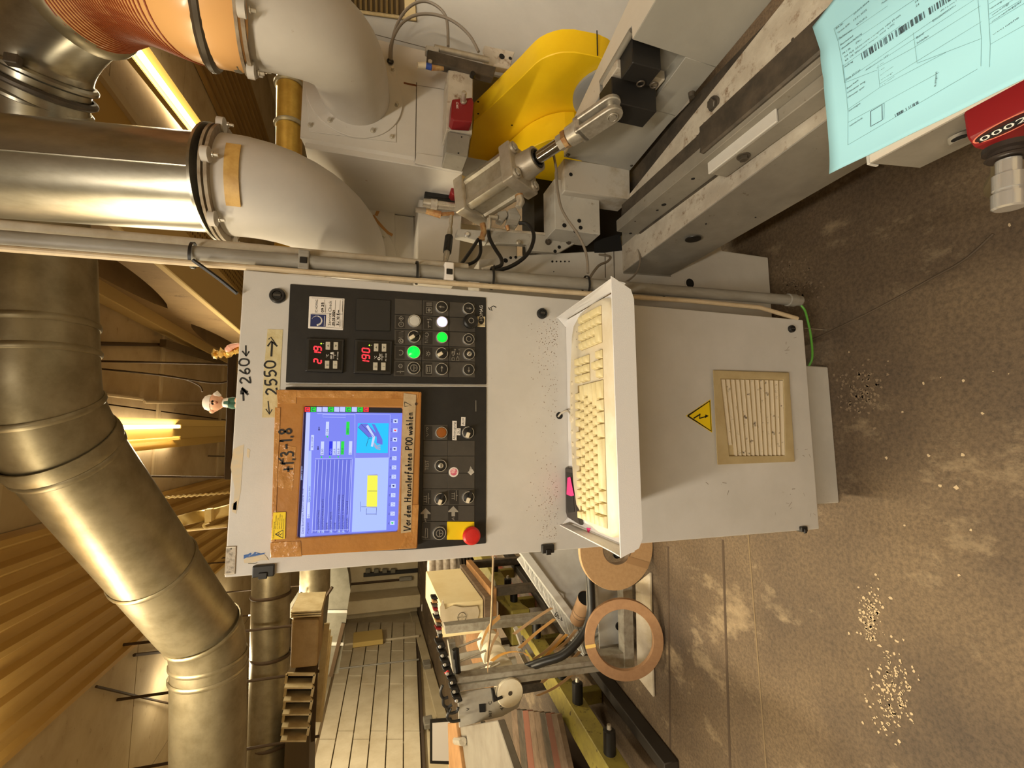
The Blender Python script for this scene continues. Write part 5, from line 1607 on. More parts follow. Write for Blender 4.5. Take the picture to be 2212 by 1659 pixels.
ps = [conduit_pt(x, -26 + 13*min(1, max(0, x/960.0)), .03) for x in (1010, 800, 600, 400, 200, 0, -60)]
MB().tube(ps + [ps[-1] + (ps[-1]-ps[-2])*4], .0125, 16).build('pipe', WHITEC, t)
tag(MB().tube([conduit_pt(x, 21 if x < 1300 else 21 - (x-1300)*.012, -.014) for x in (-60, 300, 600, 900, 1200, 1500)] + [P(1640, 664, Y=YP-.02), P(1722, 688, Y=YP-.02)], .0062, 10).build('beige_cable', BEIGEC), 'beige cable strapped along the near side of the grey conduit', 'cable')
tag(MB().tube(spline([P(1722, 652, Y=1.09), P(1737, 668, Y=1.08), P(1744, 690, Y=1.075), P(1752, 730, Y=1.085), P(1754, 775, Y=1.11), P(1740, 800, Y=1.13)], 8), .0034, 8).build('green_earth_wire', GREENW), 'green earth wire hanging from the conduit end beside the cabinet base', 'wire')
tag(MB().tube([P(1738, 709, Y=1.07), P(1786, 713, Y=1.07)], .0009, 6).build('thin_rod', ALU), 'thin pale rod sticking out at the foot of the cabinet', 'rod')

# ================================================================== MACHINE FRAME WITH FEED TRACK
YR = 1.30
mf = thing('machine_frame', 'grey steel machine frame plate with the long lower beam and feed track at the right', 'machine', (.6, YR, 0))
fr = [P(x, y, Y=YR) for (x, y) in ((1035, 560), (1170, 548), (1345, 540), (1352, 500), (1545, 470), (1560, 541), (1662, 556), (1663, 650), (1640, 760), (1035, 760))]
for p in fr[6:9]: p.z = .008
b = MB(); b.prism(fr, (0, .16, 0)); b.build('frame_plate', PAINT, mf, bevel=.003)
def disc(name, x, y, r, parent, m=DARKHOLE, Y=YR, h=.0012):
    return MB().lathe(P(x, y, Y=Y) + V((0, -.0003, 0)), (0, -1, 0), [(0, r), (h, r)], 20).build(name, m, parent)
def rimhole(x, y, r):
    c = P(x, y, Y=YR)
    o = MB().ring(c, (0, -1, 0), r*.86, r*1.12, .0015, 24).build('hole_rim', PAINT, mf)
    disc('hole', x, y, r, mf, h=.0008)
rimhole(1490, 612, .019); rimhole(1092, 563, .0085); rimhole(1303, 614, .0085)
for (x, r) in ((1193, .0034), (1202, .0026), (1211, .0026), (1220, .0026), (1229, .0022)): disc('hole', x, 565, r, mf)
for (x, y, r) in ((1103, 557, .0045), (1114, 556, .0045), (1134, 559, .0022), (1196, 587, .0016), (1409, 613, .0016), (1434, 645, .0085)): disc('hole', x, y, r, mf)
for (x, ya, yb) in ((1307, 546, 600), (1326, 543, 610)):
    MB().ribbon([P(x, ya, Y=YR-.0008), P(x+1, yb, Y=YR-.0008)], .0028, (0, -1, 0)).build('plate_seam', STEELD, mf)
p_ = [P(x, y, Y=YR-.0006) for (x, y) in ((1340, 505), (1344, 541), (1305, 546), (1284, 546), (1282, 520))]
MB().poly(p_).build('dark_gap', DARKHOLE, mf)
# lower beam
def hexbeam(q0, q1):   # two quads (left-bottom, right-bottom, right-top, left-top), far and near
    return MB().hexa(q0[0], q0[1], q1[1], q1[0], q0[3], q0[2], q1[2], q1[3])
lbz0, lbz1 = .433, .615
A_, B_ = P(1346, 588, Z=lbz1), P(1791, 255, Z=lbz1)
def ext(a, c, Y): return a + (c - a)*((Y - a.y)/(c.y - a.y))
ft, nt_ = ext(A_, B_, YR), ext(A_, B_, .12)
C_, D_ = P(1449, 595, Z=lbz0), P(1894, 340, Z=lbz0)
fb, nb = ext(C_, D_, YR), ext(C_, D_, .12)
W_ = V((.30, 0, 0))
hexbeam((fb, fb+W_, ft+W_, ft), (nb, nb+W_, nt_+W_, nt_)).build('lower_beam', GREYST, mf, bevel=.0015)
b = MB()                                     # rusty dust on the top face; ceiling light put into its paler colour
wz = V((.088, 0, .0008)); w0 = V((.001, 0, .0008))
b.poly([ft+w0, ft+wz, nt_+wz, nt_+w0]); b.build('top_face', RUSTY, mf)
c = P(1497, 516, X=(ft.x+fb.x)/2 - .0006)
def sidehole(x, y, r, X, parent, m=BLACKR, h=.002):
    return MB().lathe(P(x, y, X=X), (-1, 0, 0), [(0, r), (h, r*.97)], 22).build('hole', m, parent)
sidehole(1497, 516, .021, .5375, mf); sidehole(1525, 483, .0022, .539, mf); sidehole(1632, 469, .002, .541, mf)
MB().ribbon([ft + V((-.002, -.001, -.0)), fb + V((-.002, -.001, 0))], .006, (0, -1, 0)).build('weld_seam', GREYST, mf)
# upright steel track plate with holes
tx = .622
MB().box(tx, tx+.035, .12, 1.205, lbz1, .690).build('track_plate', GREYST, mf, bevel=.001)
MB().box(tx-.004, tx+.002, .12, 1.19, lbz1, lbz1+.006).build('track_seam', STEELD, mf)
for (x, y, r) in ((1434, 442, .0065), (1420, 454, .0036), (1497, 386, .0045), (1362, 504, .0045), (1372, 478, .002)):
    sidehole(x, y, r, tx-.0004, mf, DARKHOLE, .0008)
MB().box(tx+.004, .705, .12, 1.195, .640, .676).build('chain_bed', STEELD, mf, bevel=.001)
MB().box(.634, .702, .12, .82, .676, .6985).build('pressure_rail', STEELD, mf, bevel=.004)
MB().hexa((.634, .82, .676), (.702, .82, .676), (.702, .86, .676), (.640, .84, .676), (.640, .80, .699), (.702, .80, .699), (.702, .83, .685), (.644, .83, .690)).build('rail_nose', STEELD, mf, bevel=.002)
sidehole(1622, 253, .005, .6335, mf, STEELD, .001)
# clamp bar with hex bolt
MB().box(.595, tx-.0005, .20, .826, .622, .666).build('clamp_bar', GREYST, mf, bevel=.0015)
MB().box(.5955, .655, .64, .828, .6662, .672).build('clamp_strip', PAINT, mf, bevel=.0015)
hexbolt('hex_bolt', P(1606, 337, X=.595), (-1, 0, 0), .0095, .010, STEELD, mf)
# bright guide rail with flanged bolt
ga, gb = P(1366, 443, Z=.655), P(1700, 110, Z=.655)
gc, gd_ = P(1375, 400, Z=.655), P(1650, 55, Z=.655)
fa, na = ext(ga, gb, 1.165), ext(ga, gb, .12)
fc, nc = ext(gc, gd_, 1.19), ext(gc, gd_, .12)
dz_ = V((0, 0, -.03))
hexbeam((fa+dz_, fc+dz_, fc, fa), (na+dz_, nc+dz_, nc, na)).build('guide_rail', RUSTY, mf, bevel=.001)
pc = P(1543, 224, Z=.656)
hexbolt('hex_bolt', pc, (-.35, -.05, .93), .0115, .013, STEELD, mf)
for (x, y, r) in ((1712, 85, .003), (1506, 293, .0018)):
    MB().lathe(P(x, y, Z=.6555), (0, 0, 1), [(0, r), (.0006, r)], 14).build('hole', STEELD, mf)
MB().box(.70, .86, .12, 1.28, .60, .626).build('under_plate', STEELD, mf)
# bearing plates behind the pressure beam
MB().box(.605, .76, 1.205, 1.296, .745, .892).build('bearing_block', PAINTD, mf, bevel=.002)
for (x, y, r) in ((1251, 477, .006), (1254, 492, .006), (1243, 500, .006), (1219, 487, .0065)):
    MB().lathe(P(x, y, Y=1.204), (0, -1, 0), [(0, r), (.001, r)], 16).build('hole', DARKHOLE, mf)
q = [P(x, y, Y=1.285) for (x, y) in ((1058, 496), (1146, 505), (1243, 514), (1242, 526), (1206, 546), (1140, 541), (1139, 528), (1044, 524))]
b = MB(); b.prism(q, (0, .02, 0)); b.build('adjuster_plate', PAINTD, mf, bevel=.0015)
MB().prism([P(1058, 493, Y=1.284), P(1246, 507, Y=1.284), P(1243, 513, Y=1.284), P(1058, 498, Y=1.284)], (0, .05, .02)).build('plate_top', RUSTY, mf, bevel=.001)
for (x, y, r) in ((1184, 523, .0085), (1228, 523, .0075)):
    hexbolt('hex_bolt', P(x, y, Y=1.285), (0, -1, 0), r*.8, .010, STEELD, mf)
for (x, y) in ((1208, 534), (1199, 543)):
    MB().lathe(P(x, y, Y=1.2845), (0, -1, 0), [(0, .0055), (.001, .0055)], 16).build('hole', DARKHOLE, mf)
for (x, y, m) in ((1009, 507, CHROME), (1120, 524, ALU)):
    MB().lathe(P(x, y, Y=1.27), (0, -1, 0), [(0, .0085), (.003, .008), (.006, .005)], 16).build('button_screw', m, mf)
MB().prism([P(x, y, Y=1.272) for (x, y) in ((988, 494), (1060, 498), (1052, 524), (986, 508))], (0, .03, 0)).build('mount_plate', PAINTD, mf, bevel=.002)
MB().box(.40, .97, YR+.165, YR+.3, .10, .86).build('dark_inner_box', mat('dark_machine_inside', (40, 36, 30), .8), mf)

# ================================================================== PRESSURE BEAM
pb = thing('pressure_beam', 'long grey upper beam with a bright top edge and a notch for the black block', 'beam', (.9, .8, .652))
z0_, z1_ = .652, .871
tf = V((.815, 1.18, z1_)); tn_ = ext(tf, P(1417, 0, Z=z1_), .12)
bf = V((.811, 1.18, z0_)); bn = ext(bf, P(1668, 0, Z=z0_), .12)
sf = V((.861, 1.205, z1_)); sn = ext(sf, P(1360, 0, Z=z1_), .12)
LX = V((.034, 0, 0))
BEAMP = mat('grey_beam_paint', (150, 147, 138), .5, c2=(160, 157, 148), scale=4, speck=(112, 100, 82), sscale=30, slo=.68, shi=.76)
hexbeam((bf+LX, V((.98, 1.18, z0_)), V((sf.x, 1.18, z1_)), tf+LX), (bn+LX, V((1.16, .12, z0_)), sn, tn_+LX)).build('beam_body', BEAMP, pb, bevel=.001)
def sect(Y):
    return ext(bf, bn, Y), ext(tf, tn_, Y)
def skin(Ya, Yb, za=None, zb=None):
    b0, t0 = sect(Ya); b1, t1 = sect(Yb)
    if zb is not None:
        t0 = b0.lerp(t0, (zb-z0_)/(z1_-z0_)); t1 = b1.lerp(t1, (zb-z0_)/(z1_-z0_))
    e = LX - V((.0004, 0, 0))
    return hexbeam((b0, b0+e, t0+e, t0), (b1, b1+e, t1+e, t1)).build('side_plate', BEAMP, pb, bevel=.001)
skin(1.18, .955); skin(.955, .805, zb=.735); skin(.805, .12)
LIGHTTOP = mat('bright_worn_top_edge', (206, 198, 184), .5, c2=(214, 206, 192), scale=7, speck=(150, 120, 90), sscale=50, slo=.64, shi=.72)  # ceiling light on upward faces put into a paler colour, brown specks over it
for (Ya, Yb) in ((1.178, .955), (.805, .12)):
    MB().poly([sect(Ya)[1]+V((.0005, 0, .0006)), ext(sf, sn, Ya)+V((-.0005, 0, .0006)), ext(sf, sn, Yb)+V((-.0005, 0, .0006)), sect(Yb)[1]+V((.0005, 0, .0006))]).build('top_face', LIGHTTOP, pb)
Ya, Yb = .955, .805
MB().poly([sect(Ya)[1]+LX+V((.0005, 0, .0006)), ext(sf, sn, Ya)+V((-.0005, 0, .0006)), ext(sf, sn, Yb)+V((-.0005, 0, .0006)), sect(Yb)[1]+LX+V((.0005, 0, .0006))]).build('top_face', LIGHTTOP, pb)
for (x, y) in ((1227, 333), (1364, 355)):
    c = P(x, y, X=.818)
    MB().lathe(c, (-1, 0, 0), [(0, .0055), (.004, .0055), (.006, .003)], 14).build('side_screw', STEELD, pb)
c = P(1494, 207, X=.822); MB().lathe(c + V((.008, 0, 0)), (-1, 0, 0), [(0, .008), (.012, .007)], 14).build('side_screw', STEELD, pb)
# end block in front of the frame
q = [P(x, y, Y=1.18) for (x, y) in ((1218, 341), (1361, 364), (1362, 433), (1219, 412))]
MB().prism(q, (0, .075, 0)).build('end_block', mat('grease_stained_block', (186, 180, 168), .55, c2=(150, 132, 104), scale=9, lo=.5, hi=.72, speck=(110, 88, 60), sscale=30, slo=.66, shi=.76), pb, bevel=.003)
for (x, y, r, m) in ((1233, 377, .0055, DARKHOLE), (1346, 394, .0055, RUSTY)):
    MB().lathe(P(x, y, Y=1.1795), (0, -1, 0), [(0, r), (.001, r)], 18).build('hole', m, pb)
# black block pair in the notch
MB().box(.780, .846, .895, .957, .752, .873).build('black_block', mat('blackened_steel_block', (40, 38, 36), .5, .2), pb, bevel=.002)
MB().box(.822, .888, .822, .874, .788, .862).build('black_block', MATS['blackened_steel_block'], pb, bevel=.002)
MB().box(.85, .875, .874, .945, .74, .870).build('worn_block', RUSTY, pb, bevel=.002)
for (x, y) in ((1384, 181), (1413, 184)):
    c = P(x, y, Y=.873) 
    o = MB().torus(P(x, y, X=.817), (-1, 0, 0), .0085, .0018, 20, 6).build('socket_screw', STEELD, pb)
MB().cyl((.886, .81, .868), (.872, .95, .868), .008, seg=12).build('edge_pipe', GREYST, pb)

# ================================================================== LARGE PNEUMATIC CYLINDER
pc_ = thing('pneumatic_cylinder', 'large cast aluminium pneumatic cylinder with polished rod and fork at the black block', 'pneumatic cylinder', (.66, 1.3, 1.08))
PIN = P(1320, 236, Y=.905); REAR = P(1010, 442, Y=1.30)
ad = (PIN - REAR).normalized()
Ltot = (PIN - REAR).length
sx_ = ad.cross(V((0, 0, 1))).normalized()          # sideways
uy_ = sx_.cross(ad).normalized()
rot = math.radians(-4)
s1 = sx_*math.cos(rot) + uy_*math.sin(rot); s2 = uy_*math.cos(rot) - sx_*math.sin(rot)
def at_(t, a=0, c=0): return REAR + ad*t + s1*a + s2*c
HB = .051
capL = .038
bodyL = .215
def slab(t0, t1, h, name, m=ALU, bev=.006):
    return MB().obox(at_((t0+t1)/2), ad*((t1-t0)/2), s1*h, s2*h).build(name, m, pc_, bevel=bev, seg=3)
slab(0, capL, HB+.006, 'rear_cap'); slab(bodyL-capL, bodyL, HB+.006, 'front_cap')
b = MB()
prof = []
for (sa, sc) in ((1, 1), (-1, 1), (-1, -1), (1, -1)):
    pass
pr = [(-.0500, -.0370), (-.0435, -.0478), (-.0305, -.0511), (-.0239, -.0446), (.0239, -.0446), (.0305, -.0511), (.0435, -.0478), (.0500, -.0370), (.0500, -.0261), (.0435, -.0218), (.0435, .0218), (.0500, .0261), (.0500, .0370), (.0435, .0478), (.0305, .0511), (.0239, .0446), (-.0239, .0446), (-.0305, .0511), (-.0435, .0478), (-.0500, .0370), (-.0500, .0261), (-.0435, .0218), (-.0435, -.0218), (-.0500, -.0261)]
b.prism([at_(capL+.001, a, c) for a, c in pr], ad*(bodyL-2*capL-.002)); b.build('barrel', mat('extruded_aluminium_barrel', (206, 200, 184), .34, .8, c2=(190, 182, 162), scale=40), pc_, smooth=40)
for (a, c) in ((.039, .039), (-.039, .039), (-.039, -.039), (.039, -.039)):
    o = MB().lathe(at_(bodyL-.004, a, c), ad, [(0, .0155), (.010, .0155), (.010, .0105), (.002, .0105)], 18, True, True).build('corner_boss', ALU, pc_)
    MB().lathe(at_(bodyL-.002, a, c), ad, [(0, .0105), (.011, .0105), (.012, .008)], 6).build('corner_bolt', STEEL, o, smooth=20)
MB().lathe(at_(bodyL), ad, [(0, .038), (.035, .034), (.046, .0335), (.046, .024), (.036, .023)], 28).build('rod_bushing', ALU, pc_)
MB().torus(at_(bodyL+.045), ad, .0235, .004, 24, 8).build('rod_seal', BLACKR, pc_)
rodE = Ltot - .115
MB().cyl(at_(bodyL+.03), at_(rodE-.02), .0165, seg=22).build('piston_rod', mat('polished_rod', (200, 196, 188), .12, 1.0), pc_)
MB().lathe(at_(rodE-.034), ad, [(0, .020), (.016, .020)], 6).build('lock_nut', STEEL, pc_, smooth=20)
MB().lathe(at_(rodE-.018), ad, [(0, .023), (.011, .023), (.012, .021)], 6).build('lock_nut', BRONZE, pc_, smooth=20)
MB().lathe(at_(rodE-.006), ad, [(0, .018), (.004, .025), (.034, .026), (.036, .024)], 24).build('fork_neck', STEEL, pc_)
fk0 = rodE + .028
for sg in (-1, 1):
    b = MB()
    e = []
    for k in range(9):
        q = -math.pi/2 + math.pi*k/8
        e.append(at_(Ltot + .025*math.cos(q), sg*.021, .025*math.sin(q)))
    e += [at_(fk0, sg*.021, .025), at_(fk0, sg*.021, -.025)]
    b.prism(e, -s1*sg*.012); b.build('fork_arm', STEEL, pc_, bevel=.002)
MB().obox(at_(fk0+.004), ad*.008, s1*.021, s2*.025).build('fork_root', STEEL, pc_, bevel=.002)
MB().lathe(at_(Ltot, .026), -s1, [(0, .0085), (.052, .0085)], 18).build('fork_pin', STEEL, pc_)
MB().torus(at_(Ltot, -.024), -s1, .0115, .0016, 18, 6).build('pin_clip', STEEL, pc_)
MB().torus(at_(Ltot, .024), s1, .0115, .0016, 18, 6).build('pin_clip', STEEL, pc_)
# ports, valve and fittings below the barrel
for (t0, a) in ((.215, .0), (.022, .0)):
    pass
def fit(name, pts, Y, r, m, seg=12):
    return MB().tube([P(x, y, Y=Y) for x, y in pts], r, seg).build(name, m, pc_)
fit('elbow_fitting', [(1122, 424), (1125, 436), (1120, 448)], 1.12, [.010, .011, .009], STEEL)
fit('port_ring', [(1121, 421), (1122, 426)], 1.125, .0115, BRONZE, 10)
MB().prism([P(x, y, Y=1.16) for (x, y) in ((1076, 457), (1094, 453), (1098, 466), (1088, 478), (1076, 474))], (0, .03, 0)).build('valve_block', GREYPVC, pc_, bevel=.002)
MB().prism([P(x, y, Y=1.155) for (x, y) in ((1098, 452), (1114, 447), (1126, 468), (1118, 488), (1094, 484), (1100, 468))], (0, .03, 0)).build('valve_block', GREYPVC, pc_, bevel=.002)
fit('brass_fitting', [(1042, 483), (1046, 500), (1041, 514)], 1.2, [.008, .009, .0075], BRONZE)
fit('brass_fitting', [(1034, 516), (1046, 515)], 1.2, .0065, BRONZE)
fit('push_fitting', [(1057, 472), (1056, 484), (1055, 496)], 1.15, [.006, .0075, .006], STEEL)
fit('push_fitting', [(1057, 470), (1074, 470)], 1.16, .0065, STEEL)
fit('port_screw', [(1095, 488), (1098, 498)], 1.16, [.006, .005], BRONZE)
for k, pts in enumerate(([(1055, 496), (1058, 516), (1070, 538), (1082, 557), (1084, 569), (1078, 576), (1063, 580)], [(1121, 482), (1138, 483), (1150, 497), (1153, 515), (1145, 540), (1128, 560), (1100, 577), (1068, 586)])):
    tag(MB().tube(spline([P(x, y, Y=1.16 - .08*(i/(len(pts)-1))) for i, (x, y) in enumerate(pts)], 8), .0052, 10).build('air_hose', BLACKR), ('short black air hose bending from the cylinder fitting to the conduit', 'wide looping black air hose from the grey valve block to the conduit')[k], 'hose')
for k, pts in enumerate(([(1033, 517), (1018, 540), (1000, 565), (984, 582)], [(1037, 518), (1038, 545), (1028, 563), (1005, 572), (970, 569), (935, 567), (905, 571), (893, 575)])):
    tag(MB().tube(spline([P(x, y, Y=1.20 - .10*(i/(len(pts)-1))) for i, (x, y) in enumerate(pts)], 8), .0046, 10).build('air_hose', BLACKR), ('straight black air hose dropping from the brass fitting behind the conduit', 'black air hose bending up behind the conduit tie')[k], 'hose')
t = thing('hose_stub', 'two pale cable ends tied together beside the conduit', 'hose', P(1060, 580, Y=1.09))
for (a, c) in (((1042, 583), (1064, 577)), ((1052, 590), (1072, 584))):
    MB().tube([P(*a, Y=1.09), P(*c, Y=1.09)], .0062, 10).build('pale_end', WHITEC, t)
MB().torus(P(1064, 581, Y=1.088), (.4, 0, .9), .010, .0015, 18, 6).build('cable_tie', BLACKR, t)
def gcable(label, pts, r, Y, m=GREYC, name='grey_cable'):
    ps = [P(x, y, Y=(Y if not isinstance(Y, tuple) else Y[0] + (Y[1]-Y[0])*i/(len(pts)-1))) for i, (x, y) in enumerate(pts)]
    return tag(MB().tube(spline(ps, 8), r, 9).build(name, m), label, 'cable')
gcable('long grey cable sagging in front of the stained end block to the conduit', [(1196, 335), (1198, 345), (1202, 370), (1203, 395), (1206, 420), (1212, 448), (1225, 473), (1244, 500), (1260, 530), (1268, 558), (1270, 590)], .0036, (1.14, 1.07))
gcable('grey cable looping from the frame slot back to the conduit', [(1295, 550), (1310, 552), (1319, 556), (1312, 565), (1296, 572), (1284, 585), (1274, 600)], .0036, (1.28, 1.07))
gcable('thin grey cable bowing from the lower beam end down to the conduit', [(1362, 512), (1374, 526), (1381, 548), (1382, 570), (1374, 590), (1360, 604), (1345, 612)], .0026, (1.26, 1.07))

# ================================================================== HOODS
YH, HX0 = 1.28, .777
h1 = thing('extraction_hood', 'cream grey sheet metal hood with a round duct plate at the right', 'hood', (.95, YH, 1.15))
q = [P(660, 318, Y=YH), P(1000, 372, Y=YH), P(1000, 70, Y=YH), P(640, 70, Y=YH)]
zb, zt = 1.15, 1.58
MB().box(HX0, 1.14, YH+.006, YH+.75, zb, zt).build('hood_casing', HOODP, h1, bevel=.002)
front = [V((HX0+.022, YH, zt+.012)), V((HX0+.022, YH, zb)), V((1.14, YH, zb)), V((1.14, YH, zt+.012))]
MB().prism(front, (0, .0055, 0)).build('front_sheet', HOODP, h1, bevel=.0015)
MB().prism([V((HX0+.022, YH, zt+.010)), V((HX0, YH+.02, zt-.004)), V((HX0, YH+.02, zb)), V((HX0+.022, YH, zb))], (.001, .004, 0)).build('folded_edge', HOODP, h1, smooth=False)
q = [P(x, y, Y=YH-.003) for (x, y) in ((657, 150), (857, 150), (856, 307), (668, 284))]
MB().prism(q, (0, .003, 0)).build('duct_plate', HOODP, h1, bevel=.0008)
for (x, y) in ((670, 271), (846, 296), (848, 150)):
    capbolt('plate_bolt', P(x, y, Y=YH-.003), (0, -1, 0), .0042, .009, STEEL, h1)
MB().ribbon([P(900, 178, Y=YH-.0006), P(897, 352, Y=YH-.0006)], .0022, (0, -1, 0)).build('sheet_seam', STEELD, h1)
MB().ribbon([P(872, 179, Y=YH-.0006), P(900, 185, Y=YH-.0006)], .006, (0, -1, 0)).build('sheet_seam', mat('rust_stain', (120, 72, 44), .8), h1)
MB().ribbon([P(900, 184, Y=YH-.0006), P(965, 194, Y=YH-.0006)], .0016, (0, -1, 0)).build('sheet_seam', GREYC, h1)
MB().ribbon([P(777, 66, Y=YH-.0006), P(920, 103, Y=YH-.0006)], .0022, (0, -1, 0)).build('sheet_seam', STEELD, h1)
o = MB().prism([P(x, y, Y=YH-.008) for (x, y) in ((900, 330), (1000, 345), (1000, 372), (896, 352))], (0, .008, 0)).build('lower_flap', HOODP, h1, bevel=.001)
h2 = thing('extraction_hood', 'second cream hood set further back behind the left white elbow', 'hood', (.6, 1.6, .92))
MB().box(.40, HX0-.002, 1.60, 2.05, .88, 1.655).build('hood_casing', HOODP, h2, bevel=.003)
q = [P(x, y, Y=1.597) for (x, y) in ((700, 410), (853, 432), (853, 600), (690, 600))]
MB().prism(q, (0, .003, 0)).build('duct_plate', HOODP, h2, bevel=.0008)
capbolt('plate_bolt', P(839, 449, Y=1.597), (0, -1, 0), .0045, .009, STEEL, h2)
MB().ribbon([P(893, 430, Y=1.599), P(897, 580, Y=1.599)], .003, (0, -1, 0)).build('sheet_seam', GREYC, h2)
for pts in ([(775, 430), (810, 432), (850, 440), (866, 439)], [(805, 465), (815, 478), (835, 500), (848, 508)], [(812, 466), (820, 448), (821, 438)]):
    MB().ribbon(spline([P(x, y, Y=1.5955) for x, y in pts], 5), .010, (0, -1, 0)).build('glue_trace', mat('brown_glue_trace', (176, 128, 72), .7), h2)
q = [P(x, y, Y=1.45) for (x, y) in ((905, 430), (1000, 440), (990, 600), (900, 600))]
MB().prism(q, (0, .14, 0)).build('lower_casing', HOODP, h2, bevel=.003)

# grey switch cabinet with vent louvre behind the yellow guard
sc_ = thing('switch_cabinet', 'large plain grey cabinet wall behind the yellow belt guard', 'cabinet', (1.8, 1.4, .3))
MB().box(1.145, 2.9, 1.32, 2.0, .30, 1.56).build('cabinet_body', mat('plain_grey_paint', (160, 158, 152), .55, c2=(168, 166, 160), scale=4), sc_, bevel=.004)
lq = [P(x, y, Y=1.315) for (x, y) in ((722, -60), (895, -60), (900, 45), (735, 22))]
lv = MB().prism(lq, (0, .005, 0)).build('vent_louvre', FILT, sc_, bevel=.002)
for k in range(11):
    x = 742 + 11.3*k
    MB().prism([P(x, -58, Y=1.300), P(x+5, -58, Y=1.313), P(x+6, 15+1.6*k, Y=1.313), P(x+1, 14+1.6*k, Y=1.300)], (0, .002, 0)).build('louvre_blade', FILT, lv, smooth=False)
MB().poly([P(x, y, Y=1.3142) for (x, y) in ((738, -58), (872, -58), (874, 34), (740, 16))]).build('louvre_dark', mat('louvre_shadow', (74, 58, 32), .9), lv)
gcable('grey cable arching high from the hood to the top of the dark slide', [(845, 130), (846, 100), (855, 60), (872, 28), (895, 8), (920, 3), (945, 14), (962, 34), (967, 60), (968, 100)], .0042, (1.27, 1.2))
gcable('grey cable in a lower arch from the hood to the slide end', [(842, 128), (845, 95), (862, 58), (885, 38), (915, 30), (950, 34), (985, 50), (1015, 78), (1034, 112)], .0042, (1.27, 1.18))
MB().torus(P(843, 132, Y=1.275), (0, -1, 0), .007, .003, 16, 6).build('cable_gland', BLACKR, h1)

# small slide cylinder with red counter block
sl = thing('slide_cylinder', 'dark flat slide bar with thin aluminium cylinder above the red counter', 'pneumatic cylinder', P(990, 135, Y=1.19))
dd = V((0, .025, 0))
MB().prism([P(x, y, Y=1.19) for (x, y) in ((924, 106), (1072, 144), (1066, 168), (922, 132))], dd).build('slide_bar', STEELD, sl, bevel=.002)
MB().tube([P(938, 103, Y=1.20), P(1056, 130, Y=1.20)], .0085, 14).build('cylinder_barrel', ALU, sl)
MB().prism([P(x, y, Y=1.192) for (x, y) in ((920, 96), (936, 99), (950, 101), (948, 112), (920, 108))], dd).build('cylinder_head', PAINTD, sl, bevel=.002)
MB().tube([P(902, 141, Y=1.18), P(920, 141, Y=1.18)], [.0075, .0085], 12).build('pale_plug', IVORYB, sl)
MB().tube([P(920, 142, Y=1.18), P(932, 145, Y=1.18)], .0082, 12).build('blue_ring', mat('blue_plastic_ring', (40, 70, 150), .5), sl)
MB().tube([P(932, 146, Y=1.18), P(958, 148, Y=1.18)], [.008, .005], 12).build('brass_fitting', BRONZE, sl)
MB().lathe(P(929, 134, Y=1.189), (0, -1, 0), [(0, .006), (.004, .006)], 6).build('hex_bolt', STEEL, sl, smooth=20)
MB().prism([P(x, y, Y=1.23) for (x, y) in ((1046, 98), (1112, 112), (1100, 150), (1045, 138))], (0, .02, 0)).build('end_plate', RUSTY, sl, bevel=.001)
for (x, y, r) in ((1084, 122, .0085), (1102, 126, .005)):
    MB().lathe(P(x, y, Y=1.2295), (0, -1, 0), [(0, r), (.001, r)], 16).build('hole', DARKHOLE, sl)
MB().lathe(P(1020, 165, Y=1.185), (0, -1, 0), [(0, .008), (.012, .007)], 12).build('stop_screw', BLACKR, sl)

def counter(label, x0, x1, y0, y1, Y, blk, knob=True):
    t = thing('position_counter', label, 'counter', P((x0+x1)/2, (y0+y1)/2, Y=Y))
    q = [P(x0+3, y0+4, Y=Y), P(x1-4, y0, Y=Y), P(x1, y0+12, Y=Y), P(x1-4, y1, Y=Y), P(x0+6, y1-3, Y=Y), P(x0, y1-10, Y=Y)]
    MB().prism(q, (0, .04, 0)).build('counter_case', REDC, t, bevel=.003, seg=2)
    b = MB(); p = P(x0+16, (y0+y1)/2-2, Y=Y-.0006); b.text('SIKO', p, V((1, 0, 0)), V((0, 0, 1)), .009); b.build('case_print', PAPERW, t)
    if knob:
        c = P(x0+27, y0+10, Y=Y)
        MB().lathe(c, (.15, -.8, .1), [(0, .009), (.004, .009), (.004, .0065), (.03, .0065), (.031, .0045)], 14).build('shaft', STEEL, t)
    return t
kb_ = thing('counter_block', 'dusty white bar carrying the red counter under the right hood', 'bracket', P(990, 250, Y=1.21))
MB().prism([P(x, y, Y=1.20) for (x, y) in ((968, 150), (1022, 158), (1020, 290), (964, 280))], (0, .075, 0)).build('bar', RUSTY, kb_, bevel=.002)
MB().prism([P(x, y, Y=1.198) for (x, y) in ((968, 283), (1017, 293), (1010, 340), (963, 330))], (0, .077, 0)).build('end_box', GREYST, kb_, bevel=.002)
for (x, y) in ((997, 296), (990, 331)):
    MB().lathe(P(x, y, Y=1.1975), (0, -1, 0), [(0, .002), (.001, .002)], 10).build('rivet', DARKHOLE, kb_)
counter('red position counter with a steel shaft on the dusty white bar', 974, 1024, 210, 264, 1.158, None)
t2_ = thing('counter_plate', 'small white plate holding the lower red counter beside the big cylinder', 'bracket', P(985, 405, Y=1.42))
MB().prism([P(x, y, Y=1.42) for (x, y) in ((967, 392), (1004, 389), (1004, 430), (966, 416))], (0, .03, 0)).build('plate', PAPERW, t2_, bevel=.002)
counter('small red counter half hidden behind the big cylinder', 973, 1006, 396, 424, 1.375, None, False)
sm = thing('small_air_cylinder', 'small steel air cylinder with brass fittings left of the big cylinder', 'pneumatic cylinder', P(940, 445, Y=1.42))
MB().prism([P(x, y, Y=1.42) for (x, y) in ((918, 408), (986, 416), (986, 432), (918, 424))], (0, .03, 0)).build('dark_rail', BLACKP, sm, bevel=.002)
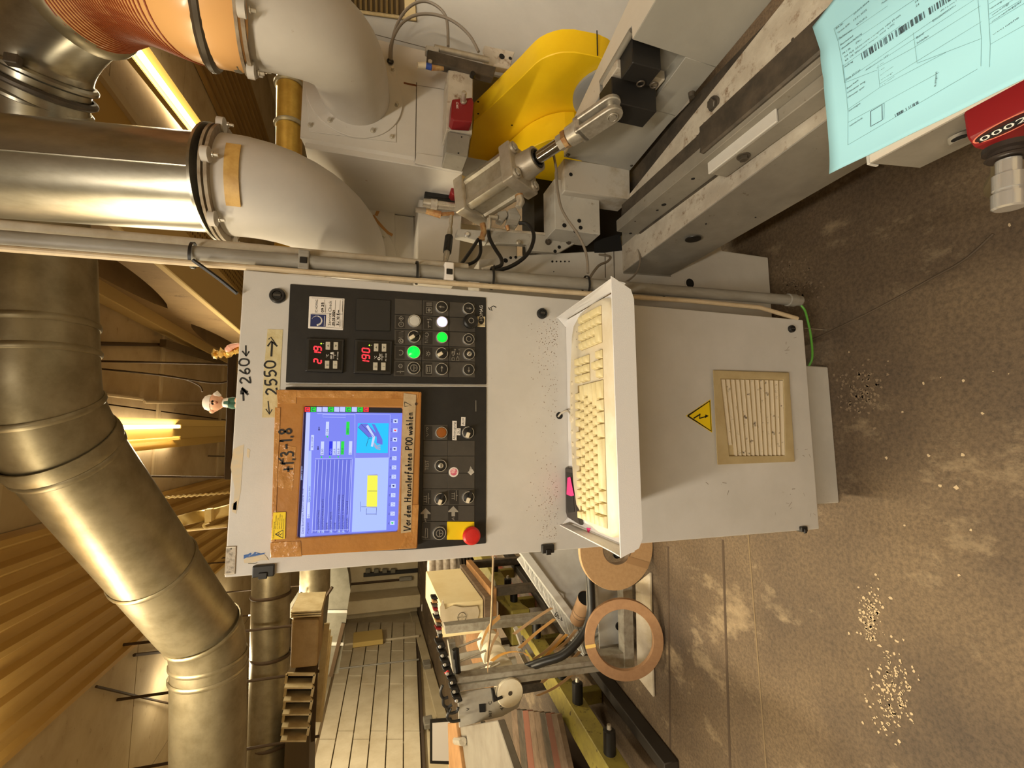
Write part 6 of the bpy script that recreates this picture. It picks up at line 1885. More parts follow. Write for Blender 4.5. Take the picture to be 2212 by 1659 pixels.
MB().tube([P(928, 440, Y=1.41), P(986, 447, Y=1.41)], .0125, 16).build('barrel', STEEL, sm)
MB().tube([P(914, 437, Y=1.41), P(930, 440, Y=1.41)], [.012, .0145], 16).build('end_cap', ALU, sm)
MB().tube([P(930, 440, Y=1.409), P(944, 442, Y=1.409)], .0155, 16).build('clamp_collar', RUSTY, sm)
MB().tube([P(898, 453, Y=1.40), P(920, 455, Y=1.40)], [.0085, .0095], 14).build('plastic_plug', GREYC, sm)
MB().tube([P(920, 456, Y=1.40), P(952, 464, Y=1.40)], [.0085, .0115], 12).build('brass_fitting', BRONZE, sm)
MB().tube([P(952, 463, Y=1.40), P(980, 461, Y=1.40)], .006, 12).build('brass_fitting', BRONZE, sm)
cp = thing('hose_coupling', 'black and steel quick coupling hanging from the small air cylinder', 'coupling', P(968, 520, Y=1.30))
MB().tube([P(975, 467, Y=1.34), P(974, 480, Y=1.33), P(973, 490, Y=1.32)], [.006, .0065, .004], 12).build('plug_tip', STEEL, cp)
MB().tube([P(973, 490, Y=1.32), P(972, 500, Y=1.31), P(970, 513, Y=1.30)], [.005, .008, .008], 12).build('plug_body', STEEL, cp)
MB().tube([P(970, 512, Y=1.30), P(966, 545, Y=1.27)], .0118, 16).build('rubber_sleeve', BLACKR, cp)
for f in (.1, .5, .9):
    MB().torus(P(970-4*f, 512+33*f, Y=1.30-.03*f), (.1, .5, .8), .0118, .0016, 18, 6).build('sleeve_ring', BLACKR, cp)
MB().tube([P(966, 545, Y=1.27), P(963, 558, Y=1.25), P(961, 570, Y=1.23)], [.009, .008, .006], 12).build('coupling_tail', STEEL, cp)
tag(MB().tube(spline([P(961, 570, Y=1.23), P(957, 577, Y=1.2), P(950, 584, Y=1.17)], 5), .0046, 8).build('air_hose', BLACKR), 'black air hose stub under the quick coupling', 'hose')

# ================================================================== YELLOW BELT GUARDS
GX = 1.0
yg = thing('belt_guard', 'large yellow rounded belt guard behind the upper beam', 'guard', (1.0, 1.2, .8))
c13 = crop(1000, 0, 3.95)
up_ = [(45, 1345), (72, 1150), (95, 1040), (200, 945), (300, 850), (400, 755), (500, 660), (560, 598), (620, 540), (665, 507), (720, 480), (785, 458), (850, 445), (950, 445), (1060, 465), (1160, 485), (1240, 520)]
pf = [P(*c13(*p), X=GX) for p in up_]
low = [V((GX, pf[-1].y + .05, .70)), V((GX, 1.50, .86)), V((GX, pf[0].y, pf[0].z - .14))]
MB().prism(pf + low, (.068, 0, 0)).build('guard_shell', YELLOW, yg, bevel=.002, smooth=16)
MB().ribbon([P(*c13(1145, 262), X=GX+.068) + V((0, -.001, .001)), P(*c13(1150, 480), X=GX) + V((0, -.001, .001))], .003, (0, -1, .3)).build('shell_joint', DARKHOLE, yg)
for (x, y) in ((418, 1068), (130, 868), (130, 970)):
    MB().lathe(P(*c13(x, y), X=GX-.0004), (-1, 0, 0), [(0, .0032), (.0008, .003)], 10).build('hole', DARKHOLE, yg)
MB().box(GX-.002, GX+.066, pf[0].y-.01, pf[0].y+.14, pf[0].z-.16, pf[0].z-.135).build('dark_base', BLACKR, yg)
yg2 = thing('belt_guard', 'smaller yellow guard in front, partly behind the big cylinder', 'guard', (.95, 1.4, .7))
pts = [(1024, 380), (1050, 354), (1074, 331), (1106, 300), (1138, 271), (1152, 262), (1166, 255), (1182, 248), (1200, 243), (1220, 240), (1240, 241)]
pf2 = [P(*p, X=GX-.003) for p in pts]
pf2 = [p for p in pf2]
low2 = [V((GX-.003, pf2[-1].y + .02, .74)), V((GX-.003, 1.6, .74))]
MB().prism(pf2 + low2, (-.085, 0, 0)).build('guard_shell', YELLOW, yg2, bevel=.002, smooth=16)
gw = tag(MB().lathe(P(1322, 190, X=1.02), (-1, 0, 0), [(0, .11), (.004, .115), (.012, .115), (.016, .108), (.022, .115), (.03, .115), (.034, .105), (.034, .03)], 40).build('drive_wheel', mat('grey_wheel_paint', (158, 160, 160), .45)), 'grey grooved wheel half hidden between the guard and the upper beam', 'wheel')

# ================================================================== NEAR ARM, PAPER AND BIG COUNTER
arm = thing('fence_arm', 'grey bar with bright top face in the lower right beside the blue paper', 'bar', (.47, .35, .53))
a0 = P(1893, 338, Y=.500)
ax0, az1, az0 = .440, .630, .533
MB().hexa((ax0+.002, .498, az0), (ax0+.075, .498, az0), (ax0+.075, .06, az0), (ax0-.003, .06, az0), (ax0, .510, az1), (ax0+.075, .510, az1), (ax0+.075, .06, az1), (ax0-.004, .06, az1)).build('bar_body', GREYST, arm, bevel=.0015)
MB().poly([V((ax0+.001, .509, az1+.0006)), V((ax0+.074, .509, az1+.0006)), V((ax0+.074, .06, az1+.0006)), V((ax0-.003, .06, az1+.0006))]).build('top_face', LIGHTTOP, arm)  # ceiling light carried by the paler colour of this face
MB().box(ax0+.001, ax0+.03, .5105, .516, az1-.022, az1-.001).build('edge_tab', PAINT, arm, bevel=.001)
o = MB().lathe(P(2072, 293, X=ax0-.001), (-1, 0, -.15), [(0, .0135), (.006, .0135), (.010, .012)], 18).build('round_boss', GREYST, arm)
MB().lathe(P(2072, 298, X=ax0-.012), (-1, 0, -.15), [(0, .009), (.001, .009)], 16).build('boss_hole', DARKHOLE, o)

def zf(X):
    t = min(1.0, max(0.0, (X - .43) / .20))
    return .6335 + .0670 * t*t*(3 - 2*t)
def PP(x, y, o=0.0):
    z = .69
    for _ in range(12):
        p = P(x, y, Z=z + o)
        z = .5*z + .5*zf(p.x)
    return P(x, y, Z=z + o)
pp = thing('job_sheet', 'light blue printed work order sheet lying on the rails', 'paper', (.59, .45, .655))
edge_far = [(1755, 58), (1772, 110), (1779, 170), (1785, 240), (1790, 300), (1791, 376)]
# edges in plan: far edge curve and near edge
fe = [PP(*p) for p in edge_far]
NU, NV_ = 40, 14
vs3 = []
for i in range(NU + 1):
    f = i / NU
    k = min(int(f*5), 4); g = f*5 - k
    A0 = fe[k].lerp(fe[k+1], g)
    yn = .285
    xn = .775 + (.436 - .775)*f
    for j in range(NV_ + 1):
        v = j / NV_
        X_ = A0.x + (xn - A0.x)*v; Y_ = A0.y + (yn - A0.y)*v
        vs3.append(V((X_, Y_, zf(X_) + .0006*math.sin(Y_*60))))
fs3 = []
for i in range(NU):
    for j in range(NV_):
        a = i*(NV_+1) + j
        fs3.append((a, a+1, a+NV_+2, a+NV_+1))
pm = MB().add(vs3, fs3).build('sheet', BLUEP, pp)
mod = pm.modifiers.new('thickness', 'SOLIDIFY'); mod.thickness = .0003; mod.offset = -1
c14 = crop(1740, 0, 4.686); c15 = crop(1780, 140, 6.636)
OFF = .0009
def pl(b, mp, pts, w):
    q = []
    for i in range(len(pts)-1):
        for k in range(6):
            a, c = pts[i], pts[i+1]
            q.append(PP(*mp(a[0]+(c[0]-a[0])*k/6, a[1]+(c[1]-a[1])*k/6), OFF))
    q.append(PP(*mp(*pts[-1]), OFF))
    b.ribbon(q, w, (0, 0, 1))
def pt_(b, mp, s, xy, end, h, bold=False):
    p = PP(*mp(*xy), OFF); e = PP(*mp(*end), OFF)
    r = (e - p); L = r.length; r.normalize(); u = V((0, 0, 1)).cross(r)
    b.textfit(s, p, r, u, h, L)
b = MB()
FW_, FW2 = .0005, .0004
pl(b, c14, [(288, 290), (650, 10)], FW_); pl(b, c14, [(288, 290), (330, 420), (370, 640), (395, 840)], FW_)
pl(b, c15, [(270, 0), (300, 260), (325, 480), (342, 680), (340, 1150)], FW_); pl(b, c15, [(340, 1150), (2200, 60)], FW_)
for (a, c) in (((330, 405), (830, 60)), ((355, 500), (1200, -70)), ((375, 670), (960, 260)), ((390, 830), (1500, 60)), ((600, 720), (1750, -30))):
    pl(b, c14, [a, c], FW2)
for (a, c) in (((300, 255), (760, 75)), ((340, 640), (800, 325)), ((800, 325), (1750, -180)), ((345, 825), (1650, 110))):
    pl(b, c15, [a, c], FW2)
pl(b, c15, [(770, 10), (800, 325)], FW2); pl(b, c14, [(1090, 330), (1130, 640)], FW2); pl(b, c14, [(1745, 0), (1780, 390), (1775, 670)], FW_); pl(b, c14, [(1845, 0), (1870, 450), (1862, 680)], FW_)
for (a, c) in (((720, 690), (1100, 480)), ((750, 850), (1780, 220)), ((1100, 480), (1770, 60)), ((1130, 640), (1780, 390))):
    pl(b, c14, [a, c], FW2)
for k in range(5): pl(b, c14, [(1858, 40+52*k), (2240, -190+52*k)], FW2)
pl(b, c14, [(1868, 450), (2240, 240)], FW2)
b.build('form_line', BLUEINK2, pm)
b = MB()
Tt = [('BA.Nr.', (305, 300), (385, 240)), ('23.012.3014', (485, 155), (640, 20)), ('Termin BTF:', (322, 345), (450, 245)), ('13.01.2025', (480, 220), (620, 105)), ('Fachberater', (335, 400), (475, 305)), ('WTU91L', (515, 262), (625, 175)), ('Bearbeited', (352, 465), (480, 370)), ('Grundbeschichtung', (365, 505), (570, 345)), ('04.1.06', (372, 555), (455, 495)), ('ZRU', (505, 450), (565, 405)), ('TM  PUS  222021/0640 Mahagonia Tafel 19 mm', (392, 590), (960, 160)), ('KR  OK 2042/2A64 Neuplus, Glanz  CNC', (400, 625), (900, 245)), ('Auftrag', (392, 690), (480, 625)), ('Date 25/7/24', (405, 815), (555, 715)), ('Bearbeitertyp', (610, 715), (840, 555)), ('Nut', (740, 665), (790, 635)), ('Falz', (748, 720), (800, 685)), ('OK Kinder', (755, 768), (895, 670)), ('OK lange', (760, 815), (885, 735)), ('PU-Kleber', (775, 865), (905, 770)), ('Band', (1120, 395), (1195, 345)), ('Schleifen', (1125, 450), (1245, 370)), ('Einlaufdatum', (1285, 225), (1520, 60)), ('Position', (770, 45), (840, -5)), ('24', (1105, 35), (1140, 10)), ('24', (1115, 75), (1150, 50)), ('20.12.2024', (1365, 120), (1530, 10)), ('Gehrung', (1870, 95), (1985, 20)), ('Gesamtmenge', (1885, 160), (2060, 40)), ('Seitenaufdoppler', (1885, 225), (2190, 20)), ('Oberfläche', (1890, 360), (2160, 185))]
for s_, a, c in Tt: pt_(b, c14, s_, a, c, .0042)
for s_, a, c in (('Bearbeit', (325, 355), (495, 225)), ('Ölmuster lang', (330, 415), (590, 245)), ('Ölmuster quer', (335, 485), (580, 320)), ('Sonstiges', (352, 675), (520, 560)), ('Seitenschutz', (365, 890), (550, 770))): pt_(b, c15, s_, a, c, .0042)
b.build('form_text', BLUEINK, pm)['kind'] = 'stuff'
b = MB()
rnd = random.Random(21)
def barcode(p0, p1, hvec, mp, n):
    for i in range(n):
        if rnd.random() < .34: continue
        f0 = (i + rnd.uniform(0, .3)) / n; f1 = (i + rnd.uniform(.55, .95)) / n
        q = []
        for f, h in ((f0, 0), (f1, 0), (f1, 1), (f0, 1)):
            q.append(PP(*mp(p0[0]+(p1[0]-p0[0])*f + hvec[0]*h, p0[1]+(p1[1]-p0[1])*f + hvec[1]*h), OFF))
        b.poly(q)
barcode((548, 550), (1560, -130), (14, 66), c14, 92)
barcode((1010, 712), (1350, 515), (10, 40), c15, 26)
pl(b, c15, [(665, 670), (830, 570), (835, 790), (668, 885), (665, 670)], .0009); pl(b, c15, [(832, 570), (862, 548), (860, 770), (835, 790)], .0004)
pt_(b, c15, 'Kühlgerät', (1605, 310), (1620, 95), .0036)
b.build('barcode', BLUEINK, pm)

# big counter at the lower right
bc = thing('position_counter', 'big red counter showing 00025 at the lower right corner with a steel knob', 'counter', (.41, .33, .58))
YQ = .385
q = [P(x, y, Y=YQ) for (x, y) in ((2079, 242), (2083, 275), (2087, 300), (2104, 322), (2140, 330), (2175, 310), (2165, 250), (2130, 215))]
MB().prism(q, (0, -.125, 0)).build('counter_case', REDC, bc, bevel=.004, seg=2)
q2 = [P(x, y, Y=YQ+.001) for (x, y) in ((2078, 243), (2082, 266), (2100, 262), (2150, 232), (2130, 214))]
MB().prism(q2, (0, -.127, 0)).build('dark_cover', mat('dark_brown_cover', (86, 76, 70), .5), bc, bevel=.003)
# window on the face that looks up at the operator
wa, wb = P(2089, 303, Y=YQ-.004), P(2104, 322, Y=YQ-.004)
fc0 = P(2086.5, 299, Y=YQ); fc1 = P(2104.5, 322.5, Y=YQ)
mid = (fc0 + fc1)/2
dirw = V((0, -1, 0)); upw = (fc0 - fc1).normalized(); nrm = upw.cross(dirw)
if nrm.x > 0: nrm = -nrm
ce = mid + dirw*.040 + nrm*.0006
hw = (fc0 - fc1).length/2*.92
b = MB(); b.poly([ce + dirw*(.037*math.cos(k*.2618)) + upw*(hw*math.sin(k*.2618)) for k in range(24)]); b.build('window_ring', mat('salmon_window_rim', (214, 120, 96), .3), bc)
b = MB(); b.poly([ce + nrm*.0004 + dirw*(.0345*math.cos(k*.2618)) + upw*(hw*.85*math.sin(k*.2618)) for k in range(24)]); b.build('window', mat('dark_window', (60, 30, 30), .15), bc)
b = MB(); b.obox(ce + nrm*.0007 - upw*hw*.1, dirw*.0315, upw*hw*.42, nrm*.0002); b.build('number_wheel', DARKHOLE, bc)
b = MB(); b.textfit('00025', ce + nrm*.0012 - dirw*.030 - upw*hw*.42, dirw, upw, hw*.95, .060); b.build('digit', WHITEP, bc)
k0 = P(2178, 322, Y=.335)
kd = V((-1, .10, -.03)).normalized()
MB().lathe(k0 - kd*.004, kd, [(0, .024), (.006, .024), (.008, .019), (.012, .019), (.014, .022), (.016, .020)], 28).build('bearing_ring', mat('dark_bearing', (60, 52, 48), .4, .5), bc)
MB().lathe(k0 + kd*.014, kd, [(0, .012), (.016, .012), (.018, .0155), (.036, .0155), (.037, .014), (.040, .014), (.041, .0165), (.058, .0165), (.06, .014)], 24).build('knob', CHROME, bc)
tag(MB().tube(spline([P(2158, 330, Y=.34), P(2158, 370, Y=.37), P(2150, 420, Y=.45), V((.46, .52, .12)), V((.47, .56, .012)), V((.45, .60, .010))], 8), .0085, 10).build('arm_cable', mat('dull_olive_cable', (96, 86, 64), .6)), 'dull olive cable dropping from the big red counter to the floor', 'cable')
tag(MB().tube(spline([P(2146, 505, Z=.004), P(2085, 560, Z=.004), P(2012, 602, Z=.004), P(1900, 664, Z=.004), P(1790, 718, Z=.004), P(1752, 735, Z=.004)], 8), .0032, 8).build('floor_cable', mat('brown_cable', (84, 70, 54), .7)), 'thin brown cable lying straight across the floor towards the cabinet', 'cable')

# ================================================================== EDGE BAND MAGAZINE (left of the cabinet)
YA, YB2 = 2.25, 2.85
mg = thing('edge_magazine', 'aluminium edge band magazine stand with two posts and reels left of the cabinet', 'stand', P(1400, 1380, Z=0))
def pbox(pts, depth, name, m, parent, Y, bevel=.002, seg=1):
    return MB().prism([P(x, y, Y=Y) for x, y in pts], (0, depth, 0)).build(name, m, parent, bevel=bevel, seg=seg, smooth=None if bevel else False)
pbox([(983, 1465), (1345, 1419), (1347, 1444), (987, 1494)], .06, 'post', ALUD, mg, YA)
pbox([(960, 1352), (1260, 1318), (1262, 1338), (963, 1370)], .06, 'post', ALUD, mg, YB2)
for (a, c, d, e) in (((990, 1477), (1340, 1430), (1340, 1432.5), (990, 1480)),):
    pbox([a, c, d, e], .002, 'post_groove', SLATE, mg, YA-.0015, bevel=0)
pbox([(1276, 1240), (1290, 1240), (1293, 1345), (1279, 1345)], .06, 'base_bar', ALUD, mg, YA+.03)
pbox([(1345, 1250), (1366, 1250), (1371, 1442), (1350, 1442)], .06, 'base_bar', ALUD, mg, YA-.02)
pbox([(1296, 1418), (1350, 1410), (1352, 1440), (1305, 1446)], .08, 'base_bar', ALUD, mg, YA-.01)
pbox([(1289, 1236), (1347, 1244), (1352, 1416), (1296, 1416)], .006, 'back_sheet', CRATE, mg, YA+.10, bevel=0)
for (x, y) in ((1337, 1352), (1299, 1411), (1331, 1197)):
    c = P(x, y, Y=YA+.10)
    MB().lathe(c, N, [(0, .022), (.010, .022), (.010, .014), (.03, .012)], 20).build('axle_knob', BLACKR, mg)
fz = .052
fp = [P(1372, 1262, Z=fz), P(1408, 1236, Z=.004), P(1415, 1505, Z=.004), P(1376, 1462, Z=fz)]
MB().hexa(fp[1], fp[2], fp[3]+V((0, 0, -fz+.004)), fp[0]+V((0, 0, -fz+.004)), fp[1]+V((0, 0, .012)), fp[2]+V((0, 0, .012)), fp[3], fp[0]).build('foot_plate', mat('dusty_white_plate', (206, 196, 176), .6, c2=(176, 160, 130), scale=6), mg, bevel=.002)
# reel cheeks
PLATE = mat('grey_reel_plate', (176, 172, 162), .5, .2, c2=(160, 154, 142), scale=8)
pq = [(988, 1497), (1056, 1486), (1118, 1484), (1130, 1500), (1120, 1528), (1085, 1548), (1050, 1556), (992, 1572)]
pbox(pq, .006, 'cheek_plate', PLATE, mg, YA+.012, bevel=.001)
for k in range(3):
    sh = 26*(k+1); sx = 11*(k+1)
    pbox([(990-sx, 1497-sh*1.0), (1056-sx, 1484-sh), (1140-sx*1.2, 1470-sh), (1145-sx*1.2, 1490-sh), (1060-sx, 1500-sh), (992-sx, 1512-sh)], .006, 'cheek_plate', PLATE, mg, YA+.16*(k+1), bevel=.001)
for (x, y, r, Yk) in ((1100, 1494, .064, YA), (1080, 1446, .066, YA+.14), (1068, 1417, .064, YA+.28), (1058, 1391, .064, YA+.42)):
    c = P(x, y, Y=Yk)
    o = MB().lathe(c, N, [(-.05, r*.96), (-.004, r), (.012, r), (.016, r*.96)], 32).build('guide_reel', IVORYB, mg)
    MB().lathe(c + N*.0162, N, [(0, .010), (.001, .010)], 16).build('reel_hole', STEELD, o)
for k, (a, c) in enumerate((((985, 1400), (1040, 1378)), ((990, 1430), (1050, 1405)), ((1000, 1455), (1062, 1432)), ((1020, 1468), (1080, 1432)), ((1045, 1478), (1100, 1455)))):
    MB().cyl(P(*a, Y=YA+.08), P(*c, Y=YA+.08), .0055, seg=8).build('guide_rod', STEEL, mg)
for (a, c) in (((1115, 1358), (1130, 1400)), ((1128, 1378), (1150, 1415)), ((1120, 1400), (1140, 1440))):
    MB().band([P(*a, Y=YA+.2), P(*c, Y=YA+.2)], .05, .02, (0, 1, 0)).build('clip_bracket', PLATE, mg)
pbox([(1062, 1490), (1068, 1489), (1073, 1508), (1085, 1503), (1087, 1509), (1066, 1518)], .02, 'crank_handle', BLACKP, mg, YA-.02)
pbox([(1035, 1522), (1049, 1521), (1049, 1538), (1036, 1539)], .004, 'square_hole', DARKHOLE, mg, YA+.008, bevel=0)
pbox([(1040, 1566), (1052, 1564), (1050, 1573), (1042, 1573)], .03, 'rubber_foot', BLACKR, mg, YA+.0, bevel=.004)
b = MB()
for (s_, x, y, sz) in (('C', 1062, 1522, .022), ('43', 1088, 1534, .026), ('087', 1062, 1549, .02), ('v', 1014, 1535, .03)):
    b.text(s_, P(x, y, Y=YA+.0105), RX, UZ, sz)
b.build('pen_marks', INK, mg)
# rack of black valves on top of the magazine
vr = thing('valve_strip', 'row of black valves with looping hoses on top of the magazine', 'valve strip', P(985, 1460, Y=YA+.05))
for k in range(7):
    x, y = 948 + 5.4*k + (4 if k > 3 else 0), 1396 + 19.5*k
    o = pbox([(x-9, y-9), (x+11, y-11), (x+16, y+3), (x+2, y+8)], .05, 'valve', BLACKP, vr, YA+.02-.01*k, bevel=.005)
    c = P(x+2, y+1, Y=YA+.015-.01*k)
    MB().lathe(c, N, [(0, .008), (.004, .006)], 10).build('valve_screw', CHROME, o)
for pts in ([(956, 1480), (952, 1495), (957, 1508), (968, 1506)], [(957, 1508), (958, 1522), (966, 1528), (976, 1522)], [(966, 1528), (972, 1540), (986, 1537), (990, 1528)], [(974, 1530), (966, 1548), (976, 1558), (994, 1556)]):
    MB().tube(spline([P(x, y, Y=YA-.02) for x, y in pts], 6), .0065, 8).build('hose_loop', BLACKR, vr)
pbox([(968, 1388), (984, 1386), (996, 1490), (984, 1496)], .04, 'mount_rail', ALUD, vr, YA+.08, bevel=.002)
MB().tube([P(984, 1402, Y=YA+.05), P(990, 1470, Y=YA+.05)], .016, 10).build('black_bar', BLACKR, vr)
MB().sphere(P(966, 1450, Y=YA), .014, 8, 6).build('red_cap', RED, vr)
for k in range(12):
    x, y = 938 + 1.4*k, 1292 + 8.3*k
    pbox([(x-7+3*math.sin(k*2.1), y-3), (x+5, y-4), (x+6+3*math.cos(k), y+3), (x-6, y+3)], .05, 'small_part', (BLACKP, REDC, BRONZE, GREYPVC, STEELD)[k*7 % 5], vr, YB2+.3, bevel=.004)

# loose strips of edge band
lbl = ['grey tan edge strip running past the far post to the crate corner', 'tan orange edge strip above the brown strip pair', 'pale edge strip left of the bright orange strip', 'bright orange edge strip by the black hose', 'short pale edge strip beside the black hose', 'pale edge strip hanging below the near post', 'orange edge strip curling up over the far post', 'pale brown strip standing up beside the thin rod', 'orange edge strip arching over the reels', 'second pale strip behind the near post']
st = [([(1192, 1313), (1150, 1340), (1110, 1370)], 0), ([(1198, 1337), (1160, 1366), (1122, 1400)], 1), ([(1213, 1370), (1185, 1402), (1152, 1425)], 0), ([(1225, 1370), (1200, 1395), (1177, 1420)], 2), ([(1245, 1360), (1225, 1385), (1200, 1405)], 0), ([(1237, 1456), (1215, 1474), (1190, 1490), (1160, 1503)], 0), ([(1080, 1332), (1060, 1350), (1048, 1370), (1040, 1392)], 1), ([(1077, 1365), (1064, 1390), (1056, 1420), (1053, 1450)], 0), ([(1062, 1428), (1080, 1415), (1105, 1408), (1130, 1410), (1142, 1418)], 2), ([(1253, 1407), (1235, 1425), (1200, 1450), (1170, 1475)], 0)]
for k, (pts, c) in enumerate(st):
    m = (EBTAN, mat('orange_tan_strip', (206, 158, 96), .5), EBORANGE)[c]
    tag(MB().band(spline([P(x, y, Y=2.40 if k not in (6, 7, 8) else 2.22) for x, y in pts], 5), .020, .0012, (.35, .0, .93) if k not in (6, 7) else (1, 0, .2)).build('edge_strip', m), lbl[k], 'edge strip', 'loose edge strips at the magazine')
tag(MB().tube(spline([P(1274, 1240, Y=2.2), P(1277, 1290, Y=2.2), P(1276, 1325, Y=2.2), P(1262, 1366, Y=2.2), P(1220, 1412, Y=2.2), P(1172, 1430, Y=2.24), P(1138, 1442, Y=2.3)], 8), .021, 14).build('black_hose', BLACKR), 'thick black hose curving from behind the cabinet to the magazine', 'hose')
tag(MB().tube([P(1066, 1190, Y=2.2), P(1062, 1330, Y=2.2), P(1052, 1430, Y=2.2)], .0055, 8).build('thin_rod', mat('thin_steel_rod', (150, 130, 100), .4, .6)), 'thin steel rod level across the front of the magazine', 'rod')

# rolls of edge band standing on the floor
def roll(label, c, r, rin, w, axis, m, core=None):
    t = thing('edge_band_roll', label, 'edge band roll', (c.x, c.y, 0), 'edge band rolls on the floor')
    a = V(axis).normalized()
    MB().ring(c - a*w/2, a, rin, r, w, 72).build('wound_band', m, t, bevel=.0015)
    if core: MB().ring(c - a*(w/2+.0008), a, rin-.004, rin+.001, w+.0016, 48).build('core_ring', core, t)
    return t, a
c1_ = P(1331, 1182, Y=2.13)
r1, a1 = roll('large tan edge band roll partly hidden behind the cabinet', c1_, c1_.z - .003, .080, .024, (0, -1, 0), EBAND2, WOODB)
MB().prism([c1_ + V((-.075, -.0135, -.045)), c1_ + V((-.115, -.0135, -.165)), c1_ + V((-.085, -.0135, -.178)), c1_ + V((-.045, -.0135, -.06))], (0, .0006, 0)).build('tape_patch', mat('tape_patch', (176, 140, 100), .5), r1)
lean = math.radians(20)
ax2 = V((0, -math.cos(lean), math.sin(lean)))
R2 = .188
c2_ = P(1347, 1380, Y=2.10)
c2_.z = R2*math.cos(lean) + .013*math.sin(lean) + .002
c2_ = P(1347, 1380, Z=c2_.z)
r2, a2 = roll('open brown edge band ring leaning against the magazine base', c2_, R2, .140, .026, ax2, EBAND)
e_u = V((1, 0, 0)); e_v = a2.cross(e_u)
d_ = V((-.02, 0, 0))
up2 = V((0, math.sin(lean), math.cos(lean)))
pa = c2_ + up2*.140; pb_ = c2_ + up2*.190
sv = V((-.62, 0, .78)); 
dirr = (up2*.985 - e_u*.19).normalized(); tang = a2.cross(dirr)
q = [c2_ + dirr*.139 + tang*.008, c2_ + dirr*.139 - tang*.008, c2_ + dirr*.189 - tang*.008, c2_ + dirr*.189 + tang*.008]
MB().prism([p + a2*.0135 for p in q], a2*.0006).build('tape_strip', YLAB if False else mat('yellow_tape_strip', (226, 190, 110), .5), r2)

# light grey folding crate leaning behind the rolls
YK = 2.62
ck = thing('plastic_crate', 'light grey ribbed plastic crate tilted behind the edge band rolls', 'crate', P(1240, 1300, Y=YK))
pbox([(1128, 1170), (1262, 1150), (1300, 1230), (1300, 1290), (1237, 1336), (1208, 1312)], .02, 'crate_face', CRATE, ck, YK, bevel=.004)
A0, A1 = (1126, 1185), (1243, 1345)
B0_, B1_ = (1118, 1196), (1270, 1420)
MB().band([P(1120, 1178, Y=YK-.02), P(1182, 1262, Y=YK-.02), P(1240, 1340, Y=YK-.02)], .05, .045, (0, 1, 0)).build('crate_rim', CRATE, ck, bevel=.004)
MB().band([P(1122, 1205, Y=YK+.02), P(1178, 1290, Y=YK+.02), P(1222, 1360, Y=YK+.02), P(1262, 1412, Y=YK+.02)], .03, .03, (0, 1, 0)).build('crate_rim', CRATE, ck, bevel=.003)
for k in range(13):
    f = .08 + k*.072
    a = (1120 + 122*f*1.0, 1180 + 162*f); c = (1122 + 142*f + 4, 1208 + 208*f + 6)
    MB().band([P(*a, Y=YK-.005), P(*c, Y=YK+.02)], .04, .012, (0, 1, 0)).build('crate_rib', CRATE, ck)
pbox([(1236, 1338), (1290, 1330), (1300, 1372), (1274, 1416), (1264, 1410)], .012, 'crate_side', CRATE, ck, YK+.03, bevel=.002)
for k in range(4):
    MB().band([P(1246+8*k, 1345+18*k, Y=YK+.005), P(1286+4*k, 1335+14*k, Y=YK+.005)], .03, .014, (0, 1, 0)).build('crate_rib', CRATE, ck)
pbox([(1193, 1282), (1203, 1276), (1219, 1283), (1220, 1293), (1205, 1296)], .02, 'crate_handle', CRATE, ck, YK-.03, bevel=.006, seg=2)
b = MB(); b.text('2000', P(1228, 1336, Y=YK-.0015), V((.55, 0, .83)), V((-.83, 0, .55)), .045); b.build('pen_marks', INK, ck)
tb = thing('cardboard_tube', 'brown cardboard tube leaning inside the crate corner', 'tube', P(1245, 1330, Y=2.5))
ta, tb_ = P(1266, 1292, Y=2.42), P(1248, 1338, Y=2.55)
MB().cyl(ta, tb_, .045, seg=24, caps=False).build('tube_wall', mat('cardboard_tube_wall', (156, 124, 92), .7), tb)
MB().lathe(ta + (tb_-ta)*.02, ta-tb_, [(0, .044), (.0005, .044)], 24).build('tube_mouth', DARKHOLE, tb)
for f in (.55, .7):
    MB().torus(ta.lerp(tb_, f), tb_-ta, .045, .002, 24, 6).build('tube_ring', WOODB, tb)

# cream boxed stack with a printed wrapper sheet
bx_ = thing('wrapped_stack', 'cream stack of sheets wrapped in paper with a round cross emblem', 'stack', P(1045, 1310, Y=3.4))
bzt, bzb = P(952, 1302, Y=3.4).z, P(1044, 1298, Y=3.4).z
bxr, bxl = P(1000, 1300, Y=3.4).x, P(1000, 1372, Y=3.4).x
MB().box(bxl, bxr, 3.4, 4.25, bzb, bzt).build('sheet_block', CREAM, bx_, bevel=.004)
pbox([(962, 1316), (957, 1294), (950, 1312), (952, 1356), (1000, 1352), (1030, 1346), (1036, 1322), (1032, 1309), (1000, 1312), (978, 1308)], .004, 'wrapper_sheet', mat('grey_beige_wrapper', (196, 182, 156), .7, c2=(184, 170, 142), scale=9), bx_, 3.385, bevel=.001)
b = MB()
cc = P(998, 1333, Y=3.38); rr = .030
b.ribbon([cc + V((rr*math.cos(k*.2618), 0, rr*math.sin(k*.2618))) for k in range(25)], .0035, N)
for k, ch in enumerate('BAYER'):
    b.text(ch, cc + V((-.027 + k*.0108, -.0004, -.004)), RX, UZ, .012)
    if k != 2: b.text(ch, cc + V((-.004, -.0004, .0175 - k*.0108)), RX, UZ, .012)
b.build('emblem_print', INK, bx_)
MB().box(bxl-.02, bxr+.02, 3.38, 4.3, bzb-.05, bzb-.004).build('pallet_board', WOODB, bx_, bevel=.003)
tr_ = thing('rack_stand', 'dark rack carrying the cream stack behind the far post', 'rack', (bxl, 3.8, 0))
for (x, y) in ((-1.80, 3.44), (-1.11, 3.44), (-1.11, 4.2), (-1.80, 4.2)):
    MB().box(x-.03, x+.03, y-.03, y+.03, 0, bzb-.101).build('leg', STEELD, tr_, bevel=.003)
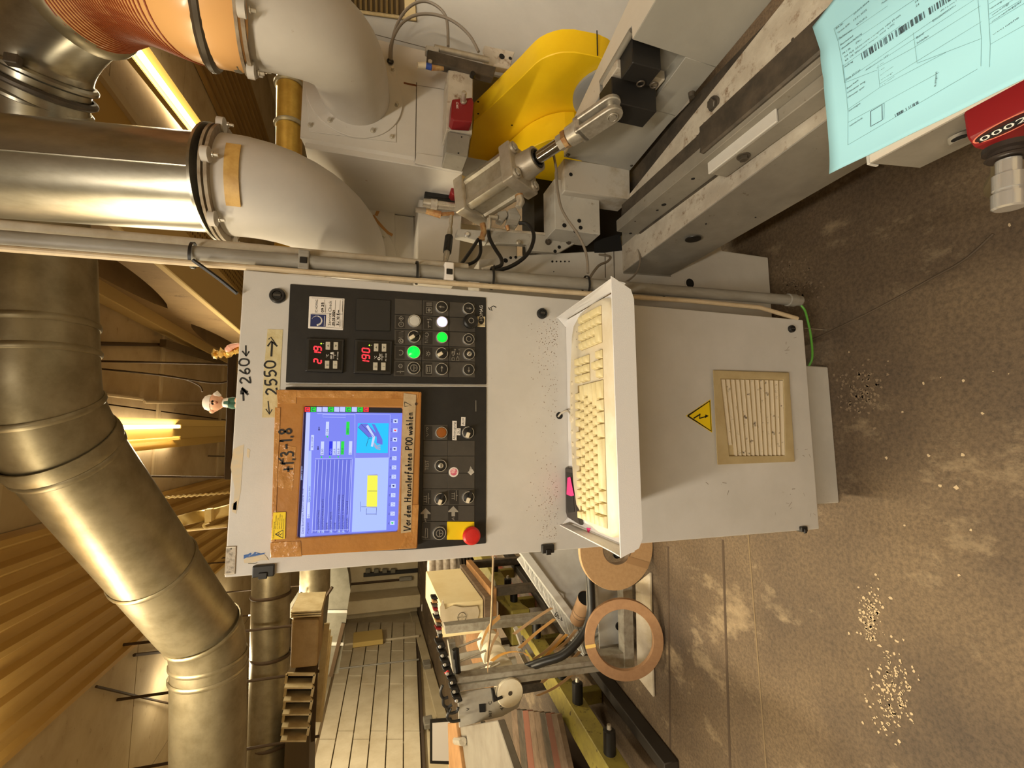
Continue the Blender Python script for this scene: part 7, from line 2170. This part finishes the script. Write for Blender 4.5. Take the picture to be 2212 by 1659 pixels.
MB().box(-1.83, -1.08, 3.4, 4.25, bzb-.10, bzb-.051).build('shelf', CARDB, tr_, bevel=.003)
# wrapped bundles further back
for k in range(5):
    x = 926 + 15.5*k
    t = thing('wrapped_bundle', 'white foil wrapped bundle standing in a row right of the cream stack', 'bundle', P(x+7, 1240, Y=6.2), 'foil wrapped bundles')
    t['label'] = ('topmost', 'second', 'third', 'fourth', 'lowest')[k] + ' white foil wrapped bundle in the pile beside the cabinet edge'
    MB().tube([P(x+6, 1205, Y=6.2), P(x+6, 1222, Y=6.2), P(x+6, 1240, Y=6.2), P(x+7, 1258, Y=6.2)], [.05, .056, .054, .046], 14).build('bundle_body', mat('wrinkled_white_foil', (208, 198, 184), .35, c2=(172, 158, 140), scale=22, bump=.5, bscale=30), t)
    MB().torus(P(x+6, 1240, Y=6.2), (1, 0, 0), .054, .004, 16, 6).build('bundle_strap', CARDB, t)
t = thing('printed_roll', 'white wrapped roll with dashed print above the cream stack', 'roll', P(975, 1255, Y=5.2))
MB().tube([P(950, 1262, Y=5.2), P(975, 1254, Y=5.2), P(994, 1247, Y=5.2)], .075, 18).build('roll_body', PAPERW, t)
b = MB()
for k in range(4):
    for j in range(2):
        b.ribbon([P(955+11*k+2*j, 1252+8*j-2*k, Y=5.12), P(960+11*k+2*j, 1255+8*j-2*k, Y=5.12)], .014, N)
b.build('dash_print', INK, t)
c = P(975, 1254, Y=5.2)
MB().box(c.x-.07, c.x+.07, 5.1, 5.35, 0, c.z-.074).build('carton', STEELD, t, bevel=.004)
MB().cyl(P(994, 1247, Y=5.2), P(1000, 1245, Y=5.2), .06, seg=16).build('roll_core', CARDB, t)
for k in range(4):
    t = tag(MB().prism([P(990+7*k, 1190, Y=6.0+.05*k), P(995+7*k, 1190, Y=6.0+.05*k), P(1002+7*k, 1262, Y=6.0+.05*k), P(996+7*k, 1262, Y=6.0+.05*k)], (0, .5, 0)).build('dark_slab', STEELD, bevel=.003), ('first', 'second', 'third', 'fourth')[k] + ' dark panel in the row beside the foil wrapped bundles', 'panel', 'dark panels')

# yellow roller track low on the floor
zt_ = .30
rt_ = thing('roller_track', 'worn yellow roller track running into the depth left of the magazine', 'conveyor', P(1150, 1430, Z=0))
ya0, ya1 = P(1016, 1195, Z=zt_), P(1300, 1706, Z=zt_)
yb0, yb1 = P(1034, 1195, Z=zt_), P(1342, 1706, Z=zt_)
dn = V((0, 0, -.10))
MB().hexa(ya1+dn, yb1+dn, yb0+dn, ya0+dn, ya1, yb1, yb0, ya0).build('side_beam', GREENY, rt_, bevel=.004)
MB().hexa(yb1+V((.002, 0, -.295)), yb1+V((.06, 0, -.295)), yb0+V((.06, 0, -.295)), yb0+V((.002, 0, -.295)), yb1+V((.002, 0, -.22)), yb1+V((.06, 0, -.22)), yb0+V((.06, 0, -.22)), yb0+V((.002, 0, -.22))).build('lower_rail', mat('dark_track_rail', (44, 38, 30), .7), rt_, bevel=.004)  # dark bar stands in for the shadow band under the track
for f in (.02, .16, .31, .37, .56, .72, .80, .93):
    c = yb0.lerp(yb1, f) + V((0, 0, -.05))
    o = MB().lathe(c, (1, 0, 0), [(-.01, .03), (.10, .03), (.105, .022)], 14).build('roller_axle', BLACKR, rt_)
    MB().lathe(c + V((.105, 0, 0)), (1, 0, 0), [(0, .012), (.02, .010)], 10).build('axle_end', STEEL, o)
c = ya0.lerp(ya1, .62)
MB().hexa(c+V((-.05, .22, -.12)), c+V((.2, .22, -.12)), c+V((.16, .6, -.12)), c+V((-.02, .6, -.12)), c+V((-.05, .22, .03)), c+V((.2, .22, .03)), c+V((.16, .6, .03)), c+V((-.02, .6, .03))).build('bearing_box', GREENY, rt_, bevel=.01)
for k in range(4):
    c = ya0.lerp(ya1, .2+.2*k)
    MB().box(c.x-.03, c.x+.05, c.y-.03, c.y+.03, 0, zt_-.09).build('leg', GREENY, rt_, bevel=.004)
# stacked boards and planks
for k in range(8):
    y0 = 1532 + 1.5*k
    xa = 1104 + 12.3*k
    a, c = P(xa, y0, Z=.36), P(xa+11.2, y0, Z=.36)
    d, e = P(xa+12+3*k, 1720, Z=.36), P(xa+26+3.4*k, 1720, Z=.36)
    dn = V((0, 0, -.03 - .004*(k % 3)))
    o = MB().hexa(d+dn, e+dn, c+dn, a+dn, d, e, c, a).build('plank', (WOODB, STEELD, mat('red_brown_board', (120, 74, 56), .7), WOODB)[k % 4], bevel=.003)
    tag(o, ('first', 'second', 'third', 'fourth', 'fifth', 'sixth', 'seventh', 'eighth')[k] + ' narrow board from the side table, lying beside the yellow roller track', 'board', 'narrow boards beside the roller track')
tag(MB().box(P(1150, 1720, Z=.3).x, P(1150, 1560, Z=.3).x, 1.9, 3.1, 0, .315).build('board_pallet', mat('dark_pallet', (70, 56, 42), .8), bevel=.005), 'dark low pallet under the narrow boards at the left edge', 'pallet')
# side table at the left end of the magazine
zq = .90
q = [P(986, 1572, Z=zq), P(1074, 1556, Z=zq), P(1135, 1740, Z=zq), P(1010, 1760, Z=zq)]
MB().prism(q, (0, 0, -.03)).build('side_table', mat('grey_worn_bench_top', (122, 116, 104), .55, c2=(108, 100, 88), scale=7), mg, bevel=.003)
MB().prism([P(967, 1562, Z=zq+.02), P(984, 1560, Z=zq+.02), P(1008, 1740, Z=zq+.02), P(972, 1740, Z=zq+.02)], (0, 0, -.06)).build('wood_edge', mat('warm_wood_edge', (156, 116, 72), .6, c2=(136, 98, 58), scale=12), mg, bevel=.003)
MB().tube([P(985, 1600, Z=zq+.01), P(1000, 1602, Z=zq+.02)], .018, 10).build('table_stop', STEEL, mg)
fr_ = thing('notice_board', 'black framed white notice standing behind the magazine side table', 'frame', P(952, 1600, Y=4.2))
pbox([(929, 1556), (976, 1552), (978, 1652), (929, 1650)], .02, 'notice_border', BLACKP, fr_, 4.2, bevel=.002)
pbox([(934, 1562), (972, 1559), (974, 1644), (934, 1643)], .002, 'notice_sheet', PAPERW, fr_, 4.196, bevel=0)
# red painted floor line beyond
for k, (a, c) in enumerate((((1062, 1196), (1150, 1345)), ((1098, 1196), (1160, 1300)))):
    struct(MB().ribbon([P(*a, Z=.0015), P(*c, Z=.0015)], .10, (0, 0, 1)), 'floor_line', mat('worn_red_line', (128, 60, 44), .8, c2=(110, 84, 62), scale=12), floor)
